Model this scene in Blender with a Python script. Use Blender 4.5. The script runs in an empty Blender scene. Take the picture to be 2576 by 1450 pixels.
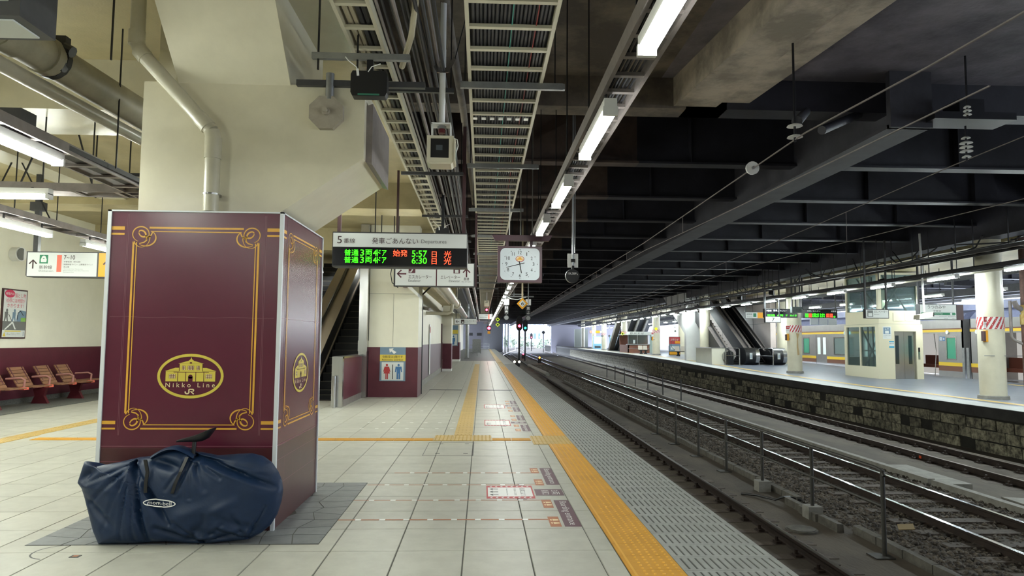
import bpy, math, random
import numpy as np
from mathutils import Vector, Matrix
PI = math.pi
C = bpy.context.scene.collection
SC = bpy.context.scene
random.seed(5)
RNG = np.random.default_rng(5)

# ---------------------------------------------------------------- camera, sky, exposure
cam_d = bpy.data.cameras.new('camera')
cam_d.sensor_width = 36.0
cam_d.lens = 36.0 * 1750.0 / 2576.0
cam_d.clip_start = 0.05
cam_d.clip_end = 1500
cam = bpy.data.objects.new('camera', cam_d)
C.objects.link(cam)
cam.matrix_world = (Matrix.Translation((0, 0, 1.55)) @ Matrix.Rotation(math.radians(-2.4139), 4, 'Z')
                    @ Matrix.Rotation(math.radians(94.2675), 4, 'X') @ Matrix.Rotation(math.radians(0.45), 4, 'Z'))
SC.camera = cam

world = bpy.data.worlds.new('morning_sky')
SC.world = world
world.use_nodes = True
bg = world.node_tree.nodes['Background']
bg.inputs['Color'].default_value = (0.74, 0.84, 1.0, 1)
bg.inputs['Strength'].default_value = 4.4
SC.view_settings.view_transform = 'Standard'
SC.view_settings.look = 'None'
SC.view_settings.gamma = 1
SC.view_settings.use_curve_mapping = False
SC.view_settings.exposure = 0.9
LAMP = 34.0          # radiance of the platform tubes
try:
    SC.cycles.use_denoising = True
    SC.cycles.max_bounces = 7
    SC.cycles.diffuse_bounces = 4
    SC.cycles.glossy_bounces = 3
    SC.cycles.transmission_bounces = 4
    SC.cycles.transparent_max_bounces = 8
    SC.cycles.sample_clamp_indirect = 4.0
    SC.cycles.caustics_reflective = False
    SC.cycles.caustics_refractive = False
except Exception:
    pass

# ---------------------------------------------------------------- materials
def lin(h):
    h = h.lstrip('#')
    v = [int(h[i:i + 2], 16) / 255 for i in (0, 2, 4)]
    return tuple((c / 12.92 if c <= .04045 else ((c + .055) / 1.055) ** 2.4) for c in v) + (1,)

MATS = {}
def mat(name, col, rough=.6, metal=0.0, spec=.5, var=0.0, vscale=3.0, bump=0.0, bscale=30.0, emit=0.0, trans=0.0,
        col2=None, stretch=(1, 1, 1), vlo=.38, vhi=.62):
    """A Principled material; var / col2 add procedural colour variation by noise, bump adds fine relief."""
    if name in MATS:
        return MATS[name]
    m = bpy.data.materials.new(name)
    m.use_nodes = True
    nt = m.node_tree
    b = nt.nodes['Principled BSDF']
    c = lin(col)
    b.inputs['Base Color'].default_value = c
    b.inputs['Roughness'].default_value = rough
    b.inputs['Metallic'].default_value = metal
    b.inputs['Specular IOR Level'].default_value = spec
    if trans:
        b.inputs['Transmission Weight'].default_value = trans
        b.inputs['IOR'].default_value = 1.1
    if emit:
        b.inputs['Emission Color'].default_value = c
        b.inputs['Emission Strength'].default_value = emit
    if var or col2 or bump:
        g = nt.nodes.new('ShaderNodeNewGeometry')
        mp = nt.nodes.new('ShaderNodeMapping')
        mp.inputs['Scale'].default_value = stretch
        nt.links.new(g.outputs['Position'], mp.inputs['Vector'])
    if var or col2:
        n = nt.nodes.new('ShaderNodeTexNoise')
        n.inputs['Scale'].default_value = vscale
        n.inputs['Detail'].default_value = 6
        n.inputs['Roughness'].default_value = .65
        nt.links.new(mp.outputs['Vector'], n.inputs['Vector'])
        r = nt.nodes.new('ShaderNodeValToRGB')
        r.color_ramp.elements[0].position = vlo
        r.color_ramp.elements[1].position = vhi
        if col2:
            r.color_ramp.elements[0].color = lin(col2)
            r.color_ramp.elements[1].color = c
        else:
            r.color_ramp.elements[0].color = tuple(x * (1 - var) for x in c[:3]) + (1,)
            r.color_ramp.elements[1].color = tuple(min(1, x * (1 + var * .5)) for x in c[:3]) + (1,)
        nt.links.new(n.outputs['Fac'], r.inputs['Fac'])
        nt.links.new(r.outputs['Color'], b.inputs['Base Color'])
    if bump:
        n2 = nt.nodes.new('ShaderNodeTexNoise')
        n2.inputs['Scale'].default_value = bscale
        n2.inputs['Detail'].default_value = 4
        nt.links.new(mp.outputs['Vector'], n2.inputs['Vector'])
        bp = nt.nodes.new('ShaderNodeBump')
        bp.inputs['Strength'].default_value = bump
        bp.inputs['Distance'].default_value = .02
        nt.links.new(n2.outputs['Fac'], bp.inputs['Height'])
        nt.links.new(bp.outputs['Normal'], b.inputs['Normal'])
    MATS[name] = m
    return m

def piecemat(name, col, amount, rough=.6, spec=.5, bump=0, bscale=30, var=.12, vscale=4):
    """Like mat() but every separate object of it gets its own slight shade (tiles, stones, sleepers)."""
    if name in MATS:
        return MATS[name]
    m = mat(name, col, rough, 0, spec, var=var, vscale=vscale, bump=bump, bscale=bscale)
    nt = m.node_tree
    b = nt.nodes['Principled BSDF']
    src = b.inputs['Base Color'].links[0].from_socket
    oi = nt.nodes.new('ShaderNodeObjectInfo')
    mr = nt.nodes.new('ShaderNodeMapRange')
    mr.inputs['To Min'].default_value = 1 - amount
    mr.inputs['To Max'].default_value = 1 + amount * .6
    nt.links.new(oi.outputs['Random'], mr.inputs['Value'])
    mx = nt.nodes.new('ShaderNodeVectorMath')
    mx.operation = 'SCALE'
    nt.links.new(src, mx.inputs[0])
    nt.links.new(mr.outputs['Result'], mx.inputs['Scale'])
    nt.links.new(mx.outputs['Vector'], b.inputs['Base Color'])
    return m

M_cream = mat('cream_paint', 'd3cdb6', .28, var=.07, vscale=1.5, bump=.10, bscale=9)
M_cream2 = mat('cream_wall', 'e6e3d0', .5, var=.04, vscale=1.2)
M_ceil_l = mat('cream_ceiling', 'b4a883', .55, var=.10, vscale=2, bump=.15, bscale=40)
M_maroon = mat('maroon_paint', '582532', .38, var=.12, vscale=3)
M_wrap = mat('maroon_wrap', '591d31', .27, var=.05, vscale=1.5)
M_wrap_lo = mat('brown_wrap_plinth', '4a2427', .3, var=.10, vscale=4)
M_wrap_line = mat('pale_maroon_print', '74404c', .3)
M_gold = mat('gold_print', 'dfa63a', .35, var=.14, vscale=2.5)
M_gold2 = mat('pale_gold_print', 'd4c04c', .35)
M_cream_print = mat('pale_print', 'e6cfa0', .4)
M_white = mat('white_paint', 'e6e6e2', .35, var=.03)
M_white_corner = mat('white_corner_strip', 'd6dadd', .35)
M_grey = mat('grey_steel', '857d7a', .45, metal=.3, var=.15, vscale=6)
M_galv = mat('galvanised_steel', '9a9c9c', .38, metal=.75, var=.12, vscale=8)
M_stain = mat('brushed_stainless', 'b9b9b8', .22, metal=.95, var=.06, vscale=20, stretch=(1, 1, .05))
M_dkgrey = mat('dark_grey_paint', '3a3a3c', .5, var=.2, vscale=6)
M_black = mat('black_plastic', '131316', .4)
M_blackmetal = mat('black_metal', '1c1c20', .45, metal=.3)
M_brownsteel = mat('brown_painted_steel', '4b3437', .5)
M_purple = mat('plum_frame_paint', '5a4149', .42)
M_tube = mat('lit_tube', 'fafff9', .4, emit=LAMP)
M_tube_b = mat('lit_hall_tube', 'f8fff5', .4, emit=LAMP * 1.65)
M_tube_f = mat('lit_far_tube', 'f2ffff', .4, emit=LAMP * 3.6)
M_tile = piecemat('floor_tile', 'b2b1a6', .06, rough=.40, spec=.42, var=.08, vscale=5)
M_tile_far = mat('floor_tile_far', 'b2b1a6', .40, spec=.42, var=.08, vscale=5)
M_joint = mat('dark_tile_joint', '4f4e49', .7)
M_asph = mat('grey_asphalt', '6f7073', .55, var=.15, vscale=4, bump=.2, bscale=60)
M_apron = mat('grey_gravel_apron', '6a6b66', .8, var=.3, vscale=30)
M_yel = piecemat('yellow_tactile', 'c8912a', .05, rough=.5, var=.06, vscale=6)
M_yel_pale = piecemat('worn_yellow_tactile', 'bda060', .05, rough=.5, var=.08, vscale=6)
M_yel_dot = mat('yellow_dot', 'd9a53f', .45)
M_slab = piecemat('edge_slab_concrete', '969894', .06, rough=.6, var=.10, vscale=6)
M_slot = mat('slot_shade', '474945', .7)  # shade inside the shallow slab slots, painted as a dark base
M_stonepatch = piecemat('crazy_paving_stone', '74777a', .08, rough=.5, var=.15, vscale=8)
M_bed = mat('oily_track_bed', '564d42', .8, var=.35, vscale=1.2, bump=.3, bscale=25, stretch=(1, .35, 1))
M_ball = mat('ballast_stone', '675e53', .85, col2='332d27', vscale=9, vlo=.42, vhi=.58)
M_ballbed = mat('ballast_ground', '423b33', .9, var=.4, vscale=20, bump=1.0, bscale=18)
M_rail = mat('rail_rust_brown', '32261f', .6, metal=.2, var=.3, vscale=10)
M_railtop = mat('rail_polished_top', 'c8ccd2', .18, metal=1.0)
M_railtop_dull = mat('rail_dull_top', '6b625a', .4, metal=.8)
M_sleeper = piecemat('weathered_sleeper', '5b5149', .2, rough=.8, var=.3, vscale=12)
M_curb = mat('concrete_curb', '5f5b53', .8, var=.3, vscale=8)
M_conc = mat('grey_concrete', '8d8a82', .7, var=.2, vscale=5)
M_stone = piecemat('platform_wall_stone', '86826f', .45, rough=.85, var=.75, vscale=7, bump=.6, bscale=16)
M_stonemort = mat('sooty_mortar', '26251f', .9, var=.3, vscale=5)
M_sootcap = mat('sooty_platform_coping', '2e2d2b', .7, var=.4, vscale=2)
M_fplat = mat('grey_blue_asphalt', '6b717c', .36, var=.12, vscale=2)
M_fedge = mat('pale_edge_paving', '9d9f9c', .55, var=.1, vscale=4)
M_gird = mat('dark_girder_paint', '25242c', .55, var=.35, vscale=1.5, bump=.2, bscale=12)
M_gird_b = mat('brown_girder_paint', '5d4f47', .55, col2='463a36', vscale=1.8)
M_slabconc = mat('stained_concrete', '857a6c', .7, col2='5c544d', vscale=1.1, vlo=.42, vhi=.6, bump=.4, bscale=10)
M_deck = mat('dark_deck', '1b1a1f', .7, var=.3, vscale=2)
M_tray = mat('cream_cable_ladder', 'b8b39e', .4)
M_cable = mat('black_cable', '26262a', .5, var=.2, vscale=10)
M_cable_c = mat('cream_cable', 'a59d86', .45)
M_pipe = mat('cream_pipe', 'b3ae99', .3, var=.08, vscale=3)
M_pipe_dust = mat('dusty_duct', 'a09a84', .5, var=.2, vscale=2)
M_wood = mat('slatted_wood', '8a6248', .5, var=.2, vscale=14, stretch=(1, .2, 1))
M_pink = mat('dusty_pink_metal', 'a0706a', .4)
M_redleg = mat('dark_red_cast_leg', '571a22', .45)
M_navy = mat('navy_nylon', '142844', .44, spec=.32, var=.08, vscale=14, bump=.06, bscale=60)
M_signw = mat('white_sign_face', 'd3d7d3', .4)
M_signw_lit = mat('backlit_sign_face', 'c6cac6', .4, emit=.10)
M_ink = mat('brown_ink', '3a2222', .5)
M_ink_b = mat('black_ink', '1c1c1e', .5)
M_ink_g = mat('grey_ink', '6b6d6b', .5)
M_led_g = mat('green_led', '2cff10', .5, emit=3.0)
M_led_r = mat('red_led', 'ff3a20', .5, emit=3.2)
M_screen = mat('black_led_panel', '0b0b12', .25)
M_blue = mat('blue_print', '3f6f9f', .5)
M_bluegrey = mat('blue_grey_print', '6f879b', .5)
M_yprint = mat('yellow_print', 'd8c04a', .5)
M_red = mat('red_print', 'b33a3c', .5)
M_pinkred = mat('crimson_print', 'c8355a', .5)
M_orange = mat('orange_print', 'e3a01a', .45)
M_orange_lit = mat('orange_sign_lit', 'e8a010', .45, emit=.10)
M_salmon = mat('salmon_print', 'e4705c', .5)
M_green = mat('green_print', '2f7d5a', .5)
M_copper = mat('copper_floor_print', 'a9683f', .5)
M_plumfloor = mat('plum_floor_print', '5c3a44', .45)
M_whitefloor = mat('white_floor_print', 'd9d8d4', .4)
M_glass = mat('tinted_glass', '9fb6b4', .08, trans=.85, spec=.5)
M_glass_dk = mat('dark_glass', '2a3436', .08, spec=.6)
M_winlit = mat('lit_window', 'cfe0da', .2, emit=.22)
M_winlit_g = mat('green_lit_window', '3f8a70', .15, emit=.10)
M_trainsteel = mat('train_stainless', '9c9a98', .3, metal=.55, var=.05)
M_trainroof = mat('train_roof', '8d93b4', .4, var=.1)
M_trainyel = mat('train_yellow_band', 'd8b432', .4)
M_trainbrown = mat('train_brown_band', '6d4636', .4)
M_seat = mat('red_brown_seat', '9c5a48', .7)
M_int = mat('train_interior', 'e8e6e0', .5, emit=.28)
M_redl = mat('red_signal_light', 'ff2030', .4, emit=25.0)
M_grnl = mat('green_signal_light', '20ffc0', .4, emit=8.0)
M_orl = mat('orange_marker_light', 'ff7a20', .4, emit=12.0)
M_yell = mat('fluorescent_yellow', 'c9e022', .5, emit=.25)
M_bldg = mat('pale_building', 'd4d9e6', .7, var=.06)  # building colour paled to imitate the washed-out view outdoors
M_leaf = mat('washed_out_leaf', 'b3bfae', .7, var=.3, vscale=8)  # leaf green paled, outdoor overexposure put into the colour
M_step = mat('escalator_step_black', '111114', .5, metal=.3)
M_stepline = mat('step_yellow_edge', '6f6a58', .5)
M_ribconc = mat('lamplit_concrete_rib', 'c3b7a6', .7, col2='91887c', vscale=1.6, vlo=.4, vhi=.6, bump=.4, bscale=10)  # concrete lightened on the ribs to carry lamp light from below
M_gird_l = mat('long_girder_paint', '3b3a40', .55, var=.35, vscale=1.5)
M_pinkwall = mat('pale_pink_panel', 'cfc2bd', .35, var=.03)
M_brownpanel = mat('brown_counter_panel', '8b5a47', .45, var=.1)
M_brass = mat('bright_steel_deck', 'd2c3b0', .28, metal=.55)
M_skin = mat('skin', 'c79a80', .6)
M_hair = mat('black_hair', '17141a', .6)
M_cloth = mat('grey_blue_cloth', '8e93a6', .8)

# ---------------------------------------------------------------- mesh helpers
class MB:
    """Collects boxes, bars, tubes and prisms in world coordinates; each face keeps a material slot."""
    def __init__(self):
        self.v = []; self.f = []; self.m = []; self.mats = []; self.cur = 0
    def use(self, m):
        if m not in self.mats:
            self.mats.append(m)
        self.cur = self.mats.index(m)
        return self
    def add(self, vs, fs):
        n = len(self.v)
        self.v += [tuple(p) for p in vs]
        for f in fs:
            self.f.append(tuple(i + n for i in f)); self.m.append(self.cur)
        return self
    def box(self, x0, x1, y0, y1, z0, z1):
        return self.add([(x0, y0, z0), (x1, y0, z0), (x1, y1, z0), (x0, y1, z0), (x0, y0, z1), (x1, y0, z1), (x1, y1, z1), (x0, y1, z1)],
                        [(0, 3, 2, 1), (4, 5, 6, 7), (0, 1, 5, 4), (1, 2, 6, 5), (2, 3, 7, 6), (3, 0, 4, 7)])
    def hexa(self, p):
        return self.add(p, [(0, 3, 2, 1), (4, 5, 6, 7), (0, 1, 5, 4), (1, 2, 6, 5), (2, 3, 7, 6), (3, 0, 4, 7)])
    def bar(self, a, b, w, h=None, up=(0, 0, 1)):
        """A square bar from a to b, w wide and h high."""
        h = h or w
        a = Vector(a); b = Vector(b); d = (b - a).normalized(); u = Vector(up)
        if abs(d.dot(u)) > .98:
            u = Vector((0, 1, 0))
        s = d.cross(u).normalized() * (w / 2); t = s.cross(d).normalized() * (h / 2)
        q = [a - s - t, a + s - t, a + s + t, a - s + t, b - s - t, b + s - t, b + s + t, b - s + t]
        return self.add(q, [(0, 1, 2, 3), (7, 6, 5, 4), (0, 4, 5, 1), (1, 5, 6, 2), (2, 6, 7, 3), (3, 7, 4, 0)])
    def tube(self, pts, r, n=8, cap=True):
        pts = [Vector(p) for p in pts]
        rs = r if isinstance(r, (list, tuple)) else [r] * len(pts)
        base = len(self.v)
        prev = None
        for i, p in enumerate(pts):
            d = (pts[min(i + 1, len(pts) - 1)] - pts[max(i - 1, 0)])
            d = d.normalized() if d.length > 1e-9 else Vector((0, 0, 1))
            if prev is None:
                u = Vector((0, 0, 1)) if abs(d.z) < .9 else Vector((0, 1, 0))
            else:
                u = prev
            s = d.cross(u)
            s = s.normalized() if s.length > 1e-6 else Vector((1, 0, 0))
            t = s.cross(d).normalized(); prev = t
            for k in range(n):
                a = 2 * PI * k / n
                q = p + (s * math.cos(a) + t * math.sin(a)) * rs[i]
                self.v.append(tuple(q))
        for i in range(len(pts) - 1):
            for k in range(n):
                k2 = (k + 1) % n
                self.f.append((base + i * n + k, base + i * n + k2, base + (i + 1) * n + k2, base + (i + 1) * n + k)); self.m.append(self.cur)
        if cap:
            self.f.append(tuple(base + k for k in reversed(range(n)))); self.m.append(self.cur)
            e = base + (len(pts) - 1) * n
            self.f.append(tuple(e + k for k in range(n))); self.m.append(self.cur)
        return self
    def prism(self, poly, axis, a, b):
        """Extrude a 2-D polygon along axis from a to b; poly holds the two other coordinates in x,y,z order."""
        def P(u, v, w):
            return {'x': (w, u, v), 'y': (u, w, v), 'z': (u, v, w)}[axis]
        n = len(poly)
        vs = [P(u, v, a) for u, v in poly] + [P(u, v, b) for u, v in poly]
        fs = [tuple(range(n)), tuple(reversed(range(n, 2 * n)))]
        fs += [(i, i + n, (i + 1) % n + n, (i + 1) % n) for i in range(n)]
        return self.add(vs, fs)
    def disc(self, c, r, axis='y', n=24, d=.02, ry=None):
        ry = ry or r
        poly = [(r * math.cos(2 * PI * k / n), ry * math.sin(2 * PI * k / n)) for k in range(n)]
        i = 'xyz'.index(axis)
        o = [c[k] for k in range(3) if k != i]
        return self.prism([(u + o[0], w + o[1]) for u, w in poly], axis, c[i], c[i] + d)
    def mesh(self, name, mats=None, org=(0, 0, 0)):
        me = bpy.data.meshes.new(name)
        o = org
        me.from_pydata([(x - o[0], y - o[1], z - o[2]) for x, y, z in self.v], [], self.f)
        for m in (mats or self.mats):
            me.materials.append(m)
        if not mats and len(self.mats) > 1:
            me.polygons.foreach_set('material_index', self.m)
        return me

WL = {}      # where each thing stands in the world, by object name
def tag(o, label=None, cat=None, group=None, kind=None):
    if label: o['label'] = label
    if cat: o['category'] = cat
    if group: o['group'] = group
    if kind: o['kind'] = kind
    return o
def thing(name, label, cat, loc, group=None):
    o = bpy.data.objects.new(name, None)
    C.objects.link(o)
    o.location = loc; o.empty_display_size = .1
    WL[o.name] = Vector(loc)
    return tag(o, label, cat, group)
def part(name, mb, m=None, parent=None, label=None, kind=None, smooth=False, fix=True):
    """Link the collected shapes as ONE mesh object under parent (its origin at the parent's)."""
    org = WL[parent.name] if parent else Vector((0, 0, 0))
    if m is not None and not mb.mats:
        mb.mats = [m]
    me = mb.mesh(name, org=org)
    if fix and len(me.polygons) < 4000:
        import bmesh
        bm = bmesh.new(); bm.from_mesh(me)
        bmesh.ops.recalc_face_normals(bm, faces=bm.faces[:])
        bm.to_mesh(me); bm.free()
    if smooth:
        me.polygons.foreach_set('use_smooth', [True] * len(me.polygons))
        try:
            me.set_sharp_from_angle(angle=math.radians(40))
        except Exception:
            pass
    o = bpy.data.objects.new(name, me)
    C.objects.link(o)
    if parent: o.parent = parent
    WL[o.name] = org
    if label: o['label'] = label
    if kind: o['kind'] = kind
    return o
def struct(name, mb, m=None, parent=None, label=None):
    o = part(name, mb, m, parent, label)
    if parent is None: o['kind'] = 'structure'
    return o
def piece(name, me, parent, loc, rz=0.0):
    """One more copy of a piece that shares its mesh data."""
    o = bpy.data.objects.new(name, me)
    C.objects.link(o); o.parent = parent
    o.location = Vector(loc) - WL[parent.name]
    if rz: o.rotation_euler = (0, 0, rz)
    WL[o.name] = Vector(loc)
    return o
def solo(name, mb, m, label, cat, group=None, smooth=False):
    """A thing that is one mesh, origin at the foot of its bounding box."""
    a = np.array(mb.v)
    org = Vector(((a[:, 0].min() + a[:, 0].max()) / 2, (a[:, 1].min() + a[:, 1].max()) / 2, a[:, 2].min()))
    if m is not None and not mb.mats: mb.mats = [m]
    me = mb.mesh(name, org=org)
    if smooth:
        me.polygons.foreach_set('use_smooth', [True] * len(me.polygons))
        me.set_sharp_from_angle(angle=math.radians(40))
    o = bpy.data.objects.new(name, me); C.objects.link(o); o.location = org
    WL[o.name] = org
    return tag(o, label, cat, group)
def copy_thing(o, loc, label=None):
    """Copy a thing, its parts and their sub-parts."""
    c = o.copy(); C.objects.link(c); c.location = loc
    WL[c.name] = Vector(loc)
    if label: c['label'] = label
    for ch in list(o.children):
        d = ch.copy(); C.objects.link(d); d.parent = c
        for g in list(ch.children):
            e = g.copy(); C.objects.link(e); e.parent = d
    return c

# ---- lettering: outlines of the built-in font laid flat on a plane
_TXT = {}
def glyphs(s, space=1.0):
    k = (s, space)
    if k not in _TXT:
        cu = bpy.data.curves.new('t', 'FONT'); cu.body = s; cu.resolution_u = 3; cu.space_character = space
        ob = bpy.data.objects.new('t', cu)
        me = ob.to_mesh()
        v = [(p.co.x, p.co.y) for p in me.vertices]; f = [tuple(p.vertices) for p in me.polygons]
        ob.to_mesh_clear(); bpy.data.objects.remove(ob); bpy.data.curves.remove(cu)
        _TXT[k] = (v, f)
    return _TXT[k]
class Plane:
    """A flat face: origin o, unit vectors u (across) and v (up); shapes are laid on it a hair proud along n."""
    def __init__(self, o, u, v, k=1.0):
        self.o = Vector(o); self.u = Vector(u).normalized(); self.v = Vector(v).normalized(); self.n = self.u.cross(self.v); self.k = k
    def P(self, a, b, h=.002):
        return self.o + self.u * (a * self.k) + self.v * (b * self.k) + self.n * h
    def text(self, mb, s, a0, a1, b0, b1, m, h=.0034, rot=0, space=1.0, keep=False):
        """Fit the words into the rectangle a0..a1 x b0..b1; rot turns them by quarter turns."""
        v, f = glyphs(s, space)
        if not v: return mb
        if rot == 1: v = [(-y, x) for x, y in v]
        if rot == 3: v = [(y, -x) for x, y in v]
        xs = [p[0] for p in v]; ys = [p[1] for p in v]
        sx = (a1 - a0) / max(1e-6, max(xs) - min(xs)); sy = (b1 - b0) / max(1e-6, max(ys) - min(ys))
        if keep: sx = sy = min(sx, sy)
        mb.use(m)
        return mb.add([self.P(a0 + (x - min(xs)) * sx, b0 + (y - min(ys)) * sy, h) for x, y in v], f)
    def rect(self, mb, a0, a1, b0, b1, m, h=.0026):
        mb.use(m)
        return mb.add([self.P(a0, b0, h), self.P(a1, b0, h), self.P(a1, b1, h), self.P(a0, b1, h)], [(0, 1, 2, 3)])
    def poly(self, mb, pts, m, h=.003):
        mb.use(m)
        return mb.add([self.P(a, b, h) for a, b in pts], [tuple(range(len(pts)))])
    def ell(self, mb, a, b, ra, rb, m, h=.003, n=28):
        return self.poly(mb, [(a + ra * math.cos(2 * PI * k / n), b + rb * math.sin(2 * PI * k / n)) for k in range(n)], m, h)
    def ring(self, mb, a, b, ra, rb, w, m, h=.002, n=48):
        mb.use(m)
        vs = []; fs = []
        for k in range(n):
            c, s = math.cos(2 * PI * k / n), math.sin(2 * PI * k / n)
            vs += [self.P(a + ra * c, b + rb * s, h), self.P(a + (ra - w) * c, b + (rb - w) * s, h)]
            j = (k + 1) % n
            fs.append((2 * k, 2 * j, 2 * j + 1, 2 * k + 1))
        return mb.add(vs, fs)
    def ribbon(self, mb, pts, w, m, h=.002):
        mb.use(m)
        ws = w if isinstance(w, (list, tuple)) else [w] * len(pts)
        vs = []; fs = []
        for i, (a, b) in enumerate(pts):
            q = pts[min(i + 1, len(pts) - 1)]; p = pts[max(i - 1, 0)]
            dx, dy = q[0] - p[0], q[1] - p[1]; l = math.hypot(dx, dy) or 1
            nx, ny = -dy / l * ws[i] / 2, dx / l * ws[i] / 2
            vs += [self.P(a + nx, b + ny, h), self.P(a - nx, b - ny, h)]
            if i: fs.append((2 * i - 2, 2 * i - 1, 2 * i + 1, 2 * i))
        return mb.add(vs, fs)
    def arrow(self, mb, a, b, s, m, d='up', h=.003, w=.16):
        """An open-headed arrow like the ones on the signs, centred at a, b, size s."""
        t = w * s
        pts = {'up': [[(0, -.5), (0, .45)], [(-.42, .05), (0, .5), (.42, .05)]],
               'left': [[(.5, 0), (-.45, 0)], [(-.05, .42), (-.5, 0), (-.05, -.42)]],
               'down': [[(0, .5), (0, -.45)], [(-.42, -.05), (0, -.5), (.42, -.05)]]}[d]
        for p in pts:
            self.ribbon(mb, [(a + x * s, b + y * s) for x, y in p], t, m, h)
        return mb
# ================================================================ THE SETTING
EDGE_Y = [-15, 20, 42, 62, 86, 120, 185, 400]
EDGE_X = [12.3, 12.4, 12.65, 13.6, 14.1, 15.2, 16.6, 22]
def edge_x(y): return float(np.interp(y, EDGE_Y, EDGE_X))       # front edge of the far platform
def zf(y): return float(np.interp(y, [0, 25, 33, 46, 62, 400], [0, 0, .06, .24, .3, .3]))   # its gentle rise
TW, TL, TX0, TY0 = .4865, .597, -.12, 5.255

# ---- own platform
mb = MB().use(M_joint)
mb.box(-10.65, 2.12, -13, 51.2, -.5, -.008)
mb.use(M_asph); mb.box(-10.65, 2.12, 51.2, 118, -.5, 0)
mb.use(M_conc); mb.box(-10.65, 2.0, -13, 118, -1.2, -.5)
floor = struct('floor', mb, None)
floor['label'] = 'pale tiled platform floor with a grey asphalt far end'
def tile_me(w, l, h=.008):
    b = MB(); g = .0035; k = .003
    b.add([(g, g * .6, -h), (w - g, g * .6, -h), (w - g, l - g * .6, -h), (g, l - g * .6, -h),
           (g + k, g * .6 + k, 0), (w - g - k, g * .6 + k, 0), (w - g - k, l - g * .6 - k, 0), (g + k, l - g * .6 - k, 0)],
          [(4, 5, 6, 7), (0, 1, 5, 4), (1, 2, 6, 5), (2, 3, 7, 6), (3, 0, 4, 7)])
    return b
cells = []
for n in range(-30, 77):
    y = TY0 + TL * n
    if y > 51: break
    for k in range(-19, 3):
        x = TX0 + TW * k
        w = TW if k < 2 else .15
        seen = y > 3.6 and abs(math.degrees(math.atan2(x + w / 2, y + .3)) - 2.4) < 39
        hid = (-3.0 < x < -2.2 and 5.9 < y < 6.7)
        cells.append((not seen or hid, math.hypot(x, y), x, y, w))
cells.sort()
tm = tile_me(TW, TL).mesh('tile', [M_tile]); tm2 = tile_me(.15, TL).mesh('tile', [M_tile])
for c in cells[:290]:
    piece('tile', tm if c[4] > .2 else tm2, floor, (c[2], c[3], 0))
mb = MB().use(M_tile_far)
for c in cells[290:]:
    t = tile_me(c[4], min(TL, 51.2 - c[3]))
    mb.add([(a + c[2], b + c[3], z) for a, b, z in t.v], t.f)
part('tile_field', mb, None, floor, kind='stuff')
mb = MB().use(M_apron); mb.box(-10.65, -9.42, -13, 51, -.3, .004)
struct('trim_1', mb, None, floor)

# tactile blocks along the edge, 0.37 x 0.30 m with a bar and 5 x 5 domes
def dots(b, x0, y0, nx, ny, px, py, z=.004, r=.012):
    for i in range(nx):
        for j in range(ny):
            cx, cy = x0 + px * i, y0 + py * j
            vs = [(cx + r * math.cos(a), cy + r * math.sin(a), z) for a in (0, PI / 3, 2 * PI / 3, PI, 4 * PI / 3, 5 * PI / 3)]
            vs += [(cx + r * .6 * math.cos(a), cy + r * .6 * math.sin(a), z + .005) for a in (0, PI / 3, 2 * PI / 3, PI, 4 * PI / 3, 5 * PI / 3)]
            b.add(vs, [tuple(range(6, 12))] + [(k, (k + 1) % 6, (k + 1) % 6 + 6, k + 6) for k in range(6)])
def block(w, l, m, md, kind):
    b = MB().use(m)
    b.box(.002, w - .002, .002, l - .002, -.006, .004)
    b.use(md)
    if kind == 'dots':
        b.box(.025, .04, .0, l, .004, .008)
        dots(b, .105, .03, 5, 5, .058, .06)
    elif kind == 'bars':
        for q in range(4):
            b.box(.045 + q * .065, .063 + q * .065, .01, l - .01, .004, .0085)
    elif kind == 'barsx':
        for q in range(3):
            b.box(.01, w - .01, .045 + q * .075, .063 + q * .075, .004, .0085)
    return b
bm_ = block(.372, .30, M_yel, M_yel_dot, 'dots').mesh('tactile_block')
bm_w = block(.372, .30, M_yel_pale, M_yel_pale, 'dots').mesh('tactile_block')
edge_line = thing('tactile_edge_line', 'yellow dotted tactile line along the edge of the tiled platform', 'tactile paving', (1.19, 3.9, 0))
y = 3.9
while y < 48:
    worn = 10.35 < y < 11.35 or y > 40
    piece('tactile_block', bm_w if worn else bm_, edge_line, (1.005, y, 0))
    y += .30
mb = MB().use(M_yel_pale); mb.box(1.005, 1.377, y, 117.5, -.006, .009)
part('far_tactile_blocks', mb, None, edge_line, kind='stuff')
# grey slotted slabs
b = MB().use(M_slot); b.box(.003, .742, .002, .298, -.14, -.006)
b.use(M_slab)
xs = [0.003] + [.045 + .0535 * k for k in range(13)]
for i in range(13):
    x0 = 0.003 if i == 0 else .045 + .0535 * (i - 1) + .017
    b.box(x0, .045 + .0535 * i, .034, .266, -.006, 0)
b.box(.045 + .0535 * 12 + .017, .742, .034, .266, -.006, 0)
b.box(.003, .742, .002, .034, -.006, 0); b.box(.003, .742, .266, .298, -.006, 0)
sm_ = b.mesh('edge_slab')
edge_sl = thing('edge_paving', 'grey slotted concrete slabs edging the platform beside the yellow line', 'paving', (1.75, 3.9, -.1))
y = 3.886
while y < 44:
    piece('edge_slab', sm_, edge_sl, (1.38, y, 0))
    y += .30
mb = MB().use(M_slab); mb.box(1.38, 2.124, y, 117.9, -.14, .006)
part('far_edge_slabs', mb, None, edge_sl, kind='stuff')
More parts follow.
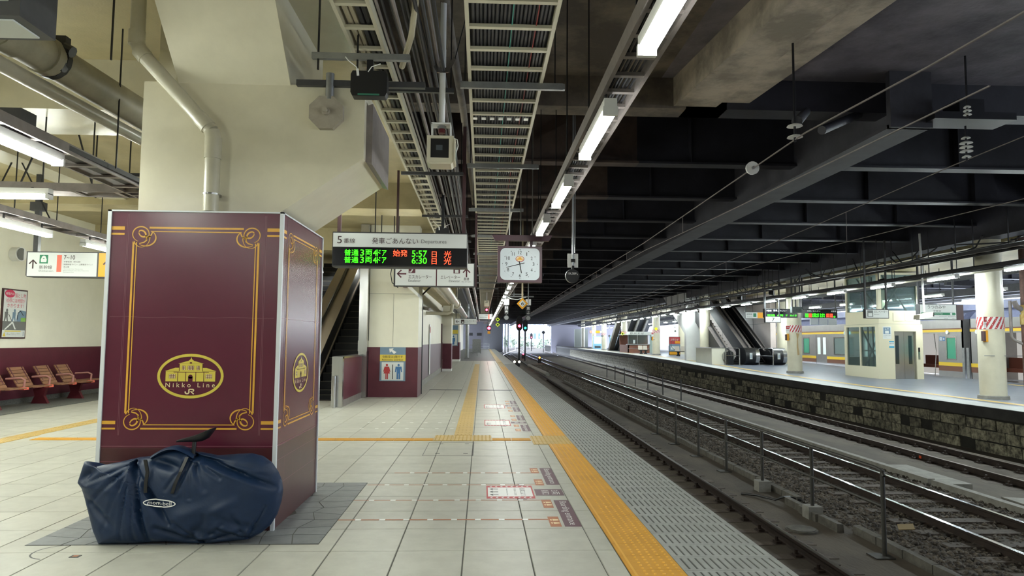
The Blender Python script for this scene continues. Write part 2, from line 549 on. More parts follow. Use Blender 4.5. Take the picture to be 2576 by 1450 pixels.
# guide path on the platform
gm = block(.296, .30, M_yel_pale, M_yel_pale, 'bars').mesh('guide_block')
gx = block(.30, .24, M_yel, M_yel_dot, 'barsx').mesh('guide_block')
gd = block(.30, .30, M_yel_pale, M_yel_pale, 'plain')
gd.use(M_yel_pale); dots(gd, .03, .03, 5, 5, .06, .06)
gdm = gd.mesh('warning_block')
gp = thing('guide_path', 'yellow barred guide path running along the middle of the tiles', 'tactile paving', (-.29, 11.4, 0))
y = 11.42
while y < 44:
    piece('guide_block', gm, gp, (-.437, y, .0035)); y += .30
cp = thing('cross_guide_path', 'yellow guide path crossing the platform past the maroon pillar cover', 'tactile paving', (-3, 10.9, 0))
x = -6.735
while x < -.75:
    piece('guide_block', gx, cp, (x, 10.81, .0035)); x += .30
for x in (.168, .47): piece('guide_block', gx, cp, (x, 10.84, .0035))
for i in range(3):
    for j in range(2):
        piece('warning_block', gdm, cp, (-.735 + .30 * i, 10.8 + .30 * j, .0035))
for j in range(3):
    piece('warning_block', gdm, cp, (.78, 10.46 + .3 * j, .0035))
vp = thing('branch_guide_path', 'yellow guide path branching towards the wooden bench wall', 'tactile paving', (-7.0, 11.4, 0))
y = 11.0
while y < 19:
    piece('guide_block', gm, vp, (-7.25, y, .004)); y += .30
for j in range(3): piece('warning_block', gdm, vp, (-7.22, 10.8 - .3 * j + .3, .0045))

# crazy paving round the maroon pillar cover: irregular stones from a jittered net
def crazy(x0, x1, y0, y1, nx, ny):
    P = [[(x0 + (x1 - x0) * (i + (random.uniform(-.32, .32) if 0 < i < nx else 0)) / nx,
           y0 + (y1 - y0) * (j + (random.uniform(-.3, .3) if 0 < j < ny else 0)) / ny) for j in range(ny + 1)] for i in range(nx + 1)]
    out = []
    for i in range(nx):
        for j in range(ny):
            out.append([P[i][j], P[i + 1][j], P[i + 1][j + 1], P[i][j + 1]])
    return out
mb = MB().use(M_joint); mb.box(-3.37, -1.215, 5.43, 7.69, -.006, .002)
patch = part('stone_surround', mb, None, floor, label='dark crazy paving around the maroon pillar cover')
for q in crazy(-3.37, -1.215, 5.43, 7.69, 9, 10):
    cx = sum(p[0] for p in q) / 4; cy = sum(p[1] for p in q) / 4
    if -3.0 < cx < -1.75 and 5.95 < cy < 7.1: continue
    s = MB().use(M_stonepatch); s.prism([(cx + (a - cx) * .965, cy + (c - cy) * .965) for a, c in q], 'z', -.004, .005)
    part('paving_stone', s, None, patch)

# floor furniture set into the tiles
mb = MB().use(M_black)
for a in ((-.783, 9.46, -.106, 9.468), (-.783, 10.655, -.106, 10.667), (-.783, 9.46, -.775, 10.66), (-.115, 9.46, -.103, 10.66)):
    mb.box(a[0], a[2], a[1], a[3], -.001, .0012)
hatch = tag(part('floor_hatch', mb, None), 'square tiled inspection hatch outlined in black before the yellow guide path', 'hatch')
for x, y in ((-.62, 9.62), (-.24, 9.62), (-.62, 10.5), (-.24, 10.5)):
    s = MB().use(M_black); s.box(x, x + .06, y, y + .03, .0, .002); part('lifting_slot', s, None, hatch)
for i, (x0, x1, lab) in enumerate(((-1.6, -.6, 'dark expansion strip in the tiles beside the pillar with the toilet sign'), (-.07, .94, 'dark expansion strip in the tiles beside the yellow platform line'))):
    s = MB().use(M_dkgrey); s.box(x0, x1, 21.5, 21.7, -.001, .004)
    solo('floor_strip', s, None, lab, 'floor strip')
s = MB().use(M_dkgrey); s.box(-2.885, -2.82, 5.14, 5.19, 0, .003); s.use(M_copper); s.box(-2.87, -2.835, 5.15, 5.18, .001, .004)
solo('survey_plate', s, None, 'tiny metal survey plate set in a tile before the blue bag', 'plate')
s = MB().use(M_dkgrey)
arc = [(-3.03 + .17 * math.cos(a), 5.27 + .17 * math.sin(a)) for a in np.linspace(PI * .45, PI * 1.45, 14)]
Plane((0, 0, 0), (1, 0, 0), (0, 1, 0)).ribbon(s, arc, .012, M_dkgrey, .001)
solo('cover_seam', s, None, 'curved black seam of a round floor cover left of the bag', 'floor seam')['label'] = 'curved black seam of a floor cover beside the blue bag'

# ---- boarding marks printed on the floor
FP = Plane((0, 0, 0), (1, 0, 0), (0, 1, 0))
def persons(mb, x0, y0, x1, y1):
    FP.rect(mb, x0, x1, y0, y1, M_copper, .0012)
    cy = (y0 + y1) / 2
    for s in (-1, 1):
        FP.ell(mb, x0 + .022, cy + s * .05, .009, .022, M_cream_print, .002, 10)
        FP.poly(mb, [(x0 + .036, cy + s * .05 - .03), (x0 + .036, cy + s * .05 + .03), (x1 - .008, cy + s * .05 + .018), (x1 - .008, cy + s * .05 - .018)], M_cream_print, .002)
def boarding(y, sc, first):
    for j, (a, b2, where) in enumerate(((5.9, 6.86, 'near'), (7.578, 8.549, 'far'))):
        q = MB(); FP.rect(q, .708, .848, y + (a - 5.9) * sc, y + (b2 - 5.9) * sc, M_plumfloor, .0012)
        L = (b2 - a) * sc
        FP.text(q, 'Boarding entrance', .735, .822, y + (a - 5.9) * sc + .06 * L, y + (b2 - 5.9) * sc - .06 * L, M_whitefloor, .0022, rot=3)
        lab = f'Boarding entrance panel {"before" if j == 0 else "beyond"} the small 3-car panel ' + first
        solo('boarding_panel', q, None, lab, 'floor marking')
    q = MB(); FP.rect(q, .556, .84, y + 1.166 * sc, y + 1.456 * sc, M_plumfloor, .0012)
    c = y + 1.311 * sc
    FP.text(q, '3両', .72, .80, c - .1 * sc, c + .1 * sc, M_whitefloor, .0022, rot=3)
    FP.text(q, '乗車口', .62, .70, c - .1 * sc, c + .1 * sc, M_whitefloor, .0022, rot=3)
    solo('boarding_panel', q, None, 'small plum floor panel with the 3-car boarding words ' + first, 'floor marking')
    for a, b2, w in ((8.225, 8.549, 'farthest'), (7.547, 7.877, 'second farthest'), (6.549, 6.886, 'third farthest'), (5.9, 6.235, 'closest')):
        q = MB(); persons(q, .588, y + (a - 5.9) * sc, .682, y + (b2 - 5.9) * sc)
        solo('queue_marker', q, None, f'copper queue marker with two figures, {w} of four ' + first, 'floor marking')
boarding(5.9, 1.0, 'by the red sticker')
boarding(11.95, .95, 'past the yellow cross path')
boarding(15.2, 1.0, 'two marks past the cross path')
def rail_sticker(y0, y1, lab):
    q = MB(); FP.rect(q, .06, .54, y0, y1, M_red, .0014); FP.rect(q, .075, .525, y0 + .09, y1 - .09, M_whitefloor, .002)
    for k in range(8):
        for yy in (y0 + .045, y1 - .045):
            xx = .10 + .055 * k
            FP.ribbon(q, [(xx + .02, yy + .025), (xx, yy), (xx + .02, yy - .025)], .012, M_whitefloor, .0026)
    for k in range(3):
        yy = y0 + .17 + .13 * k
        FP.poly(q, [(.09, yy), (.13, yy + .05), (.122, yy + .012), (.18, yy + .012), (.18, yy - .012), (.122, yy - .012), (.13, yy - .05)], M_dkgrey, .0026)
    FP.text(q, '乗車口より', .40, .46, y0 + .13, y1 - .13, M_dkgrey, .0026, rot=3)
    FP.text(q, '列車にご注意', .34, .365, y0 + .14, y1 - .14, M_ink_g, .0026, rot=3)
    FP.text(q, 'Please line up here', .26, .28, y0 + .14, y1 - .14, M_ink_g, .0026, rot=3)
    solo('floor_sticker', q, None, lab, 'floor sticker')
    q = MB(); FP.ell(q, .42, (y0 + y1) / 2 + .02, .075, (y1 - y0) * .66, M_grey, .0009)
    solo('round_floor_sticker', q, None, 'grey round sticker peeping out under the ' + lab.replace(' just', '').replace(' white', ''), 'floor sticker')
rail_sticker(6.93, 7.53, 'red bordered white sticker near the blue bag')
rail_sticker(12.7, 13.6, 'red bordered white sticker just beyond the cross path')
rail_sticker(15.9, 16.8, 'faded bordered white sticker two marks beyond the cross path')
for i, (yy, x0, w, lab) in enumerate(((6.14, -1.25, .03, 'closest of four copper queue lines beside the blue bag'), (6.87, -1.25, .026, 'second copper queue line, just before the red bordered sticker'),
                                   (7.585, -1.2, .026, 'third copper queue line, just beyond the red bordered sticker'), (8.25, -1.0, .026, 'farthest of four copper queue lines on the tiles'))):
    q = MB(); FP.rect(q, x0, .588, yy - w / 2, yy + w / 2, M_copper, .001)
    k = x0 + .18
    while k < .55:
        FP.rect(q, k, k + .05, yy - .022, yy + .022, M_white, .0018); k += .205
    solo('queue_line', q, None, lab, 'floor marking')
for i, (yy, lab) in enumerate(((12.3, 'first'), (13.15, 'second'), (15.3, 'third'), (16.4, 'fourth'))):
    q = MB(); k = -2.1
    while k < -.5:
        FP.rect(q, k, k + .06, yy - .03, yy + .03, M_white, .0012); k += .26
    solo('queue_line', q, None, f'row of small white dashes on the tiles, {lab} beyond the yellow cross path', 'floor marking')

# ---- left hall shell
mb = MB().use(M_cream2); mb.box(-10.95, -10.65, -13, 20.2, 1.28, 6.2)
mb.use(M_maroon); mb.box(-10.95, -10.64, -13, 20.2, .12, 1.28)
mb.use(M_apron); mb.box(-10.95, -10.63, -13, 20.2, 0, .12)
wl = struct('wall_left', mb)
wl['label'] = 'cream wall with a maroon dado behind the wooden bench'
mb = MB().use(M_cream2); mb.box(-10.65, -6.6, 20.2, 20.5, 1.28, 6.2)
mb.use(M_maroon); mb.box(-10.65, -6.6, 20.19, 20.5, .12, 1.28)
mb.use(M_apron); mb.box(-10.65, -6.6, 20.18, 20.5, 0, .12)
struct('wall_back', mb)['label'] = 'cream and maroon end wall beyond the wooden bench'
mb = MB().use(M_cream2); mb.box(-10.9, -1.2, -13.3, -13, 0, 6.2); mb.use(M_dkgrey); mb.box(-1.2, 40, -13.3, -13, -1.3, 6.2)  # added wall behind the viewer, blocks sky light from the open end
struct('wall_sky_block', mb)['label'] = 'added unseen wall keeping sky light out behind the viewer'
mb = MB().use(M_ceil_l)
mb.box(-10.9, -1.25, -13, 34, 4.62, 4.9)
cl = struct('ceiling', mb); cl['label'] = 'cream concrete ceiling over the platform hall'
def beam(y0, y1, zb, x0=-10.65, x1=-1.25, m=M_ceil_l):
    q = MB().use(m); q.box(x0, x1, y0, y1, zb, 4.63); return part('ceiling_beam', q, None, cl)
beam(7.7, 8.7, 4.05, -10.65, -3.1, M_cream)
beam(13.6, 14.4, 4.1); beam(19.4, 20.2, 4.0, -10.65, -1.3); beam(2.2, 3.0, 4.1)
q = MB().use(M_cream); q.box(-7.4, -6.9, 8.7, 19.4, 4.2, 4.63); part('ceiling_beam', q, None, cl)
q = MB().use(M_cream); q.box(-1.78, -1.3, 3.0, 7.0, 4.42, 4.9); part('ceiling_beam', q, None, cl)

# ---- hammerhead pier over the maroon cover
mb = MB().use(M_cream)
mb.box(-2.92, -1.78, 5.95, 7.1, 0, 3.73)                                   # shaft
mb.prism([(-2.92, 2.2), (-1.95, 2.47), (-1.04, 3.10), (-1.04, 3.74), (-2.92, 3.74)], 'y', 5.949, 7.1)    # bracket with sloped underside
mb.prism([(5.95, 3.73), (5.45, 4.23), (4.95, 4.70), (3.0, 4.72), (3.0, 5.0), (7.1, 5.0), (7.1, 3.73)], 'x', -2.63, -1.68)    # haunched beam toward the viewer
mb.box(-2.92, -1.70, 6.2, 7.1, 3.73, 4.7)
pier = part('pier', mb, None)
tag(pier, None, None, None, 'structure'); pier['label'] = 'cream painted concrete pier with a bracket rising out of the maroon cover'
q = MB().use(M_grey); q.prism([(-1.04, 3.1), (-.985, 3.08), (-.985, 3.62), (-1.04, 3.6)], 'y', 6.05, 7.12); part('edge_plate', q, None, pier, label='grey steel edge plate')

# ---- escalator hall, pillars and corridor wall on our platform
mb = MB().use(M_cream2); mb.box(-3.03, -1.716, 18.8, 19.9, 1.33, 2.76)
mb.box(-3.03, -1.716, 18.78, 19.9, 2.765, 4.7)
mb.use(M_maroon); mb.box(-3.03, -1.715, 18.795, 19.9, 0, 1.33)
pil = struct('pillar', mb); pil['label'] = 'square cream and maroon pillar carrying the toilet sign'
for z in (2.762,):
    q = MB().use(M_ink_g); q.box(-3.035, -1.714, 18.79, 18.80, z - .004, z + .004); part('panel_joint', q, None, pil)
q = MB().use(M_ink_g); q.box(-2.39, -2.384, 18.794, 18.80, 1.34, 2.76); part('panel_joint', q, None, pil)
q = MB().use(M_stain); q.box(-3.26, -3.04, 18.55, 19.3, 0, 4.6); q.box(-3.27, -3.03, 18.54, 19.31, 1.22, 1.5)
part('steel_casing', q, None, pil, label='tall brushed steel corner casing')
mb = MB().use(M_cream2); mb.box(-3.0, -1.98, 19.9, 34, 1.36, 3.2)
mb.use(mat('grey_plum_dado', '6d5a60', .45)); mb.box(-3.0, -1.975, 19.9, 34, .2, 1.36)
mb.use(M_conc); mb.box(-3.0, -1.96, 19.9, 34, 0, .2)
mb.use(M_dkgrey); mb.box(-1.99, -1.95, 20.1, 20.35, 0, 2.6)
wr = struct('wall_corridor', mb); wr['label'] = 'cream and grey plum wall running away beyond the toilet sign pillar'
mb = MB().use(M_ceil_l); mb.box(-3.0, -1.6, 19.9, 34, 3.2, 4.62)
struct('trim_2', mb)
mb = MB().use(M_cream2); mb.box(-1.93, -1.5, 34.2, 35.2, 1.35, 3.3); mb.use(M_maroon); mb.box(-1.935, -1.495, 34.19, 35.2, .12, 1.35); mb.use(M_white); mb.box(-1.94, -1.49, 34.18, 35.2, 0, .12)
mb.use(M_brownsteel); mb.box(-1.99, -1.94, 33.6, 34.2, 0, 2.3)
struct('pillar', mb)['label'] = 'second cream and maroon pillar at the end of the corridor wall'
mb = MB().use(M_cream2); mb.box(-3.0, -1.60, 49.5, 52, 1.35, 3.4); mb.use(M_maroon); mb.box(-3.0, -1.595, 49.49, 52, .15, 1.35); mb.use(M_white); mb.box(-3.0, -1.59, 49.48, 52, 0, .15)
struct('pillar', mb)['label'] = 'third cream and maroon pillar carrying the far toilet sign'
mb = MB().use(M_cream2); mb.box(-6.5, -3.0, 35, 110, 0, 4.6); mb.use(M_dkgrey); mb.box(-3.0, -1.2, 35, 120, 4.4, 4.6)
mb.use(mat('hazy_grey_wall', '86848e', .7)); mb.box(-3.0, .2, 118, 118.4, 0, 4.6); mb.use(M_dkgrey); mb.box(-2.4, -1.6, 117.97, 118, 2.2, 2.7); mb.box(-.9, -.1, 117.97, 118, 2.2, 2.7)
struct('wall_far', mb)['label'] = 'service rooms at the far end of the platform'

# ---- track bed
mb = MB().use(M_bed); mb.box(1.9, 13.2, -13, 150, -1.6, -1.115)
mb.use(M_ballbed); mb.box(-60, 120, 150, 420, -1.7, -1.13)
struct('ground', mb)['label'] = 'dark oily track bed between the platforms'

# ---- far platform
ys = [-13, 0, 10, 20, 25, 29, 33, 38, 42, 46, 54, 62, 74, 86, 100, 120, 150, 185]
mb = MB()
def strip(mb, m, off0, off1, dz=0.0, x1=None):
    mb.use(m)
    vs = []; fs = []
    for i, y in enumerate(ys):
        a = edge_x(y) + off0; b2 = x1 if x1 is not None else edge_x(y) + off1
        vs += [(a, y, zf(y) + dz), (b2, y, zf(y) + dz)]
        if i: fs.append((2 * i - 2, 2 * i - 1, 2 * i + 1, 2 * i))
    mb.add(vs, fs)
strip(mb, M_fplat, 0, 0, 0, 21.05)
strip(mb, M_fedge, -.02, .85, .003)
strip(mb, M_yel_pale, 1.15, 1.45, .004)
mb.use(M_sootcap)
for i in range(len(ys) - 1):
    a, b2 = ys[i], ys[i + 1]
    xa, xb = edge_x(a) - .06, edge_x(b2) - .06
    mb.hexa([(xa, a, zf(a) - .26), (xa + .5, a, zf(a) - .26), (xb + .5, b2, zf(b2) - .26), (xb, b2, zf(b2) - .26),
             (xa, a, zf(a)), (xa + .5, a, zf(a)), (xb + .5, b2, zf(b2)), (xb, b2, zf(b2))])
mb.use(M_stonemort)
for i in range(len(ys) - 1):
    a, b2 = ys[i], ys[i + 1]
    xa, xb = edge_x(a) + .05, edge_x(b2) + .05
    mb.hexa([(xa, a, -1.5), (xa + .4, a, -1.5), (xb + .4, b2, -1.5), (xb, b2, -1.5),
             (xa, a, zf(a) - .26), (xa + .4, a, zf(a) - .26), (xb + .4, b2, zf(b2) - .26), (xb, b2, zf(b2) - .26)])
mb.use(M_conc); mb.box(20.9, 21.05, -13, 150, -1.5, 0)
mb.use(M_yel_pale); mb.box(19.9, 20.2, -13, 45, .002, .006)
fplat = struct('floor', mb); fplat['label'] = 'far platform floor of grey asphalt with pale edge paving'
# stones of its front wall
def stone_me(l, h):
    b = MB(); j = lambda: random.uniform(-.018, .018)
    b.add([(j() - .02, 0.012 + j(), .01 + j()), (.09, .012, .01), (.09, l - .012, .01), (j() - .02, l - .012 + j(), .01 + j()),
           (j() - .02, .012 + j(), h - .01 + j()), (.09, .012, h - .01), (.09, l - .012, h - .01), (j() - .02, l - .012 + j(), h - .01 + j())],
          [(0, 3, 2, 1), (4, 5, 6, 7), (0, 1, 5, 4), (2, 3, 7, 6), (3, 0, 4, 7)])
    return b.mesh('wall_stone', [M_stone])
SM = [(l, stone_me(l, .272)) for l in (.42, .48, .52, .58, .62, .46)]
n = 0
for r in range(4):
    y = 13.0 + .2 * r
    while y < 52:
        l, me = random.choice(SM)
        if -1.12 + .275 * (r + 1) < zf(y) - .24 and n < 300 and not (random.random() < .04):
            o = piece('wall_stone', me, fplat, (edge_x(y) + .05, y, -1.12 + .275 * r), -math.atan2(edge_x(y + 1) - edge_x(y), 1))
            n += 1
        y += l
mb = MB().use(M_stone)
for r in range(4):
    y = 52
    while y < 120:
        l = random.uniform(.45, .8)
        if -1.12 + .275 * (r + 1) < zf(y) - .2:
            mb.box(edge_x(y) + .0 + random.uniform(0, .03), edge_x(y) + .2, y + .01, y + l - .015, -1.11 + .275 * r, -1.12 + .275 * (r + 1))
        y += l
part('far_wall_stones', mb, None, fplat, kind='stuff')

# ---- dark steel roof over the tracks
mb = MB().use(M_deck); mb.box(-1.25, 34, 9.6, 150, 5.9, 6.2)
mb.use(M_slabconc); mb.box(-1.25, 2.55, -13, 9.75, 5.35, 6.2)
mb.use(mat('dark_stained_slab', '807a82', .7, col2='59555c', vscale=.9, bump=.4, bscale=10)); mb.box(2.55, 34, -13, 9.75, 5.35, 6.2)
mb.use(M_dkgrey); mb.box(34, 34.3, -13, 150, 5.2, 6.2); mb.box(-10.9, -1.25, 34, 150, 4.6, 6.2)
roof = struct('ceiling', mb); roof['label'] = 'dark steel roof deck and girders over the tracks'
GY = [9.75 + 3.13 * k for k in range(0, 45)]
for k, y in enumerate(GY):
    q = MB()
    for x0, x1, m in ((-1.25, 2.9, M_gird_b), (2.9, 34, M_gird)):
        if k == 0:
            q.use(M_slabconc if x0 < 0 else M_gird); q.box(x0, x1 if x0 > 0 else 3.5, y - .05, y + .35, 4.9, 5.95)
        else:
            q.use(m); q.box(x0, x1, y - .012, y + .012, 4.92, 5.92)
            q.box(x0, x1, y - .15, y + .15, 4.88, 4.92)
            for xx in np.arange(x0 + 1.0, x1, 2.6):
                if x0 > 0 and y < 60: q.box(xx - .008, xx + .008, y - .14, y - .01, 4.92, 5.9)
    part('girder', q, None, roof, fix=False)
for (xa, xb, w, zb, lab) in ((3.13, 2.72, .62, 4.93, None), (3.80, 3.38, .45, 5.0, None)):
    q = MB().use(M_ribconc)
    q.hexa([(xa, 5.5, zb), (xa + w, 5.5, zb), (xb + w, 9.7, zb), (xb, 9.7, zb), (xa, 5.5, 5.4), (xa + w, 5.5, 5.4), (xb + w, 9.7, 5.4), (xb, 9.7, 5.4)])
    part('concrete_rib', q, None, roof)
q = MB().use(M_gird_l); q.box(5.65, 6.25, 9.3, 150, 4.55, 4.6); q.box(5.93, 5.97, 9.3, 150, 4.6, 5.92)
q.box(5.65, 6.25, 9.25, 9.35, 4.55, 5.9)
part('long_girder', q, None, roof)
q = MB().use(M_gird); q.box(14.0, 14.6, 9.3, 150, 4.5, 5.9); q.box(20.6, 21.2, 9.3, 150, 4.5, 5.9); part('long_girder', q, None, roof)
mb = MB().use(M_deck); mb.box(-1.36, -1.22, -13, 150, 4.6, 6.2); struct('leak_filler', mb)  # filler closing the roof gap that leaked sky light
mb = MB().use(M_ceil_l); mb.box(-6.75, -6.6, 20.2, 36, 0, 4.9); mb.box(-6.6, -1.3, 33.9, 36, 3.2, 4.9); struct('wall_escalator', mb)  # added walls keep sky light out of the escalator hall
# ================================================================ MAROON PILLAR COVER
KX0, KX1, KY0, KY1, KH = -3.08, -1.655, 5.785, 7.247, 2.58
kiosk = thing('pillar_cover', 'large maroon box cover with gold scroll frames and railway emblem around the pier', 'pillar cover', ((KX0 + KX1) / 2, (KY0 + KY1) / 2, 0))
mb = MB().use(M_wrap); mb.box(KX0 + .012, KX1 - .012, KY0 + .012, KY1 - .012, .66, KH)
mb.use(M_wrap_lo); mb.box(KX0 + .012, KX1 - .012, KY0 + .012, KY1 - .012, 0, .66)
part('cover_body', mb, None, kiosk)
for x in (KX0, KX1 - .03):
    for y in (KY0, KY1 - .03):
        q = MB().use(M_white_corner); q.box(x, x + .03, y, y + .03, 0, KH + .004); part('corner_strip', q, None, kiosk)
q = MB().use(M_white_corner); q.box(KX0, KX1, KY0, KY0 + .03, KH, KH + .012); q.box(KX0, KX1, KY1 - .03, KY1, KH, KH + .012); q.box(KX0, KX0 + .03, KY0, KY1, KH, KH + .012); q.box(KX1 - .03, KX1, KY0, KY1, KH, KH + .012); part('top_trim', q, None, kiosk)
def scroll(pl, mb, cx, cy, sx, sy):
    """Corner scroll: two thin open loops and an inner curl, mirrored by sx, sy."""
    m = lambda pts: [(cx + sx * a, cy + sy * b) for a, b in pts]
    el = lambda a, b, ra, rb, t0, t1, rot=0, n=26: [(a + ra * math.cos(t) * math.cos(rot) - rb * math.sin(t) * math.sin(rot),
                                                     b + ra * math.cos(t) * math.sin(rot) + rb * math.sin(t) * math.cos(rot)) for t in np.linspace(t0, t1, n)]
    w = lambda n, a, b: [a + (b - a) * math.sin(PI * i / (n - 1)) for i in range(n)]
    pl.ribbon(mb, m(el(-.02, .0, .066, .062, -.9, 4.4)), w(26, .004, .010), M_gold)
    pl.ribbon(mb, m(el(.02, -.03, .082, .068, -2.2, 1.0)), w(26, .004, .012), M_gold)
    pl.ribbon(mb, m(el(-.012, -.028, .066, .080, -2.75, .2)), w(26, .010, .004), M_gold)
    pl.ribbon(mb, m(el(-.008, .004, .033, .022, -2.6, 3.5, -.7)), w(26, .008, .014), M_gold)
    pl.ribbon(mb, m([(.02, -.008), (.03, -.03), (.026, -.052), (.008, -.068), (-.03, -.078)]), [.012, .014, .012, .010, .008], M_gold)
    pl.ribbon(mb, m([(.03, -.026), (.05, -.02), (.065, -.004), (.074, .022), (.075, .024)]), [.014, .012, .010, .009, .008], M_gold)
def emblem(pl, mb, cx, cy, k=1.0):
    """Oval emblem: ring, old timber station building, the line's name and initials."""
    X = lambda a: cx + (a - .716) * k
    Yv = lambda b: cy + (b - 1.236)
    P = lambda pts, m=M_gold2, h=.0028: pl.poly(mb, [(X(a), Yv(b)) for a, b in pts], m, h)
    R = lambda a0, a1, b0, b1, m=M_gold2, h=.0028: pl.rect(mb, X(a0), X(a1), Yv(b0), Yv(b1), m, h)
    pl.ring(mb, cx, cy, .265 * k, .180, .022, M_gold2, .0028)
    R(.518, .914, 1.193, 1.274)
    P([(.511, 1.276), (.592, 1.303), (.622, 1.303), (.622, 1.276)]); P([(.922, 1.276), (.842, 1.303), (.812, 1.303), (.812, 1.276)])
    R(.627, .808, 1.274, 1.335)
    P([(.615, 1.336), (.69, 1.358), (.745, 1.358), (.820, 1.336)])
    P([(.690, 1.337), (.690, 1.355), (.712, 1.372), (.718, 1.390), (.724, 1.372), (.746, 1.355), (.746, 1.337)], M_gold2, .0031)
    dk = M_wrap
    R(.580, .862, 1.266, 1.271, dk, .0036)
    for a in (.612, .676, .756, .820): R(a, a + .005, 1.193, 1.268, dk, .0036)
    R(.698, .734, 1.193, 1.231, dk, .0036)
    pl.ell(mb, X(.716), Yv(1.231), .018 * k, .017, dk, .0036, 16)
    for a0, a1, b0, b1, nx, ny in ((.545, .596, 1.216, 1.252, 3, 3), (.838, .889, 1.216, 1.252, 3, 3), (.648, .673, 1.285, 1.320, 2, 4), (.692, .742, 1.285, 1.320, 4, 4), (.762, .787, 1.285, 1.320, 2, 4)):
        R(a0, a1, b0, b1, dk, .0036)
        for i in range(nx):
            for j in range(ny):
                u = (a1 - a0) / nx; v = (b1 - b0) / ny
                R(a0 + u * i + .0025, a0 + u * (i + 1) - .0025, b0 + v * j + .0015, b0 + v * (j + 1) - .0015, M_cream_print, .0042)
    pl.ell(mb, X(.716), Yv(1.343), .011 * k, .006, dk, .0038, 14)
    pl.text(mb, 'Nikko Line', X(.520), X(.914), Yv(1.146), Yv(1.182), M_cream_print, .0034, space=1.6)
    pl.ribbon(mb, [(X(.680), Yv(1.112)), (X(.680), Yv(1.101)), (X(.688), Yv(1.095)), (X(.702), Yv(1.095)), (X(.709), Yv(1.102)), (X(.709), Yv(1.130))], .011, M_cream_print, .0034)
    pl.ribbon(mb, [(X(.709), Yv(1.129)), (X(.742), Yv(1.129)), (X(.747), Yv(1.123)), (X(.744), Yv(1.115)), (X(.722), Yv(1.113)), (X(.748), Yv(1.091))], .010, M_cream_print, .0034)
def cover_art(pl, W):
    k = W / 1.425
    mb = MB()
    U = lambda a: a * k
    for a0, a1 in ((.012, .137), (1.292, 1.415)):
        for b0, b1 in ((2.427, 2.456), (2.386, 2.402), (.848, .876), (.806, .820)):
            pl.rect(mb, U(a0), U(a1), b0, b1, M_gold)
    pl.rect(mb, U(.335), U(1.10), 2.440, 2.456, M_gold); pl.rect(mb, U(.347), U(1.08), 2.413, 2.421, M_gold)
    pl.rect(mb, U(.335), U(1.10), .806, .820, M_gold); pl.rect(mb, U(.36), U(1.08), .840, .848, M_gold)
    for a, d in ((.204, 1), (1.232, -1)):
        pl.poly(mb, [(U(a), .94), (U(a + .016 * d), .925), (U(a + .016 * d), 2.318), (U(a), 2.333)], M_gold)
        pl.rect(mb, U(a + .033 * d - .004), U(a + .033 * d + .004), .935, 2.327, M_gold)
    for sx, cx in ((1, .288), (-1, 1.148)):
        for sy, cy in ((1, 2.394), (-1, .868)):
            scroll(pl, mb, U(cx), cy, sx * k, sy)
    part('gold_frame_print', mb, None, kiosk, fix=False)
    mb = MB(); emblem(pl, mb, U(.716), 1.236, k); part('emblem_print', mb, None, kiosk, label='pale gold oval emblem of an old station building', fix=False)
    mb = MB()
    for a in (.155, .165, 1.272, 1.282):
        pl.rect(mb, U(a), U(a + .004), .76, 2.56, M_wrap_line, .0008)
    pl.rect(mb, U(.0), U(1.41), .668, .676, M_wrap_line, .001); pl.rect(mb, U(.0), U(1.41), .548, .553, M_wrap_line, .001)
    for i in range(6): pl.rect(mb, U(.02 + .26 * i), U(.023 + .26 * i), .35, .548, M_wrap_line, .001)
    pl.rect(mb, U(.0), U(1.41), .345, .35, M_wrap_line, .001)
    pl.ribbon(mb, [(U(.05 + .12 * i), 1.712 + .004 * math.sin(i * 1.7)) for i in range(12)], .003, M_wrap_line, .001)
    part('pilaster_print', mb, None, kiosk, fix=False)
cover_art(Plane((KX0, KY0 + .012, 0), (1, 0, 0), (0, 0, 1)), 1.425)
cover_art(Plane((KX1 - .012, KY0, 0), (0, 1, 0), (0, 0, 1)), 1.462)

# ================================================================ BICYCLE IN ITS BAG
bag = thing('bagged_bicycle', 'bicycle packed in a navy blue nylon bag with its black saddle sticking out', 'bicycle bag', (-2.3, 5.45, 0))
SIL = [(-3.058, 0.445), (-3.023, 0.601), (-2.979, 0.594), (-2.93, 0.56), (-2.9, 0.567), (-2.775, 0.592), (-2.611, 0.631), (-2.514, 0.641), (-2.457, 0.675), (-2.38, 0.705), (-2.312, 0.71), (-2.243, 0.7), (-2.192, 0.671), (-2.153, 0.671), (-2.024, 0.646), (-1.877, 0.656), (-1.768, 0.661), (-1.679, 0.641), (-1.608, 0.592), (-1.556, 0.523), (-1.524, 0.454), (-1.512, 0.385), (-1.519, 0.307), (-1.546, 0.209), (-1.592, 0.131), (-1.659, 0.073), (-1.746, 0.029), (-1.853, 0.02), (-1.999, 0.006), (-2.096, 0.003), (-2.193, 0.003), (-2.34, 0.017), (-2.466, 0.013), (-2.582, 0.005), (-2.677, 0.004), (-2.792, 0.003), (-2.855, 0.003), (-2.905, 0.097), (-2.961, 0.251), (-3.022, 0.407)]
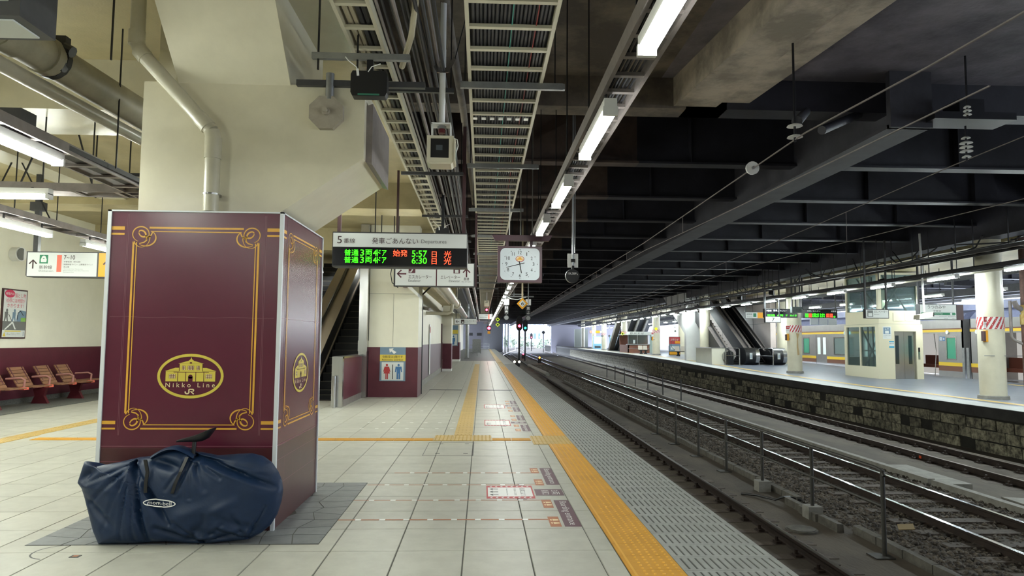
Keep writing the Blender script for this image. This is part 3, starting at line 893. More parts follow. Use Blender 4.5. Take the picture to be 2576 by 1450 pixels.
FOLD = [((-2.62, 0.602), (-2.457, 0.027), .020, .035), ((-2.588, 0.543), (-2.477, 0.037), .014, .02), ((-2.64, 0.621), (-2.318, 0.182), .022, .03), ((-2.123, 0.651), (-1.562, 0.415), .018, .022), ((-2.092, 0.621), (-1.583, 0.454), .012, .02), ((-2.173, 0.671), (-2.13, 0.54), .02, .02), ((-2.2, 0.66), (-2.24, 0.45), .025, .03), ((-2.985, 0.348), (-2.724, 0.154), .02, .03), ((-2.194, 0.017), (-2.055, 0.181), .014, .03), ((-2.009, 0.249), (-1.835, 0.327), -.012, .03), ((-2.474, 0.406), (-2.299, 0.182), .018, .03), ((-2.913, 0.543), (-3.049, 0.45), .035, .035), ((-2.394, 0.133), (-2.117, 0.016), .016, .03), ((-2.101, 0.113), (-1.746, 0.034), .014, .03), ((-2.45, .61), (-2.26, .56), .045, .035), ((-2.55, .45), (-2.40, .05), -.014, .03), ((-1.95, .2), (-1.66, .12), .010, .03), ((-2.3, .2), (-2.0, .30), -.012, .05), ((-2.8, .45), (-2.65, .3), -.01, .06)]
def resample(poly, n):
    p = np.array(poly + [poly[0]]); d = np.r_[0, np.cumsum(np.hypot(*np.diff(p, axis=0).T))]
    t = np.linspace(0, d[-1], n, endpoint=False)
    return np.c_[np.interp(t, d, p[:, 0]), np.interp(t, d, p[:, 1])]
NB, NR = 280, 64
B = resample(SIL, NB)
cen = np.array([-2.25, .34])
CREASE = []
for (gx, gz, tips) in ((-2.19, .655, [(-2.34, .42), (-2.27, .40), (-2.16, .36), (-2.06, .42), (-1.95, .50), (-1.78, .52), (-1.62, .50), (-1.56, .42), (-1.70, .56)]),
                       (-2.62, .60, [(-2.92, .30), (-2.80, .12), (-2.66, .06), (-2.56, .05), (-2.47, .04), (-2.40, .08), (-2.30, .17), (-2.98, .44)]),
                       (-2.08, .02, [(-2.26, .18), (-2.05, .22), (-1.92, .16), (-2.40, .14), (-1.80, .10)]),
                       (-1.75, .04, [(-1.95, .12), (-1.85, .22), (-1.64, .18), (-1.62, .28)])):
    for t in tips: CREASE.append(((gx, gz), t, random.uniform(.012, .026), random.uniform(.010, .018)))
def seg(x, z, a, b2):
    ax, az = a; bx, bz = b2
    L2 = (bx - ax) ** 2 + (bz - az) ** 2
    t = max(0, min(1, ((x - ax) * (bx - ax) + (z - az) * (bz - az)) / L2))
    return math.hypot(x - ax - t * (bx - ax), z - az - t * (bz - az)), t
def fold_depth(x, z):
    """How far creases push the cloth in (valleys) at x, z."""
    s = 0.0
    for (a, b2, dep, wd) in FOLD:
        d, t = seg(x, z, a, b2)
        s += dep * 1.5 * math.exp(-(d / wd) ** 2) * (.35 + .65 * math.sin(PI * min(1, t * .9 + .1)))
    for (a, b2, dep, wd) in CREASE:
        d, t = seg(x, z, a, b2)
        if d < .08:
            s += dep * (1 - t * .55) * math.exp(-d / wd) - dep * .4 * math.exp(-((d - wd * 2.0) / wd) ** 2) * (1 - t * .6)
    s += .004 * math.sin(23 * x + 8 * z) * math.sin(13 * z - 7 * x)
    return s
vs, fs = [], []
for side in (-1, 1):
    for i in range(NR + 1):
        r = i / NR
        for j in range(NB):
            x, z = cen + (B[j] - cen) * r
            pil_ = (1 - r ** 3.2) ** .55
            lean = .10 * z                     # leans on the cover
            if side < 0:
                y = 5.47 + lean - .145 * pil_ + fold_depth(x, z) * min(1, (1 - r) * 8 + .1)
            else:
                y = 5.47 + lean + .13 * pil_
            vs.append((x, y, z))
n1 = (NR + 1) * NB
for s in (0, 1):
    for i in range(NR):
        for j in range(NB):
            a = s * n1 + i * NB + j; b2 = s * n1 + i * NB + (j + 1) % NB
            fs.append((a, b2, b2 + NB, a + NB) if s == 0 else (a, a + NB, b2 + NB, b2))
for j in range(NB):
    a = NR * NB + j; b2 = NR * NB + (j + 1) % NB
    fs.append((a, b2, b2 + n1, a + n1))
mb = MB().use(M_navy); mb.add(vs, fs)
cov = part('bag_cover', mb, None, bag, smooth=True, fix=False)
import bmesh
_b = bmesh.new(); _b.from_mesh(cov.data); bmesh.ops.remove_doubles(_b, verts=_b.verts[:], dist=.0004); bmesh.ops.recalc_face_normals(_b, faces=_b.faces[:]); _b.to_mesh(cov.data); _b.free()
cov.data.polygons.foreach_set('use_smooth', [True] * len(cov.data.polygons))
# pocket flap of cloth at the top and the pointed corner
mb = MB().use(M_navy)
vs, fs = [], []
for i in range(15):
    t = i / 14
    x = -2.50 + .32 * t; zt = .645 + .07 * math.sin(PI * t)
    vs += [(x, 5.50, zt - .03), (x, 5.455 - .02 * math.sin(PI * t), zt - .012), (x, 5.47, zt + .006), (x, 5.56, zt + .004)]
    if i:
        for k in range(3): fs.append((4 * i - 4 + k, 4 * i + k, 4 * i + k + 1, 4 * i - 3 + k))
mb.add(vs, fs); part('bag_hood', mb, None, bag, smooth=True, fix=False)
# saddle and seat post
mb = MB().use(M_black); mb.tube([(-2.205, 5.51, .60), (-2.195, 5.51, .775)], .0155, 14); part('seat_post', mb, None, bag, smooth=True)
mb = MB().use(M_black)
prof = [(-2.330, .762, .014, .004), (-2.305, .770, .020, .008), (-2.24, .788, .030, .016), (-2.18, .806, .046, .024), (-2.13, .828, .066, .032), (-2.09, .845, .074, .030), (-2.062, .856, .062, .016), (-2.050, .858, .045, .008)]
vs, fs = [], []
for i, (x, z, w, th) in enumerate(prof):
    for k in range(10):
        a = 2 * PI * k / 10
        vs.append((x + .004 * math.sin(a), 5.51 + w * math.cos(a), z - .006 + (.008 if math.sin(a) > 0 else th * 2.1) * math.sin(a)))
    if i:
        for k in range(10): fs.append((10 * i - 10 + k, 10 * i - 10 + (k + 1) % 10, 10 * i + (k + 1) % 10, 10 * i + k))
fs += [tuple(range(10)), tuple(range(len(vs) - 10, len(vs)))]
mb.add(vs, fs); sad = part('saddle', mb, None, bag, smooth=True)
mb = MB().use(M_blackmetal); mb.tube([(-2.30, 5.50, .764), (-2.22, 5.49, .772), (-2.15, 5.49, .785), (-2.09, 5.49, .815)], .0045, 6); mb.tube([(-2.30, 5.52, .764), (-2.22, 5.53, .772), (-2.15, 5.53, .785), (-2.09, 5.53, .815)], .0045, 6); mb.box(-2.222, -2.178, 5.485, 5.535, .765, .79)
part('saddle_rail', mb, None, sad)
for pts in ([(-2.495, 5.37, .638), (-2.472, 5.365, .55), (-2.478, 5.36, .47), (-2.475, 5.355, .40)], [(-2.21, 5.42, .65), (-2.235, 5.375, .55), (-2.262, 5.36, .47), (-2.281, 5.355, .395)]):
    mb = MB().use(M_black)
    vs, fs = [], []
    for i, p in enumerate(pts):
        q = [(p[0] - .012, p[1] - .006, p[2]), (p[0] + .012, p[1] - .006, p[2]), (p[0] + .012, p[1] + .004, p[2]), (p[0] - .012, p[1] + .004, p[2])]
        vs += q
        if i:
            for k in range(4): fs.append((4 * i - 4 + k, 4 * i - 4 + (k + 1) % 4, 4 * i + (k + 1) % 4, 4 * i + k))
    mb.add(vs, fs); part('strap', mb, None, bag, label='black carrying strap')
# printed oval logo, draped on the cloth
mb = MB()
LP = Plane((-2.37, 0, .3245), (1, 0, 0), (0, 0, 1))
LP.ring(mb, 0, 0, .118, .030, .0085, M_white); LP.text(mb, 'mont-bell', -.088, .088, -.0125, .014, M_white)
co = [v for v in mb.v]
mb.v = [(x + .045 * (.3245 - z), 5.47 + .1 * z - .145 * (1 - (math.hypot(x - cen[0], z - cen[1]) / .62) ** 3.2) ** .55 + min(fold_depth(x, z), .012) - .009, z - .05 * (x + 2.37)) for x, y_, z in co]
part('logo_print', mb, None, bag, label='white oval maker logo', fix=False)

# ================================================================ OVERHEAD NEAR THE PIER
q = thing('rain_pipe', 'cream painted drain pipe with two bends on the front of the pier', 'pipe', (-2.27, 5.86, 2.58))
mb = MB().use(M_pipe); mb.tube([(-2.283, 5.86, 2.6), (-2.283, 5.86, 3.22), (-2.30, 5.86, 3.29)], .062, 16); mb.tube([(-2.30, 5.86, 3.29), (-2.92, 5.86, 3.96)], .060, 16); mb.tube([(-2.92, 5.86, 3.96), (-2.95, 5.86, 4.05), (-2.955, 5.86, 4.62)], .060, 16)
part('pipe_run', mb, None, q, smooth=True)
for a, b2, r in (((-2.283, 5.86, 3.05), (-2.283, 5.86, 3.23), .068), ((-2.33, 5.86, 3.32), (-2.40, 5.86, 3.40), .067), ((-2.87, 5.86, 3.905), (-2.93, 5.86, 3.975), .067), ((-2.955, 5.86, 4.02), (-2.955, 5.86, 4.14), .067)):
    mb = MB().use(M_pipe); mb.tube([a, b2], r, 16); part('pipe_socket', mb, None, q, smooth=True)
mb = MB().use(M_stain); mb.tube([(-2.283, 5.86, 2.74), (-2.283, 5.86, 2.755)], .067, 16); mb.box(-2.33, -2.23, 5.9, 5.95, 2.735, 2.76); part('pipe_clip', mb, None, q)

q = thing('octagonal_plate', 'grey octagonal cast plate with a centre bolt on the bracket of the pier', 'anchor plate', (-1.36, 5.93, 3.48))
mb = MB().use(mat('grey_cast', '9c9486', .6, var=.1, vscale=15)); mb.prism([(-1.358 + .155 * math.cos(PI / 8 + k * PI / 4), 3.483 + .152 * math.sin(PI / 8 + k * PI / 4)) for k in range(8)], 'y', 5.885, 5.951); part('plate', mb, None, q)
mb = MB().use(mat('grey_cast', '9c9486')); mb.tube([(-1.355, 5.84, 3.485), (-1.355, 5.89, 3.485)], .034, 10); mb.tube([(-1.355, 5.815, 3.485), (-1.355, 5.845, 3.485)], .022, 10); part('bolt', mb, None, q)
mb = MB().use(M_galv); mb.tube([(-1.335, 5.915, 3.60), (-1.335, 5.915, 3.83)], .036, 12); mb.use(M_black); mb.tube([(-1.335, 5.915, 3.60), (-1.335, 5.915, 3.63)], .028, 10); part('stem', mb, None, q, smooth=True)

def duct(name, label, pts, r, m, cat='duct', clamps=(), cm=None):
    q = thing(name, label, cat, pts[0])
    mb = MB().use(m); mb.tube(pts, r, 20); part('duct_run', mb, None, q, smooth=True)
    for a, b2, rr in clamps:
        mb = MB().use(cm or m); mb.tube([a, b2], rr, 20); part('collar', mb, None, q, smooth=True)
    return q
dq = duct('big_duct', 'thick dusty cream drain duct under the ceiling, upper of two', [(-3.95, 3.5, 4.02), (-3.86, 5.6, 3.99), (-3.70, 7.6, 3.95), (-3.66, 13.5, 3.9)], .155, M_pipe_dust,
          clamps=[((-3.865, 5.48, 3.99), (-3.855, 5.70, 3.99), .168), ((-3.825, 6.0, 3.984), (-3.82, 6.08, 3.983), .172)])
mb = MB().use(M_black); mb.box(-3.86, -3.70, 6.12, 6.2, 4.05, 4.2); mb.tube([(-3.70, 6.1, 4.08), (-3.62, 6.1, 4.04)], .05, 10); mb.tube([(-3.74, 6.1, 3.92), (-3.68, 6.1, 3.90)], .045, 10); mb.tube([(-3.83, 6.12, 3.99), (-3.825, 6.18, 3.99)], .174, 16)
part('clamp', mb, None, dq, label='black bolted clamp')
mb = MB().use(M_black); mb.bar((-3.84, 6.15, 4.15), (-3.84, 6.15, 4.63), .012); part('hanger_rod', mb, None, dq)
duct('slim_duct', 'slimmer cream pipe running just below the thick duct', [(-4.05, 3.5, 3.78), (-3.9, 6.0, 3.74), (-3.76, 7.9, 3.72), (-3.7, 13.5, 3.7)], .065, M_pipe)
mb = MB().use(M_dkgrey); mb.box(-3.92, -3.20, 3.35, 3.55, 3.62, 3.9); mb.use(M_signw); mb.box(-3.9, -3.22, 3.34, 3.36, 3.64, 3.88)
hs = thing('hanging_sign_box', 'grey framed sign box cut off by the top corner of the view', 'sign', (-2.75, 3.4, 3.3))
mb = MB().use(M_dkgrey); mb.box(-3.1, -2.215, 3.30, 3.58, 3.07, 3.85); part('frame', mb, None, hs)
mb = MB().use(M_signw); mb.box(-3.1, -2.27, 3.285, 3.31, 3.14, 3.85); mb.box(-3.1, -2.27, 3.34, 3.54, 3.062, 3.075); part('face', mb, None, hs)
mb = MB().use(M_dkgrey); mb.bar((-2.8, 3.45, 3.85), (-2.8, 3.45, 4.63), .05); part('hanger_rod', mb, None, hs)
mb = MB().use(M_black)
mb.bar((-3.02, 5.6, 3.78), (-3.02, 5.6, 4.63), .012)
solo('hanger_rod', mb, None, 'long thin black hanger rod before the ceiling beam left of the pier', 'rod')['label'] = 'long thin black hanger rod between the thick duct and the drain pipe'

# cable ladders of the hall
def ladder(name, label, a, b2, w, z, step, m=M_grey, hang=None, cab=None, h=.09, mrung=None, group=None):
    """A cable ladder from a to b2 (xy), w wide, its underside at z."""
    A = Vector((a[0], a[1], z)); Bv = Vector((b2[0], b2[1], z)); d = (Bv - A); L = d.length; d.normalize(); s = Vector((d.y, -d.x, 0))
    q = thing(name, label, 'cable ladder', A, group)
    for k in (-.5, .5):
        mb = MB().use(m); mb.bar(A + s * w * k + Vector((0, 0, h / 2)), Bv + s * w * k + Vector((0, 0, h / 2)), .022, h); part('side_rail', mb, None, q)
    n = int(L / step)
    rb = MB().use(mrung or m); rb.bar((0, 0, 0), tuple(s * w), .05, .022); me = rb.mesh('rung')
    for i in range(n):
        piece('rung', me, q, A + d * (step * (i + .3)) - s * w / 2 + Vector((0, 0, .012)))
    return q, A, d, s, L
rods = lambda q, pts, z1=4.63, m=M_black, t=.012: [part('hanger_rod', MB().use(m).bar(p, (p[0], p[1], z1), t), None, q) for p in pts]
q, *_ = ladder('cable_ladder', 'grey cable ladder carrying the large tube lamp beside the ducts', (-3.75, 3.4), (-3.9, 9.3), .30, 3.16, .45, M_grey)
rods(q, [(-3.62, 6.9, 3.2), (-3.95, 5.0, 3.2), (-3.62, 8.3, 3.2), (-4.05, 8.6, 3.2)])
mb = MB().use(M_cable); mb.box(-3.87, -3.66, 3.5, 9.2, 3.19, 3.235); part('cables', mb, None, q)
mb = MB().use(M_dkgrey); mb.box(-3.97, -3.80, 5.75, 5.95, 3.25, 3.42); part('junction_box', mb, None, q)
q, *_ = ladder('cable_ladder', 'grey cable ladder crossing the hall towards the pier', (-9.2, 7.72), (-3.2, 8.06), .30, 3.16, .45, M_grey)
rods(q, [(-6.0, 7.8, 3.2), (-5.0, 8.0, 3.2), (-4.4, 7.9, 3.2)], 4.6)
mb = MB().use(M_cable); mb.box(-9, -3.4, 7.88, 7.98, 3.19, 3.23); part('cables', mb, None, q)
q, *_ = ladder('cable_ladder', 'grey cable ladder with tube lamps nearest the wall with the poster', (-6.55, 4.5), (-6.75, 19.3), .30, 3.22, .45, M_grey)
rods(q, [(-6.55, 9.9, 3.3), (-6.75, 11.2, 3.3), (-6.6, 12.2, 3.3), (-6.6, 15, 3.3)])
mb = MB().use(M_cable); mb.box(-6.72, -6.6, 4.6, 19.2, 3.25, 3.29); part('cables', mb, None, q)
def xbrace(lab, pts):
    q = MB().use(M_blackmetal)
    for a, b2 in pts: q.bar(a, b2, .016)
    solo('brace_rods', q, None, lab, 'rod')
xbrace('crossing thin black brace rods above the sign pointing to tracks 7 to 10', [((-7.6, 10.8, 3.32), (-7.05, 10.8, 4.62)), ((-6.6, 10.8, 3.32), (-7.3, 10.8, 4.62))])
xbrace('crossing thin brace rods left of the pier under the ceiling', [((-5.9, 8.9, 3.3), (-5.4, 8.9, 4.6)), ((-4.9, 8.9, 3.3), (-5.3, 8.9, 4.6))])
C.objects[-1]['label'] = 'crossing thin brace rods above the crossing cable ladder'
q = thing('ceiling_strut', 'black horizontal strut on three rods beyond the ducts', 'strut', (-4.2, 9.4, 3.72))
mb = MB().use(M_blackmetal); mb.bar((-5.4, 9.5, 3.74), (-3.2, 9.5, 3.74), .045); part('bar', mb, None, q)
rods(q, [(-5.25, 9.5, 3.74), (-4.8, 9.5, 3.74), (-4.45, 9.5, 3.74)], 4.63, M_black, .014)
q = MB().use(M_conc); q.box(-6.1, -5.0, 13.2, 13.62, 3.25, 3.95); solo('wall_box', q, None, 'grey boxed duct end hanging below the beam behind the maroon cover', 'duct box')

# ================================================================ LAMPS
def lamp(name, label, x, y0, z, L=1.2, m=M_tube, rx=False, group=None, w=.12, hang=None):
    """A slim trough with a glowing tube below it; the tube's ends do not glow."""
    q = thing(name, label, 'lamp', (x, y0 + L / 2, z), group)
    P = (lambda u, a, b2, c0, c1: ((x + a, x + b2, y0 + u[0], y0 + u[1], c0, c1))) if not rx else (lambda u, a, b2, c0, c1: ((x - L / 2 + u[0], x - L / 2 + u[1], y0 + a, y0 + b2, c0, c1)))
    mb = MB().use(M_white); mb.box(*P((0, L), -w * .36, w * .36, z + .05, z + .115)); mb.box(*P((0, .03), -w * .42, w * .42, z, z + .06)); mb.box(*P((L - .03, L), -w * .42, w * .42, z, z + .06))
    part('housing', mb, None, q)
    mb = MB().use(m)
    pr = [(-w * .40, .03), (-w * .26, .003), (w * .26, .003), (w * .40, .03), (w * .30, .05), (-w * .30, .05)]
    if not rx: mb.prism([(x + a, z + b2) for a, b2 in pr], 'y', y0 + .03, y0 + L - .03)
    else: mb.prism([(y0 + a, z + b2) for a, b2 in pr], 'x', x - L / 2 + .03, x + L / 2 - .03)
    part('tube', mb, None, q)
    if hang:
        for t in (.2, L - .2):
            a = (x, y0 + t) if not rx else (x - L / 2 + t, y0)
            part('hanger_rod', MB().use(M_dkgrey).bar((a[0], a[1], z + .11), (a[0], a[1], hang), .02), None, q)
    return q
def ordinal(n):
    one = ['', 'first', 'second', 'third', 'fourth', 'fifth', 'sixth', 'seventh', 'eighth', 'ninth', 'tenth', 'eleventh', 'twelfth', 'thirteenth', 'fourteenth', 'fifteenth', 'sixteenth', 'seventeenth', 'eighteenth', 'nineteenth']
    if n < 20: return one[n]
    t = {2: 'twent', 3: 'thirt', 4: 'fort', 5: 'fift'}[n // 10]
    return t + ('ieth' if n % 10 == 0 else 'y-' + one[n % 10])
ORD = ['topmost and largest', 'second', 'third', 'fourth', 'fifth', 'sixth', 'seventh', 'eighth']
base = None
for k in range(-5, 53):
    y0 = 2.36 + 2.14 * k
    x = .868 - .0065 * y0 if y0 < 14 else .777
    if k < 0: lab = 'white tube lamp of the platform edge row behind the viewer'
    elif k < 8: lab = f'white tube lamp in the row along the platform edge, {ORD[k]} in view'
    else: lab = f'small distant white tube lamp, {ordinal(k + 1)} in the row along the platform edge'
    g = 'tube lamps along the platform edge'
    if base is None: base = lamp('tube_lamp', lab, x, y0, 3.05, group=g, hang=3.27)
    else:
        c = copy_thing(base, (x, y0 + .6, 3.05), lab)
        if g: c['group'] = g
        elif 'group' in c: del c['group']
for (x, y0, lab) in ((-3.765, 5.0, 'large tube lamp under the cable ladder by the ducts'), (-6.62, 9.6, 'tube lamp above the sign pointing to tracks 7 to 10'), (-6.64, 11.75, 'tube lamp just cut by the maroon cover edge')):
    lamp('tube_lamp', lab, x, y0, 3.05, 1.24, M_tube_b, hang=3.24)
lamp('tube_lamp', 'tube lamp lying across the hall at the frame edge', -5.35, 7.75, 3.05, 1.2, M_tube_b, rx=True, hang=3.18)
for (x, y0) in ((-3.7, 2.4), (-3.7, -.4), (-3.7, -3.2), (-6.6, 7.2), (-6.6, 4.4), (-6.6, 1.6), (-6.6, -1.4), (-6.66, 14.2), (-6.66, 16.8), (-8.6, 3.0), (-8.6, 7.0), (-1.9, -1.6), (-8.9, 10.2), (-9.4, 12.4)):  # unseen lamps added to brighten the hall floor and wall
    lamp('tube_lamp', 'added tube lamp lighting the hall from outside the view', x, y0, 3.05, 1.24, M_tube_b, group='added hall tube lamps outside the view', hang=4.63)
for (x, y0) in ((-2.1, 13.3), (-2.0, 15.4), (-1.9, 9.6)):  # guessed lamps, placed out of sight to brighten the middle floor and pillar
    lamp('tube_lamp', 'guessed tube lamp added behind the departure board', x, y0, 3.3 if y0 > 10 else 3.8, 1.24, M_tube_b, hang=4.63, group='guessed tube lamps added behind the departure board')
for (x, y0) in ((-5.6, 15.5), (-3.9, 13.0), (-5.8, 24), (-3.8, 24), (-4.8, 29)):  # unseen lamps added behind the cover to light the escalator hall
    lamp('tube_lamp', 'added unseen tube lamp above the escalators', x, y0, 3.9 if y0 > 20 else 3.5, 1.24, M_tube, hang=4.63, group='added unseen tube lamps above the escalators')

# ================================================================ CABLE LADDERS OVER THE PLATFORM EDGE
def big_ladder(name, label, x0, x1, z, y0, y1, step, ncab, cabm, r, m=M_tray):
    q = thing(name, label, 'cable ladder', ((x0 + x1) / 2, y0, z))
    for x in (x0, x1):
        mb = MB().use(m); mb.box(x - .014, x + .014, y0, y1, z, z + .10); part('side_rail', mb, None, q)
    rb = MB().use(m); rb.box(x0 + .012, x1 - .012, -.022, .022, .0, .025); me = rb.mesh('rung', org=(x0, 0, 0))
    n = int((y1 - y0) / step)
    for i in range(min(n, 110)):
        piece('rung', me, q, (x0, y0 + step * (i + .5), z + .004))
    if n > 110:
        mb = MB().use(m)
        for i in range(110, n): mb.box(x0, x1, y0 + step * (i + .5) - .022, y0 + step * (i + .5) + .022, z + .004, z + .029)
        part('far_rungs', mb, None, q, kind='stuff')
    for i in range(ncab):
        mb = MB().use(cabm[i % len(cabm)])
        xx = x0 + .03 + (x1 - x0 - .06) * (i + .5) / ncab
        zz = z + .03 + r + (random.random() * .012)
        mb.tube([(xx, y0, zz), (xx + random.uniform(-.006, .006), y0 + (y1 - y0) * .3, zz), (xx, y1, zz)], r, 6, cap=False)
        part('cable', mb, None, q)
    return q
lad = big_ladder('cable_ladder', 'wide cream cable ladder full of black cables above the departure board', -.135, .505, 3.85, 1.2, 62, .40, 20, [M_cable], .014)
mb = MB().use(M_deck); mb.box(-.13, .5, 1.2, 62, 3.93, 3.95); part('cable_back', mb, None, lad)
for xx, m in ((.20, mat('teal_wire', '3f8f80', .5)), (.38, mat('red_wire', '8a3030', .5))):
    mb = MB().use(m); mb.tube([(xx, 1.2, 3.872), (xx - .01, 8, 3.874), (xx, 30, 3.874)], .004, 5); part('thin_wire', mb, None, lad)
mb = MB().use(M_white)
for k in range(7): mb.box(-.12 + .088 * k, -.075 + .088 * k, 7.06, 7.12, 3.84, 3.85)
part('cable_tie', mb, None, lad)
lad2 = big_ladder('cable_ladder', 'narrow cream cable ladder with pale conduits beside the pier bracket', -1.125, -.865, 4.0, 1.2, 34, .40, 4, [M_cable_c, M_cable_c, M_cable, M_cable], .024)
lad3 = big_ladder('cable_ladder', 'narrow cable ladder just above the platform edge lamps', .82, 1.04, 3.25, -9, 116, .30, 6, [M_cable], .010, M_grey)
for y in np.arange(0.5, 110, 3.13):
    for x in (.82, 1.04):
        part('hanger_rod', MB().use(M_black).bar((x, y, 3.3), (x, y, 4.95 if y > 9 else 5.36), .012), None, lad3)
for i, y in enumerate((6.1, 9.0, 12.1, 15.2, 18.4, 21.5, 24.6, 27.8, 31)):
    q = thing('strut_channel', f'galvanised strut channel under the wide cable ladder, number {i + 1} from the viewer', 'strut', (.25, y, 3.78))
    q['label'] = 'galvanised strut channel under the wide cable ladder, ' + ['closest', 'second', 'third', 'fourth', 'fifth', 'sixth', 'seventh', 'eighth', 'ninth'][i] + ' of nine'
    mb = MB().use(M_galv); mb.box(-.22 if y < 10 else -.26, .72 if y < 10 else .66, y - .022, y + .022, 3.80, 3.85); mb.box(-.22, .70, y - .026, y - .022, 3.795, 3.855); part('channel', mb, None, q)
    zt = 4.9 if y > 9.5 else 5.36
    for x in (-.18, .63):
        part('hanger_rod', MB().use(M_black).bar((x, y, 3.80), (x, y, zt), .010), None, q)
cb = thing('cable_bundle', 'thick bundle of grey conduits running beside the narrow cream cable ladder', 'conduits', (-.6, 1.2, 4.0))
for i in range(11):
    xx = -.83 + .042 * i + random.uniform(-.01, .01); zz = 4.12 + random.uniform(-.05, .06)
    mb = MB().use([M_grey, M_cable, M_dkgrey][i % 3]); mb.tube([(xx, 1.2, zz), (xx + .01, 9, zz + .01), (xx - .02, 20, zz), (xx, 34, zz)], random.choice([.013, .017, .02]), 7)
    part('conduit', mb, None, cb, smooth=True)
for y in (3.0, 6.6, 10.0, 13.5, 17):
    mb = MB().use(M_dkgrey); mb.box(-1.2, -.30, y - .02, y + .02, 3.93, 3.975); part('support_bar', mb, None, cb)
    part('hanger_rod', MB().use(M_black).bar((-.33, y, 3.95), (-.33, y, 5.36 if y < 9.5 else 4.95), .012), None, cb)
mb = MB().use(M_slabconc); mb.tube([(-.46, 2.5, 4.9), (-.44, 5.2, 4.85), (-.30, 9.5, 4.75), (-.22, 16, 4.7)], .05, 10); solo('old_pipe', mb, None, 'old rusty grey pipe high behind the white camera pole', 'pipe', smooth=True)
mb = MB().use(M_cable_c); mb.tube([(-.52, 4.4, 4.95), (-.50, 4.7, 4.5), (-.52, 5.1, 4.2), (-.60, 5.5, 4.0), (-.72, 5.9, 3.9)], .025, 8); solo('flex_pipe', mb, None, 'cream flexible pipe curving down beside the conduit bundle', 'pipe', smooth=True)
# dark support frame with the black aerial box
q = thing('channel_crossbar', 'grey perforated channel bolted across beside the pier bracket', 'bracket', (-1.2, 5.62, 3.86))
mb = MB().use(M_galv); mb.box(-1.42, -.62, 5.60, 5.645, 3.84, 3.89); part('channel', mb, None, q)
mb = MB().use(M_dkgrey); mb.box(-1.62, -.52, 5.90, 5.95, 3.72, 3.77); part('lower_bar', mb, None, q)
for x in (-1.37, -1.05): part('hanger_rod', MB().use(M_black).bar((x, 5.62, 3.75), (x, 5.62, 4.62), .014), None, q)
def aerial(lab, x0, x1, y, z0, z1):
    q = thing('aerial_box', lab, 'aerial box', ((x0 + x1) / 2, y, z0))
    mb = MB().use(M_black)
    mb.prism([(x0 + .015, z0), (x1 - .015, z0), (x1, z0 + .03), (x1, z1 - .03), (x1 - .015, z1), (x0 + .015, z1), (x0, z1 - .03), (x0, z0 + .03)], 'y', y, y + .10); part('case', mb, None, q)
    mb = MB().use(mat('green_strip', '2f6f5a', .5)); mb.box(x0 + .06, x1 - .06, y - .003, y, z0 + .004, z0 + .018); part('label_strip', mb, None, q)
    mb = MB().use(M_white); mb.tube([(x0 + .06, y, z1 - .02), (x0 + .05, y - .02, z1 + .02), (x0 - .02, y, z1 + .08), (x0 - .05, y + .02, z1 + .12)], .004, 6); mb.tube([(x0 + .06, y - .005, z1 - .045), (x0 + .055, y - .01, z1 + .01)], .010, 6); mb.tube([(x0 + .14, y, z1 - .01), (x0 + .17, y - .01, z1 + .03), (x0 + .24, y, z1 + .06)], .004, 6); part('lead', mb, None, q, smooth=True)
    mb = MB().use(M_blackmetal); mb.bar(((x0 + x1) / 2, y + .06, z1), ((x0 + x1) / 2, y + .06, z1 + .14 if y < 9 else 4.15), .05); part('bracket', mb, None, q)
aerial('black aerial box with white leads and a green strip near the octagonal plate', -1.095, -.80, 5.58, 3.525, 3.735)
aerial('second black aerial box above the departure board', -.83, -.60, 12.1, 3.26, 3.50)

# ---- platform camera on its pole
q = thing('platform_camera', 'cream camera housing with a black window hanging on a white pole', 'camera', (-.40, 6.5, 3.18))
mb = MB().use(M_white); mb.tube([(-.405, 6.5, 3.56), (-.405, 6.5, 5.36)], .029, 14); part('pole', mb, None, q, smooth=True)
mb = MB().use(M_white); mb.tube([(-.405, 6.5, 4.1), (-.405, 6.5, 4.32)], .031, 14); part('pole_sleeve', mb, None, q, smooth=True)
mb = MB().use(M_stain); mb.box(-.46, -.35, 6.465, 6.475, 4.08, 4.13); mb.prism([(-.46, 4.08), (-.44, 4.13), (-.51, 4.24), (-.535, 4.22)], 'y', 6.462, 6.468); mb.prism([(-.35, 4.08), (-.37, 4.13), (-.30, 4.24), (-.275, 4.22)], 'y', 6.462, 6.468); part('stay_clamp', mb, None, q)
for sx in (-1, 1):
    mb = MB().use(M_black); mb.tube([(-.405 + sx * .118, 6.465, 4.22), (-.405 + sx * .33, 6.3, 5.0)], .005, 5); part('stay_wire', mb, None, q)
mb = MB().use(M_galv); mb.tube([(-.405, 6.5, 3.54), (-.405, 6.5, 3.59)], .042, 6); mb.use(mat('dark_red_cap', '5e2026', .4)); mb.tube([(-.405, 6.5, 3.50), (-.405, 6.5, 3.54)], .034, 12); part('gland', mb, None, q)
mb = MB().use(M_white); mb.box(-.50, -.49, 6.43, 6.57, 3.44, 3.58); mb.box(-.325, -.315, 6.43, 6.57, 3.44, 3.58); mb.box(-.50, -.315, 6.43, 6.57, 3.57, 3.585); part('yoke', mb, None, q)
cw = mat('camera_cream', 'cfc9b2', .4)
mb = MB().use(cw)
for a in ((-.535, -.285, 3.42, 3.445), (-.535, -.285, 3.195, 3.235), (-.535, -.50, 3.235, 3.42), (-.33, -.285, 3.235, 3.42)): mb.box(a[0], a[1], 6.38, 6.62, a[2], a[3])
mb.box(-.50, -.33, 6.5, 6.62, 3.235, 3.42); mb.prism([(-.51, 3.18), (-.31, 3.18), (-.285, 3.2), (-.535, 3.2)], 'y', 6.39, 6.61)
part('housing', mb, None, q)
mb = MB().use(M_black); mb.box(-.50, -.33, 6.40, 6.45, 3.235, 3.42); part('window', mb, None, q)
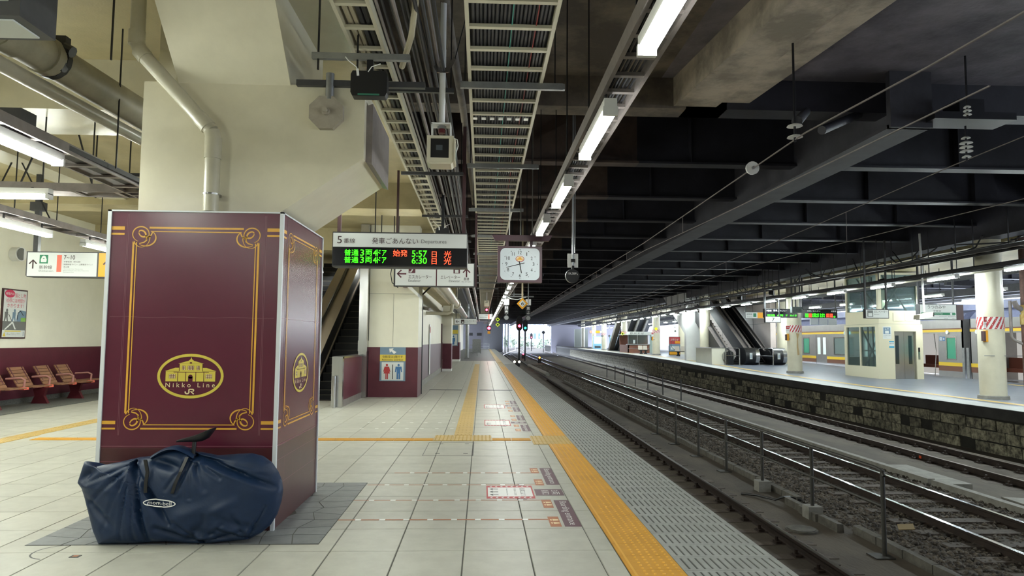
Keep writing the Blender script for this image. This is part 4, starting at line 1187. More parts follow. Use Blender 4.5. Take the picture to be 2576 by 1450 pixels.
mb = MB().use(mat('lens_grey', '4c5258', .2)); mb.box(-.45, -.39, 6.395, 6.402, 3.31, 3.36); part('lens', mb, None, q)
mb = MB().use(cw); mb.box(-.283, -.268, 6.36, 6.58, 3.20, 3.41); mb.use(mat('panel_green_grey', '7f8f86', .5)); mb.box(-.268, -.266, 6.40, 6.55, 3.23, 3.38); part('side_door', mb, None, q)
mb = MB().use(M_white); mb.tube([(-.29, 6.42, 3.43), (-.255, 6.42, 3.42), (-.245, 6.42, 3.36), (-.27, 6.42, 3.28)], .006, 6); part('cord', mb, None, q)

# ================================================================ SIGNS OVER THE PLATFORM
q = thing('departure_board', 'white and black departure board for track 5 with green and red LED text', 'departure board', (-1.19, 10.1, 2.59))
mb = MB().use(M_dkgrey); mb.box(-2.165, -.228, 10.02, 10.30, 2.583, 3.085); part('case', mb, None, q)
BP = Plane((-2.155, 10.018, 0), (1, 0, 0), (0, 0, 1))
mb = MB(); BP.rect(mb, 0, 1.917, 2.866, 3.068, M_signw_lit, .001); part('header_panel', mb, None, q)
mb = MB(); BP.rect(mb, 0, 1.917, 2.60, 2.860, M_screen, .001); part('led_screen', mb, None, q)
mb = MB(); BP.text(mb, '5', .06, .125, 2.915, 3.02, M_ink, .005); BP.text(mb, '番線', .15, .315, 2.92, 2.99, M_ink, .005); BP.text(mb, '発車ごあんない', .555, 1.215, 2.915, 3.005, M_ink, .005); BP.text(mb, 'Departures', 1.26, 1.625, 2.915, 2.985, M_ink_g, .005)
part('lettering', mb, None, q, fix=False)
led = lambda s, a, b2, z0, z1, m: part('led_text', BP.text(MB(), s, a, b2, z0, z1, m, .005), None, q, fix=False)
for z0 in (2.737, 2.633):
    for s, a, b2 in (('普通', .165, .365), ('3', .39, .445), ('両', .465, .56), ('4', .575, .63), ('ドア', .635, .765)):
        led(s, a, b2, z0 + .003, z0 + .092, M_led_g)
for s, z0 in (('5:57', 2.733), ('6:30', 2.633)): led(s, 1.13, 1.345, z0, z0 + .092, M_led_g)
for z0 in (2.728, 2.628):
    led('日', 1.415, 1.485, z0, z0 + .085, M_led_r); led('光', 1.59, 1.695, z0, z0 + .095, M_led_r)
led('始発', .86, 1.065, 2.735, 2.833, M_led_r)
for x in (-2.10, -.29):
    part('hanger_post', MB().use(M_brownsteel).bar((x, 10.16, 3.08), (x, 10.16, 4.63 if x < -1.3 else 4.9), .05), None, q)

q = thing('direction_sign', 'white sign pointing to the escalator and straight on to the elevator', 'sign', (-.87, 12.6, 2.5))
mb = MB().use(M_dkgrey); mb.box(-1.60, -.145, 12.52, 12.70, 2.495, 2.93); part('case', mb, None, q)
SP = Plane((-1.58, 12.518, 0), (1, 0, 0), (0, 0, 1))
mb = MB(); SP.rect(mb, .01, .735, 2.51, 2.915, M_signw_lit, .001); SP.rect(mb, .755, 1.415, 2.51, 2.915, M_signw_lit, .001); part('face', mb, None, q)
mb = MB(); SP.rect(mb, .735, .755, 2.505, 2.92, M_maroon); SP.arrow(mb, .125, 2.72, .16, M_maroon, 'left')
SP.rect(mb, .245, .365, 2.735, 2.86, M_maroon); SP.ribbon(mb, [(.26, 2.755), (.29, 2.755), (.33, 2.83), (.355, 2.83)], .022, M_signw, .005)
SP.rect(mb, 1.05, 1.165, 2.735, 2.86, M_maroon); SP.rect(mb, 1.075, 1.14, 2.745, 2.80, M_signw, .005); SP.arrow(mb, 1.285, 2.745, .15, M_maroon, 'up')
SP.text(mb, 'エスカレーター', .245, .66, 2.635, 2.70, M_ink); SP.text(mb, 'Escalator', .245, .465, 2.58, 2.62, M_ink_g); SP.text(mb, 'エレベーター', .82, 1.17, 2.635, 2.70, M_ink); SP.text(mb, 'Elevator', .97, 1.17, 2.58, 2.62, M_ink_g); SP.text(mb, '直進', 1.235, 1.335, 2.615, 2.665, M_ink); SP.text(mb, 'Go straight', 1.20, 1.37, 2.575, 2.598, M_ink_g)
part('lettering', mb, None, q, fix=False)
for x in (-1.56, -.13): part('hanger_post', MB().use(M_brownsteel).bar((x, 12.6, 2.5), (x, 12.6, 4.63 if x < -1.3 else 4.9), .04), None, q)
mb = MB().use(M_black); mb.tube([(-1.62, 12.55, 2.93), (-1.66, 12.55, 2.72), (-1.63, 12.55, 2.56), (-1.52, 12.55, 2.47)], .008, 6); part('lead', mb, None, q)

q = thing('platform_clock', 'square white clock in a plum frame under a beam, showing seventeen to six', 'clock', (.56, 10.6, 2.43))
mb = MB().use(M_purple); mb.box(.223, .897, 10.5, 10.66, 2.423, 2.975); part('case', mb, None, q)
mb = MB().use(M_purple); mb.prism([(.131, 3.151), (1.059, 3.151), (1.006, 3.064), (.184, 3.064)], 'y', 10.53, 10.63); part('top_beam', mb, None, q)
for x in (.367, .735): part('hanger', MB().use(M_purple).bar((x, 10.58, 2.97), (x, 10.58, 3.07), .045), None, q)
for x in (.40, .573, .752): part('hanger_rod', MB().use(M_stain if x > .5 else M_white).bar((x, 10.58, 3.15), (x, 10.58, 5.9 if x > .5 else 3.86), .016), None, q)
CP = Plane((.56, 10.498, 2.70), (1, 0, 0), (0, 0, 1), .875)
def rrect(w, h, r, n=6):
    pts = []
    for cx, cy, a0 in ((w - r, h - r, 0), (-w + r, h - r, PI / 2), (-w + r, -h + r, PI), (w - r, -h + r, 1.5 * PI)):
        pts += [(cx + r * math.cos(a0 + PI / 2 * k / n), cy + r * math.sin(a0 + PI / 2 * k / n)) for k in range(n + 1)]
    return pts
mb = MB(); CP.poly(mb, rrect(.342, .278, .09), mat('clock_face', 'c9d2d6', .35, emit=.04), .002); part('dial', mb, None, q)
mb = MB()
for k in range(12):
    a = PI / 2 - k * PI / 6
    x, y = .236 * math.cos(a), .202 * math.sin(a)
    s = str(k or 12); w = .012 if s == '1' else .033 if len(s) == 1 else .045 if s == '11' else .060
    CP.text(mb, s, x * 1.0 - w / 2, x * 1.0 + w / 2, y - .03, y + .03, M_ink_b, .005)
for k in range(60):
    a = k * PI / 30
    big = k % 5 == 0
    CP.ell(mb, .302 * math.cos(a), .255 * math.sin(a), .007 if big else .0025, .007 if big else .0025, M_ink_b, .0045, 8 if big else 4)
part('numerals', mb, None, q, fix=False)
mb = MB(); CP.ell(mb, 0, .090, .076, .052, M_red, .004); CP.ell(mb, 0, .092, .066, .043, M_cream_print, .005)
CP.poly(mb, [(-.05, .075), (.05, .075), (.05, .09), (.025, .095), (.025, .112), (0, .122), (-.025, .112), (-.025, .095), (-.05, .09)], M_orange, .006); part('dial_emblem', mb, None, q, fix=False)
mb = MB(); CP.ribbon(mb, [(.078, .02), (-.238, -.062)], [.014, .008], M_ink_b, .012); part('minute_hand', mb, None, q, fix=False)
mb = MB(); CP.ribbon(mb, [(-.012, .05), (.028, -.16)], [.018, .014], M_ink_b, .009); CP.ell(mb, 0, 0, .014, .014, M_ink_b, .013); part('hour_hand', mb, None, q, fix=False)
mb = MB().use(M_black); mb.tube([(.90, 10.57, 2.575), (.92, 10.55, 2.556), (.92, 10.55, 2.53), (.906, 10.55, 2.52), (.91, 10.55, 2.505)], .006, 6); part('loose_lead', mb, None, q)

q = thing('direction_sign', 'white hanging sign with an arrow to tracks 7 to 10 above the bench', 'sign', (-6.75, 11.6, 2.5))
mb = MB().use(M_dkgrey); mb.prism([(-7.385, 2.92), (-5.4, 2.92), (-5.4, 2.505), (-7.36, 2.505), (-7.385, 2.53)], 'y', 11.52, 11.70); part('case', mb, None, q)
SP = Plane((-7.365, 11.518, 2.52), (1, 0, 0), (0, 0, 1))
mb = MB(); SP.rect(mb, 0, 1.10, 0, .385, M_signw_lit, .001); part('face', mb, None, q)
mb = MB(); SP.rect(mb, 1.125, 1.95, 0, .385, M_orange_lit, .001); part('orange_face', mb, None, q)
mb = MB(); SP.arrow(mb, .09, .19, .14, M_ink, 'up'); SP.rect(mb, .19, .325, .205, .345, M_green)
SP.poly(mb, [(.215, .225), (.30, .225), (.305, .27), (.285, .32), (.258, .335), (.23, .32), (.21, .27)], M_signw, .004); SP.ell(mb, .258, .285, .014, .006, M_green, .006, 10)
SP.text(mb, '新幹線', .19, .395, .115, .175, M_ink); SP.text(mb, 'Shinkansen', .185, .415, .07, .10, M_ink_g); SP.rect(mb, .465, .54, .07, .345, M_salmon)
SP.text(mb, '7~10', .575, .75, .275, .345, M_ink); SP.text(mb, '宇都宮線（東北線）', .575, .84, .225, .25, M_ink); SP.text(mb, '（湘南新宿ライン・上野東京ライン）', .565, 1.03, .18, .207, M_ink); SP.text(mb, '烏山線', .575, .665, .14, .165, M_ink)
SP.text(mb, 'Utsunomiya Line, Tohoku Line', .575, .88, .11, .127, M_ink_g); SP.text(mb, 'Shonan-Shinjuku Line, Ueno-Tokyo Line', .575, .975, .083, .10, M_ink_g); SP.text(mb, 'Karasuyama Line', .575, .74, .058, .075, M_ink_g); SP.arrow(mb, 1.27, .19, .16, M_ink, 'up')
part('lettering', mb, None, q, fix=False)
part('hanger_post', MB().use(M_dkgrey).bar((-7.28, 11.6, 2.92), (-7.30, 11.6, 4.63), .075), None, q); part('hanger_post', MB().use(M_dkgrey).bar((-5.6, 11.6, 2.92), (-5.6, 11.6, 4.63), .075), None, q)
mb = MB().use(M_dkgrey); mb.box(-7.40, -7.2, 11.55, 11.68, 3.60, 3.74); part('junction_box', mb, None, q)

def small_sign(name, lab, x0, x1, y, z0, z1, ztop, fill):
    q = thing(name, lab, 'sign', ((x0 + x1) / 2, y + .05, z0))
    mb = MB().use(M_dkgrey); mb.box(x0, x1, y, y + .12, z0, z1); part('case', mb, None, q)
    pl = Plane((x0, y - .002, z0), (1, 0, 0), (0, 0, 1)); W, H = x1 - x0, z1 - z0
    mb = MB(); pl.rect(mb, .015, W - .015, .015, H - .015, M_signw_lit, .001); part('face', mb, None, q)
    mb = MB(); fill(pl, mb, W, H); part('lettering', mb, None, q, fix=False)
    for x in (x0 + .06, x1 - .06): part('hanger_post', MB().use(M_dkgrey).bar((x, y + .06, z1), (x, y + .06, ztop), .03), None, q)
    return q
def f(pl, mb, W, H):
    pl.arrow(mb, .14, H / 2, .16, M_ink, 'left'); pl.rect(mb, .30, .46, .05, H - .05, M_ink); pl.rect(mb, .34, .42, .08, H * .5, M_signw, .005)
    pl.text(mb, 'エレベーター', .50, W - .05, .13, .21, M_ink); pl.text(mb, 'Elevator', .50, .75, .06, .10, M_ink_g)
small_sign('elevator_sign', 'small white sign with an arrow to the elevator over the corridor wall', -1.31, -.255, 33, 2.255, 2.54, 4.6, f)
def f(pl, mb, W, H):
    pl.text(mb, '5', .70, .78, .06, H - .05, M_ink); pl.rect(mb, .55, .63, .02, H - .02, M_salmon); pl.text(mb, '日光線', .36, .52, .21, .27, M_ink); pl.text(mb, 'Nikko Line for Nikko', .08, .5, .08, .14, M_ink_g)
small_sign('track_number_sign', 'small white sign for track 5 with a salmon bar under the far lamps', -.222, .58, 40, 2.715, 3.036, 4.9, f)

# ---- signals and marker discs hanging over track 5's edge
q = thing('stop_marker_disc', 'black round disc lettered 10LSBP2 below a small white plate', 'stop marker', (1.43, 11.0, 2.46))
mb = MB().use(M_black); mb.disc((1.43, 10.99, 2.575), .108, 'y', 28, .02); part('disc', mb, None, q)
mb = MB().use(M_galv); mb.tube([(1.43, 11.02, 2.575), (1.425, 11.06, 2.575)], .112, 28); part('shade', mb, None, q, smooth=True)
mb = MB(); Plane((1.43, 10.989, 2.575), (1, 0, 0), (0, 0, 1)).text(mb, '10LSBP₂', -.075, .08, .015, .055, M_white); part('lettering', mb, None, q, fix=False)
part('rod', MB().use(M_galv).tube([(1.435, 11.03, 2.68), (1.445, 11.03, 5.9)], .016, 8), None, q); part('rod', MB().use(M_galv).tube([(1.47, 11.04, 2.95), (1.48, 11.04, 5.9)], .008, 6), None, q)
mb = MB().use(M_white); mb.box(1.355, 1.525, 11.05, 11.06, 2.715, 2.94); part('back_plate', mb, None, q)
mb = MB().use(M_blackmetal); mb.box(1.405, 1.47, 11.0, 11.05, 2.80, 2.85); mb.box(1.42, 1.455, 11.0, 11.05, 2.68, 2.74); part('clamp', mb, None, q)

q = thing('diamond_marker', 'yellow edged diamond plate with a black 6 hanging below the clock', 'stop marker', (1.26, 22, 2.53))
DP = Plane((1.262, 21.98, 2.70), (1, 0, 0), (0, 0, 1))
mb = MB().use(M_orange); mb.prism([(1.262 + a, 2.70 + b2) for a, b2 in ((-.18, 0), (0, -.185), (.18, 0), (0, .185))], 'y', 21.985, 22.01); part('plate', mb, None, q)
mb = MB(); DP.poly(mb, [(-.11, 0), (0, -.115), (.11, 0), (0, .115)], M_signw); DP.text(mb, '6', -.045, .045, -.05, .05, M_ink_b, .008); part('lettering', mb, None, q, fix=False)
part('pole', MB().use(mat('tan_pole', 'b7a98a', .5)).bar((1.262, 22.02, 2.88), (1.255, 22.02, 5.9), .05), None, q)

def hung_light(lab, x, y, z, txt, up):
    q = thing('route_light', lab, 'signal', (x, y, z))
    part('lamp_body', MB().use(M_black).disc((x, y, z), .11, 'y', 20, .1), None, q); mb = MB().use(M_galv); mb.disc((x, y - .01, z), .085, 'y', 18, .012); part('lens', mb, None, q)
    mb = MB().use(M_black); mb.box(x - .085, x + .085, y + .02, y + .04, z + .13, z + .48); part('name_plate', mb, None, q)
    mb = MB(); Plane((x, y + .018, z), (1, 0, 0), (0, 0, 1)).text(mb, txt[0], -.06, .06, .32, .44, M_white); Plane((x, y + .018, z), (1, 0, 0), (0, 0, 1)).text(mb, txt[1], -.06, .06, .17, .29, M_white); part('lettering', mb, None, q, fix=False)
    for dx in (-.06, .06): mb = MB().use(M_white); mb.box(x + dx - .045, x + dx + .045, y + .02, y + .03, z + .5, z + .74); part('white_plate', mb, None, q)
    part('rod', MB().use(M_galv).tube([(x, y + .05, z), (x, y + .05, 5.9)], .02, 6), None, q)
hung_light('hanging black route light with white Nikko characters', .93, 27, 2.41, '日光', 1)
hung_light('hanging black route light at the right of the yellow diamond 6', 1.78, 27, 2.40, '東上', 1)
C.objects[-1]
for o in C.objects:
    if o.get('label', '').startswith('hanging black route light at the right'): o['label'] = 'hanging black route light lettered with two characters beside the diamond 6'
q = thing('light_crossbar', 'white pipe frame carrying cables between the two route lights', 'frame', (1.3, 27.2, 3.3))
part('bar', MB().use(M_galv).bar((.8, 27.1, 3.24), (2.0, 27.1, 3.24), .05), None, q); part('bar', MB().use(M_galv).bar((.8, 27.1, 3.33), (1.6, 27.1, 3.33), .04), None, q)
for x in (1.22, 1.55): part('post', MB().use(M_galv).bar((x, 27.1, 3.24), (x, 27.1, 4.9), .05), None, q)
part('cable', MB().use(M_white).tube([(.85, 27.05, 3.3), (1.1, 27.05, 3.15), (1.35, 27.05, 3.12), (1.7, 27.05, 3.22)], .02, 6), None, q)
for z, lab in ((2.86, 'upper fluorescent yellow diamond plate over the platform edge'), (2.52, 'lower fluorescent yellow diamond plate over the platform edge')):
    q = thing('diamond_marker', lab, 'stop marker', (.99, 45, z))
    part('plate', MB().use(M_yell).prism([(.99 + a, z + b2) for a, b2 in ((-.14, 0), (0, -.14), (.14, 0), (0, .14))], 'y', 45, 45.02), None, q)
    mb = MB(); Plane((.99, 44.99, z), (1, 0, 0), (0, 0, 1)).poly(mb, [(-.075, 0), (0, -.075), (.075, 0), (0, .075)], M_blackmetal); part('centre', mb, None, q, fix=False)
    part('rod', MB().use(M_galv).tube([(.99, 45.03, z), (.99, 45.03, 5.9)], .015, 6), None, q)
def red_lamp(lab, x, y, z, r, cap=True):
    q = thing('warning_lamp', lab, 'signal lamp', (x, y, z))
    part('lens', MB().use(M_redl).disc((x, y - .03, z), r, 'y', 16, .04), None, q)
    mb = MB().use(M_blackmetal); mb.box(x - r * 1.4, x + r * 1.4, y, y + .12, z - r * 1.6, z + r * 1.6); part('case', mb, None, q)
    part('rod', MB().use(M_galv).tube([(x, y + .06, z), (x, y + .06, 5.9)], .02, 6), None, q)
    return q
q = red_lamp('bright red warning lamp at the end of the platform lamp row', .57, 60, 2.54, .13)
part('amber_plate', MB().use(M_orange).box(.45, .69, 60, 60.05, 2.05, 2.28), None, q)
red_lamp('small red lamp box under a cream junction box on a rod', .2, 34, 3.0, .05)
q = thing('junction_lamp', 'cream box with two black stripes hanging under the cable ladder', 'junction box', (.2, 33.8, 3.15))
part('box', MB().use(cw).box(.08, .32, 33.8, 34, 3.16, 3.45), None, q); part('rod', MB().use(M_white).tube([(.2, 33.9, 3.45), (.2, 33.9, 3.85)], .02, 6), None, q)
mb = MB(); Plane((.2, 33.798, 3.36), (1, 0, 0), (0, 0, 1)).ribbon(mb, [(-.06, -.03), (0, .05)], .02, M_ink_b); Plane((.2, 33.798, 3.36), (1, 0, 0), (0, 0, 1)).ribbon(mb, [(0, -.03), (.06, .05)], .02, M_ink_b); part('stripes', mb, None, q, fix=False)

# ---- left wall: poster, vent, bench
q = thing('poster', 'framed lost property poster with crimson lettering on the cream wall', 'poster', (-10.62, 16.25, 1.5))
part('frame', MB().use(M_ink).box(-10.65, -10.615, 15.85, 16.68, 1.49, 2.61), None, q)
PP = Plane((-10.613, 16.65, 1.52), (0, -1, 0), (0, 0, 1))
PP = Plane((-10.613, 15.88, 1.52), (0, 1, 0), (0, 0, 1))
mb = MB(); PP.rect(mb, 0, .77, 0, 1.06, M_signw, .001); part('sheet', mb, None, q, fix=False)
mb = MB(); PP.ell(mb, .19, .98, .17, .09, M_pinkred, .003); PP.text(mb, '線路内の', .05, .34, .95, 1.01, M_signw, .004); PP.text(mb, '落とし物', .36, .74, .90, 1.0, M_pinkred); PP.text(mb, '拾得には時間が', .08, .72, .78, .88, M_pinkred); PP.text(mb, 'かかります！', .12, .68, .67, .76, M_pinkred)
PP.rect(mb, 0, .77, .16, .36, M_ink_g, .003); PP.poly(mb, [(.05, .17), (.30, .35), (.34, .35), (.45, .18), (.40, .18), (.32, .31), (.10, .17)], M_signw, .004)
PP.poly(mb, [(.45, .36), (.77, .36), (.77, .60), (.55, .62), (.47, .50)], M_bluegrey, .003); PP.rect(mb, .60, .77, .36, .45, mat('poster_green', '7fae55', .5), .0035)
for cx, m in ((.10, M_ink_g), (.36, M_bluegrey)):
    PP.ell(mb, cx + .02, .60, .035, .04, m, .004, 12); PP.poly(mb, [(cx - .05, .57), (cx + .06, .57), (cx + .05, .46), (cx + .07, .36), (cx + .03, .36), (cx, .45), (cx - .03, .36), (cx - .07, .36), (cx - .05, .47)], m, .004)
PP.ribbon(mb, [(.18, .52), (.30, .36)], .015, M_ink_b, .005); PP.ribbon(mb, [(.47, .40), (.50, .56), (.58, .60), (.68, .50)], .02, M_ink_b, .005)
PP.rect(mb, .08, .62, .125, .15, M_yprint, .004); PP.poly(mb, [(.02, .02), (.12, .02), (.07, .12)], M_yprint, .004); PP.text(mb, '落とし物をした時は', .15, .60, .08, .10, M_ink_g, .004); PP.text(mb, '駅係員にお知らせください', .15, .62, .05, .07, M_ink_g, .004); PP.rect(mb, .70, .72, .03, .13, M_bluegrey, .004)
part('print', mb, None, q, label='crimson Japanese lettering and a drawing of staff picking up an item', fix=False)
q = thing('wall_vent', 'round white ventilation hood on the cream wall above the poster', 'vent', (-10.6, 16.1, 3.4))
mb = MB().use(M_white); mb.tube([(-10.65, 16.15, 3.40), (-10.45, 16.12, 3.40)], .16, 20); part('hood', mb, None, q, smooth=True)
mb = MB().use(M_ink_g); mb.tube([(-10.449, 16.12, 3.40), (-10.44, 16.12, 3.40)], .14, 20); part('grille', mb, None, q)

bench = thing('bench', 'row bench with slatted wooden seats and pink armrests by the maroon wall', 'bench', (-10.2, 16.3, 0))
mb = MB().use(M_maroon); mb.box(-10.22, -10.12, 13.0, 18.45, .37, .43); part('beam', mb, None, bench)
for y in (13.4, 15.05, 16.65, 18.05):
    mb = MB().use(M_redleg); mb.prism([(-10.36, 0), (-9.98, 0), (-10.08, .18), (-10.02, .40), (-10.34, .40), (-10.28, .18)], 'y', y - .045, y + .045); part('leg', mb, None, bench)
mb = MB().use(M_wood); mb.box(-10.28, -9.95, 17.9, 18.9, .43, .46); mb.use(M_maroon); mb.box(-10.2, -10.05, 18.05, 18.8, .32, .36); part('end_shelf', mb, None, bench)
mb = MB().use(M_maroon); mb.bar((-10.04, 0, .45), (-10.04, .52, .45), .02); 
for i, y in enumerate((12.95, 13.95, 14.85, 15.72, 16.62, 17.4)):
    if i == 0: continue
    w = .54
    sp = MB().use(M_maroon); sp.bar((-10.12, y + .06, .45), (-10.36, y + .06, .86), .03); sp.bar((-10.12, y + w - .06, .45), (-10.36, y + w - .06, .86), .03)
    seat = part('seat_back', sp, None, bench)
    for k in range(6):
        t0 = k / 6; t1 = (k + .86) / 6
        a = (-10.10 - .26 * t0, .45 + .42 * t0); b2 = (-10.10 - .26 * t1, .45 + .42 * t1)
        s = MB().use(M_wood); s.hexa([(a[0], y, a[1]), (a[0] - .018, y, a[1] - .010), (a[0] - .018, y + w, a[1] - .010), (a[0], y + w, a[1]), (b2[0], y, b2[1]), (b2[0] - .018, y, b2[1] - .010), (b2[0] - .018, y + w, b2[1] - .010), (b2[0], y + w, b2[1])]); part('slat', s, None, seat)
    for k in range(4):
        s = MB().use(M_wood); s.box(-10.10 + .105 * k, -10.01 + .105 * k, y, y + w, .43, .452); part('slat', s, None, seat)
    arm = MB().use(M_pink); arm.tube([(-10.18, y + w + .06, .63), (-9.86, y + w + .06, .65), (-9.78, y + w + .06, .61), (-9.80, y + w + .06, .43)], .024, 8); arm_o = part('armrest', arm, None, bench, smooth=True)
    part('armrest_foot', MB().use(M_salmon).box(-9.85, -9.74, y + w - .02, y + w + .14, .40, .455), None, arm_o)

# ---- escalators behind the cover, parapet and post
def escalator(name, lab, x0, x1, y0, z0, n, rise=.2, run=.37, left=True, right=True, deck=M_brass, group=None, wide=.32):
    q = thing(name, lab, 'escalator', ((x0 + x1) / 2, y0, z0), group)
    sb = MB().use(M_step); sb.box(x0, x1, 0, run, -.5, 0); sb.use(M_stepline); sb.box(x0, x1, -.008, .006, -.005, .003)
    me = sb.mesh('step', org=(x0, 0, 0))
    for i in range(n):
        piece('step', me, q, (x0, y0 + run * i, z0 + .02 + rise * max(0, i - 1) + (.1 if i == 1 else 0)))
    L = run * n; s = rise / run
    def rail(xa, xb):
        mb = MB().use(M_black); P = lambda y, dz: (y0 + y, z0 + dz + max(0, (y - run)) * s)
        mb.prism([P(-.4, .0), P(-.45, .5), P(-.3, .78), P(.35, .82), P(L, .80), P(L, -.3), P(.6, -.3)], 'x', xa, xb); part('balustrade', mb, None, q, label='black balustrade panel')
        mb = MB().use(M_black); mb.tube([(0.5 * (xa + xb), *P(-.42, .45)), (0.5 * (xa + xb), *P(-.35, .8)), (0.5 * (xa + xb), *P(0, .9)), (0.5 * (xa + xb), *P(.5, .92)), (0.5 * (xa + xb), *P(L, .92))], .045, 8); part('handrail', mb, None, q, smooth=True)
        mb = MB().use(deck)
        for dy, dz in ((.05, .835),): 
            a = P(.35, .82); b2 = P(L, .82)
            mb.hexa([(xa - .09, a[0], a[1]), (xb + .09, a[0], a[1]), (xb + .09, b2[0], b2[1]), (xa - .09, b2[0], b2[1]), (xa - .09, a[0], a[1] + .03), (xb + .09, a[0], a[1] + .03), (xb + .09, b2[0], b2[1] + .03), (xa - .09, b2[0], b2[1] + .03)])
        part('deck', mb, None, q, label='bright steel deck')
    def skirt(x):
        mb = MB().use(deck); a = (y0 + run, z0 + .12); b2 = (y0 + L, z0 + .12 + (L - run) * s)
        mb.hexa([(x - .015, a[0], a[1]), (x + .015, a[0], a[1]), (x + .015, b2[0], b2[1]), (x - .015, b2[0], b2[1]), (x - .015, a[0], a[1] + .05), (x + .015, a[0], a[1] + .05), (x + .015, b2[0], b2[1] + .05), (x - .015, b2[0], b2[1] + .05)]); part('skirt_trim', mb, None, q)
    if left: rail(x0 - .03 - wide, x0 - .03); skirt(x0 - .01)
    if right: rail(x1 + .03, x1 + .12); skirt(x1 + .01)
    return q
escalator('escalator', 'escalator with bright steel sides rising just behind the maroon cover', -4.28, -3.42, 17.6, 0, 24, right=False, wide=.50)
escalator('escalator', 'second escalator half hidden at the far side of the steel divider', -6.1, -5.0, 18.3, 0, 24, left=False, right=False)
q = thing('escalator_parapet', 'low maroon parapet with a steel cap and end post beside the escalator', 'parapet', (-3.27, 17.7, 0))
part('panel', MB().use(M_maroon).box(-3.37, -3.16, 16.1, 19.3, .15, 1.10), None, q); part('kick_plate', MB().use(M_grey).box(-3.38, -3.15, 16.1, 19.3, 0, .15), None, q)
part('cap', MB().use(M_stain).box(-3.39, -3.145, 16.0, 19.3, 1.095, 1.14), None, q); part('end_post', MB().use(M_stain).box(-3.39, -3.145, 15.98, 16.12, 0, 1.135), None, q)
mb = MB().use(M_stain); mb.tube([(-3.30, 15.86, 0), (-3.30, 15.86, .71)], .04, 14); mb.tube([(-3.30, 15.86, .57), (-3.30, 15.86, .585)], .05, 14); solo('bollard', mb, None, 'short round steel bollard before the escalator parapet', 'bollard', smooth=True)
# toilet sign
q = thing('toilet_sign', 'blue and yellow toilet sign with red and blue figures on the square pillar', 'sign', (-2.38, 18.77, .43))
TP = Plane((-2.72, 18.776, .43), (1, 0, 0), (0, 0, 1))
part('board', MB().use(M_bluegrey).box(-2.72, -2.04, 18.778, 18.796, .43, 1.33), None, q)
mb = MB(); TP.rect(mb, 0, .68, .53, .70, M_yprint, .001); TP.rect(mb, .05, .63, .02, .50, M_signw, .001); part('fields', mb, None, q, fix=False)
mb = MB(); TP.poly(mb, [(.24, .86), (.36, .87), (.33, .83), (.44, .77), (.37, .72), (.30, .79), (.26, .75)], M_white, .004); TP.text(mb, '化粧室は2階です', .07, .61, .61, .68, M_ink_b, .004); TP.text(mb, 'Restrooms  2nd floor', .06, .62, .545, .59, M_ink_b, .004)
def fig(cx, m, skirt):
    TP.ell(mb, cx, .425, .03, .032, m, .004, 14)
    if skirt: TP.poly(mb, [(cx - .06, .385), (cx + .06, .385), (cx + .095, .25), (cx + .07, .25), (cx + .045, .32), (cx + .085, .20), (cx - .085, .20), (cx - .045, .32), (cx - .07, .25), (cx - .095, .25)], m, .004); TP.rect(mb, cx - .035, cx - .005, .05, .20, m, .004); TP.rect(mb, cx + .005, cx + .035, .05, .20, m, .004)
    else: TP.poly(mb, [(cx - .08, .385), (cx + .08, .385), (cx + .095, .24), (cx + .07, .24), (cx + .05, .33), (cx + .05, .05), (cx + .006, .05), (cx + .006, .2), (cx - .006, .2), (cx - .006, .05), (cx - .05, .05), (cx - .05, .33), (cx - .07, .24), (cx - .095, .24)], m, .004)
fig(.19, M_red, True); fig(.50, M_blue, False); TP.rect(mb, .335, .355, .05, .44, M_ink_b, .004); part('pictograms', mb, None, q, fix=False)
q = thing('toilet_sign', 'distant toilet sign with one blue figure on the third pillar', 'sign', (-1.95, 49.4, .9))
part('board', MB().use(M_bluegrey).box(-2.35, -1.72, 49.44, 49.485, 1.1, 2.55), None, q)
TP2 = Plane((-2.35, 49.438, 1.1), (1, 0, 0), (0, 0, 1)); mb = MB(); TP2.rect(mb, 0, .63, .85, 1.12, M_yprint); TP2.rect(mb, .05, .58, .04, .80, M_signw); TP2.ell(mb, .32, .66, .06, .07, M_blue, .005); TP2.rect(mb, .2, .44, .3, .57, M_blue, .005); TP2.rect(mb, .25, .39, .08, .3, M_blue, .005); part('pictogram', mb, None, q, fix=False)
# pipes and fittings along the corridor wall
q = duct('drain_duct', 'cream drain duct descending along the corridor wall under the signs', [(-1.06, 16.0, 2.95), (-1.04, 20, 2.93), (-1.02, 26.6, 2.90)], .15, M_pipe, clamps=[((-1.02, 26.2, 2.90), (-1.02, 26.8, 2.90), .19)])
duct('drain_duct', 'foil wrapped duct continuing beyond the cream drain duct', [(-1.02, 26.8, 2.90), (-.98, 31, 2.86), (-.95, 38, 2.8)], .14, M_galv)
duct('side_pipe', 'thin cream branch pipe with an elbow under the drain duct', [(-1.96, 24.2, 2.45), (-1.2, 24.2, 2.45), (-1.08, 24.2, 2.5), (-1.04, 24.2, 2.8)], .06, M_pipe, 'pipe')
duct('steel_pipe', 'dull steel pipe along the dark beam above the platform edge', [(-.62, 20, 3.55), (-.55, 30, 3.3), (-.5, 60, 3.1)], .08, M_galv, 'pipe')
duct('steel_pipe', 'second dull steel pipe beside the wide cable ladder', [(-.35, 20, 3.5), (-.3, 30, 3.35), (-.28, 60, 3.15)], .05, M_galv, 'pipe')
q = thing('dome_camera', 'small grey bullet camera on a cream box at the corridor corner', 'camera', (-1.9, 20.3, 2.4)); part('box', MB().use(cw).box(-1.97, -1.72, 20.0, 20.2, 2.37, 2.60), None, q); part('barrel', MB().use(M_grey).tube([(-1.72, 20.1, 2.45), (-1.5, 19.9, 2.40)], .05, 10), None, q)
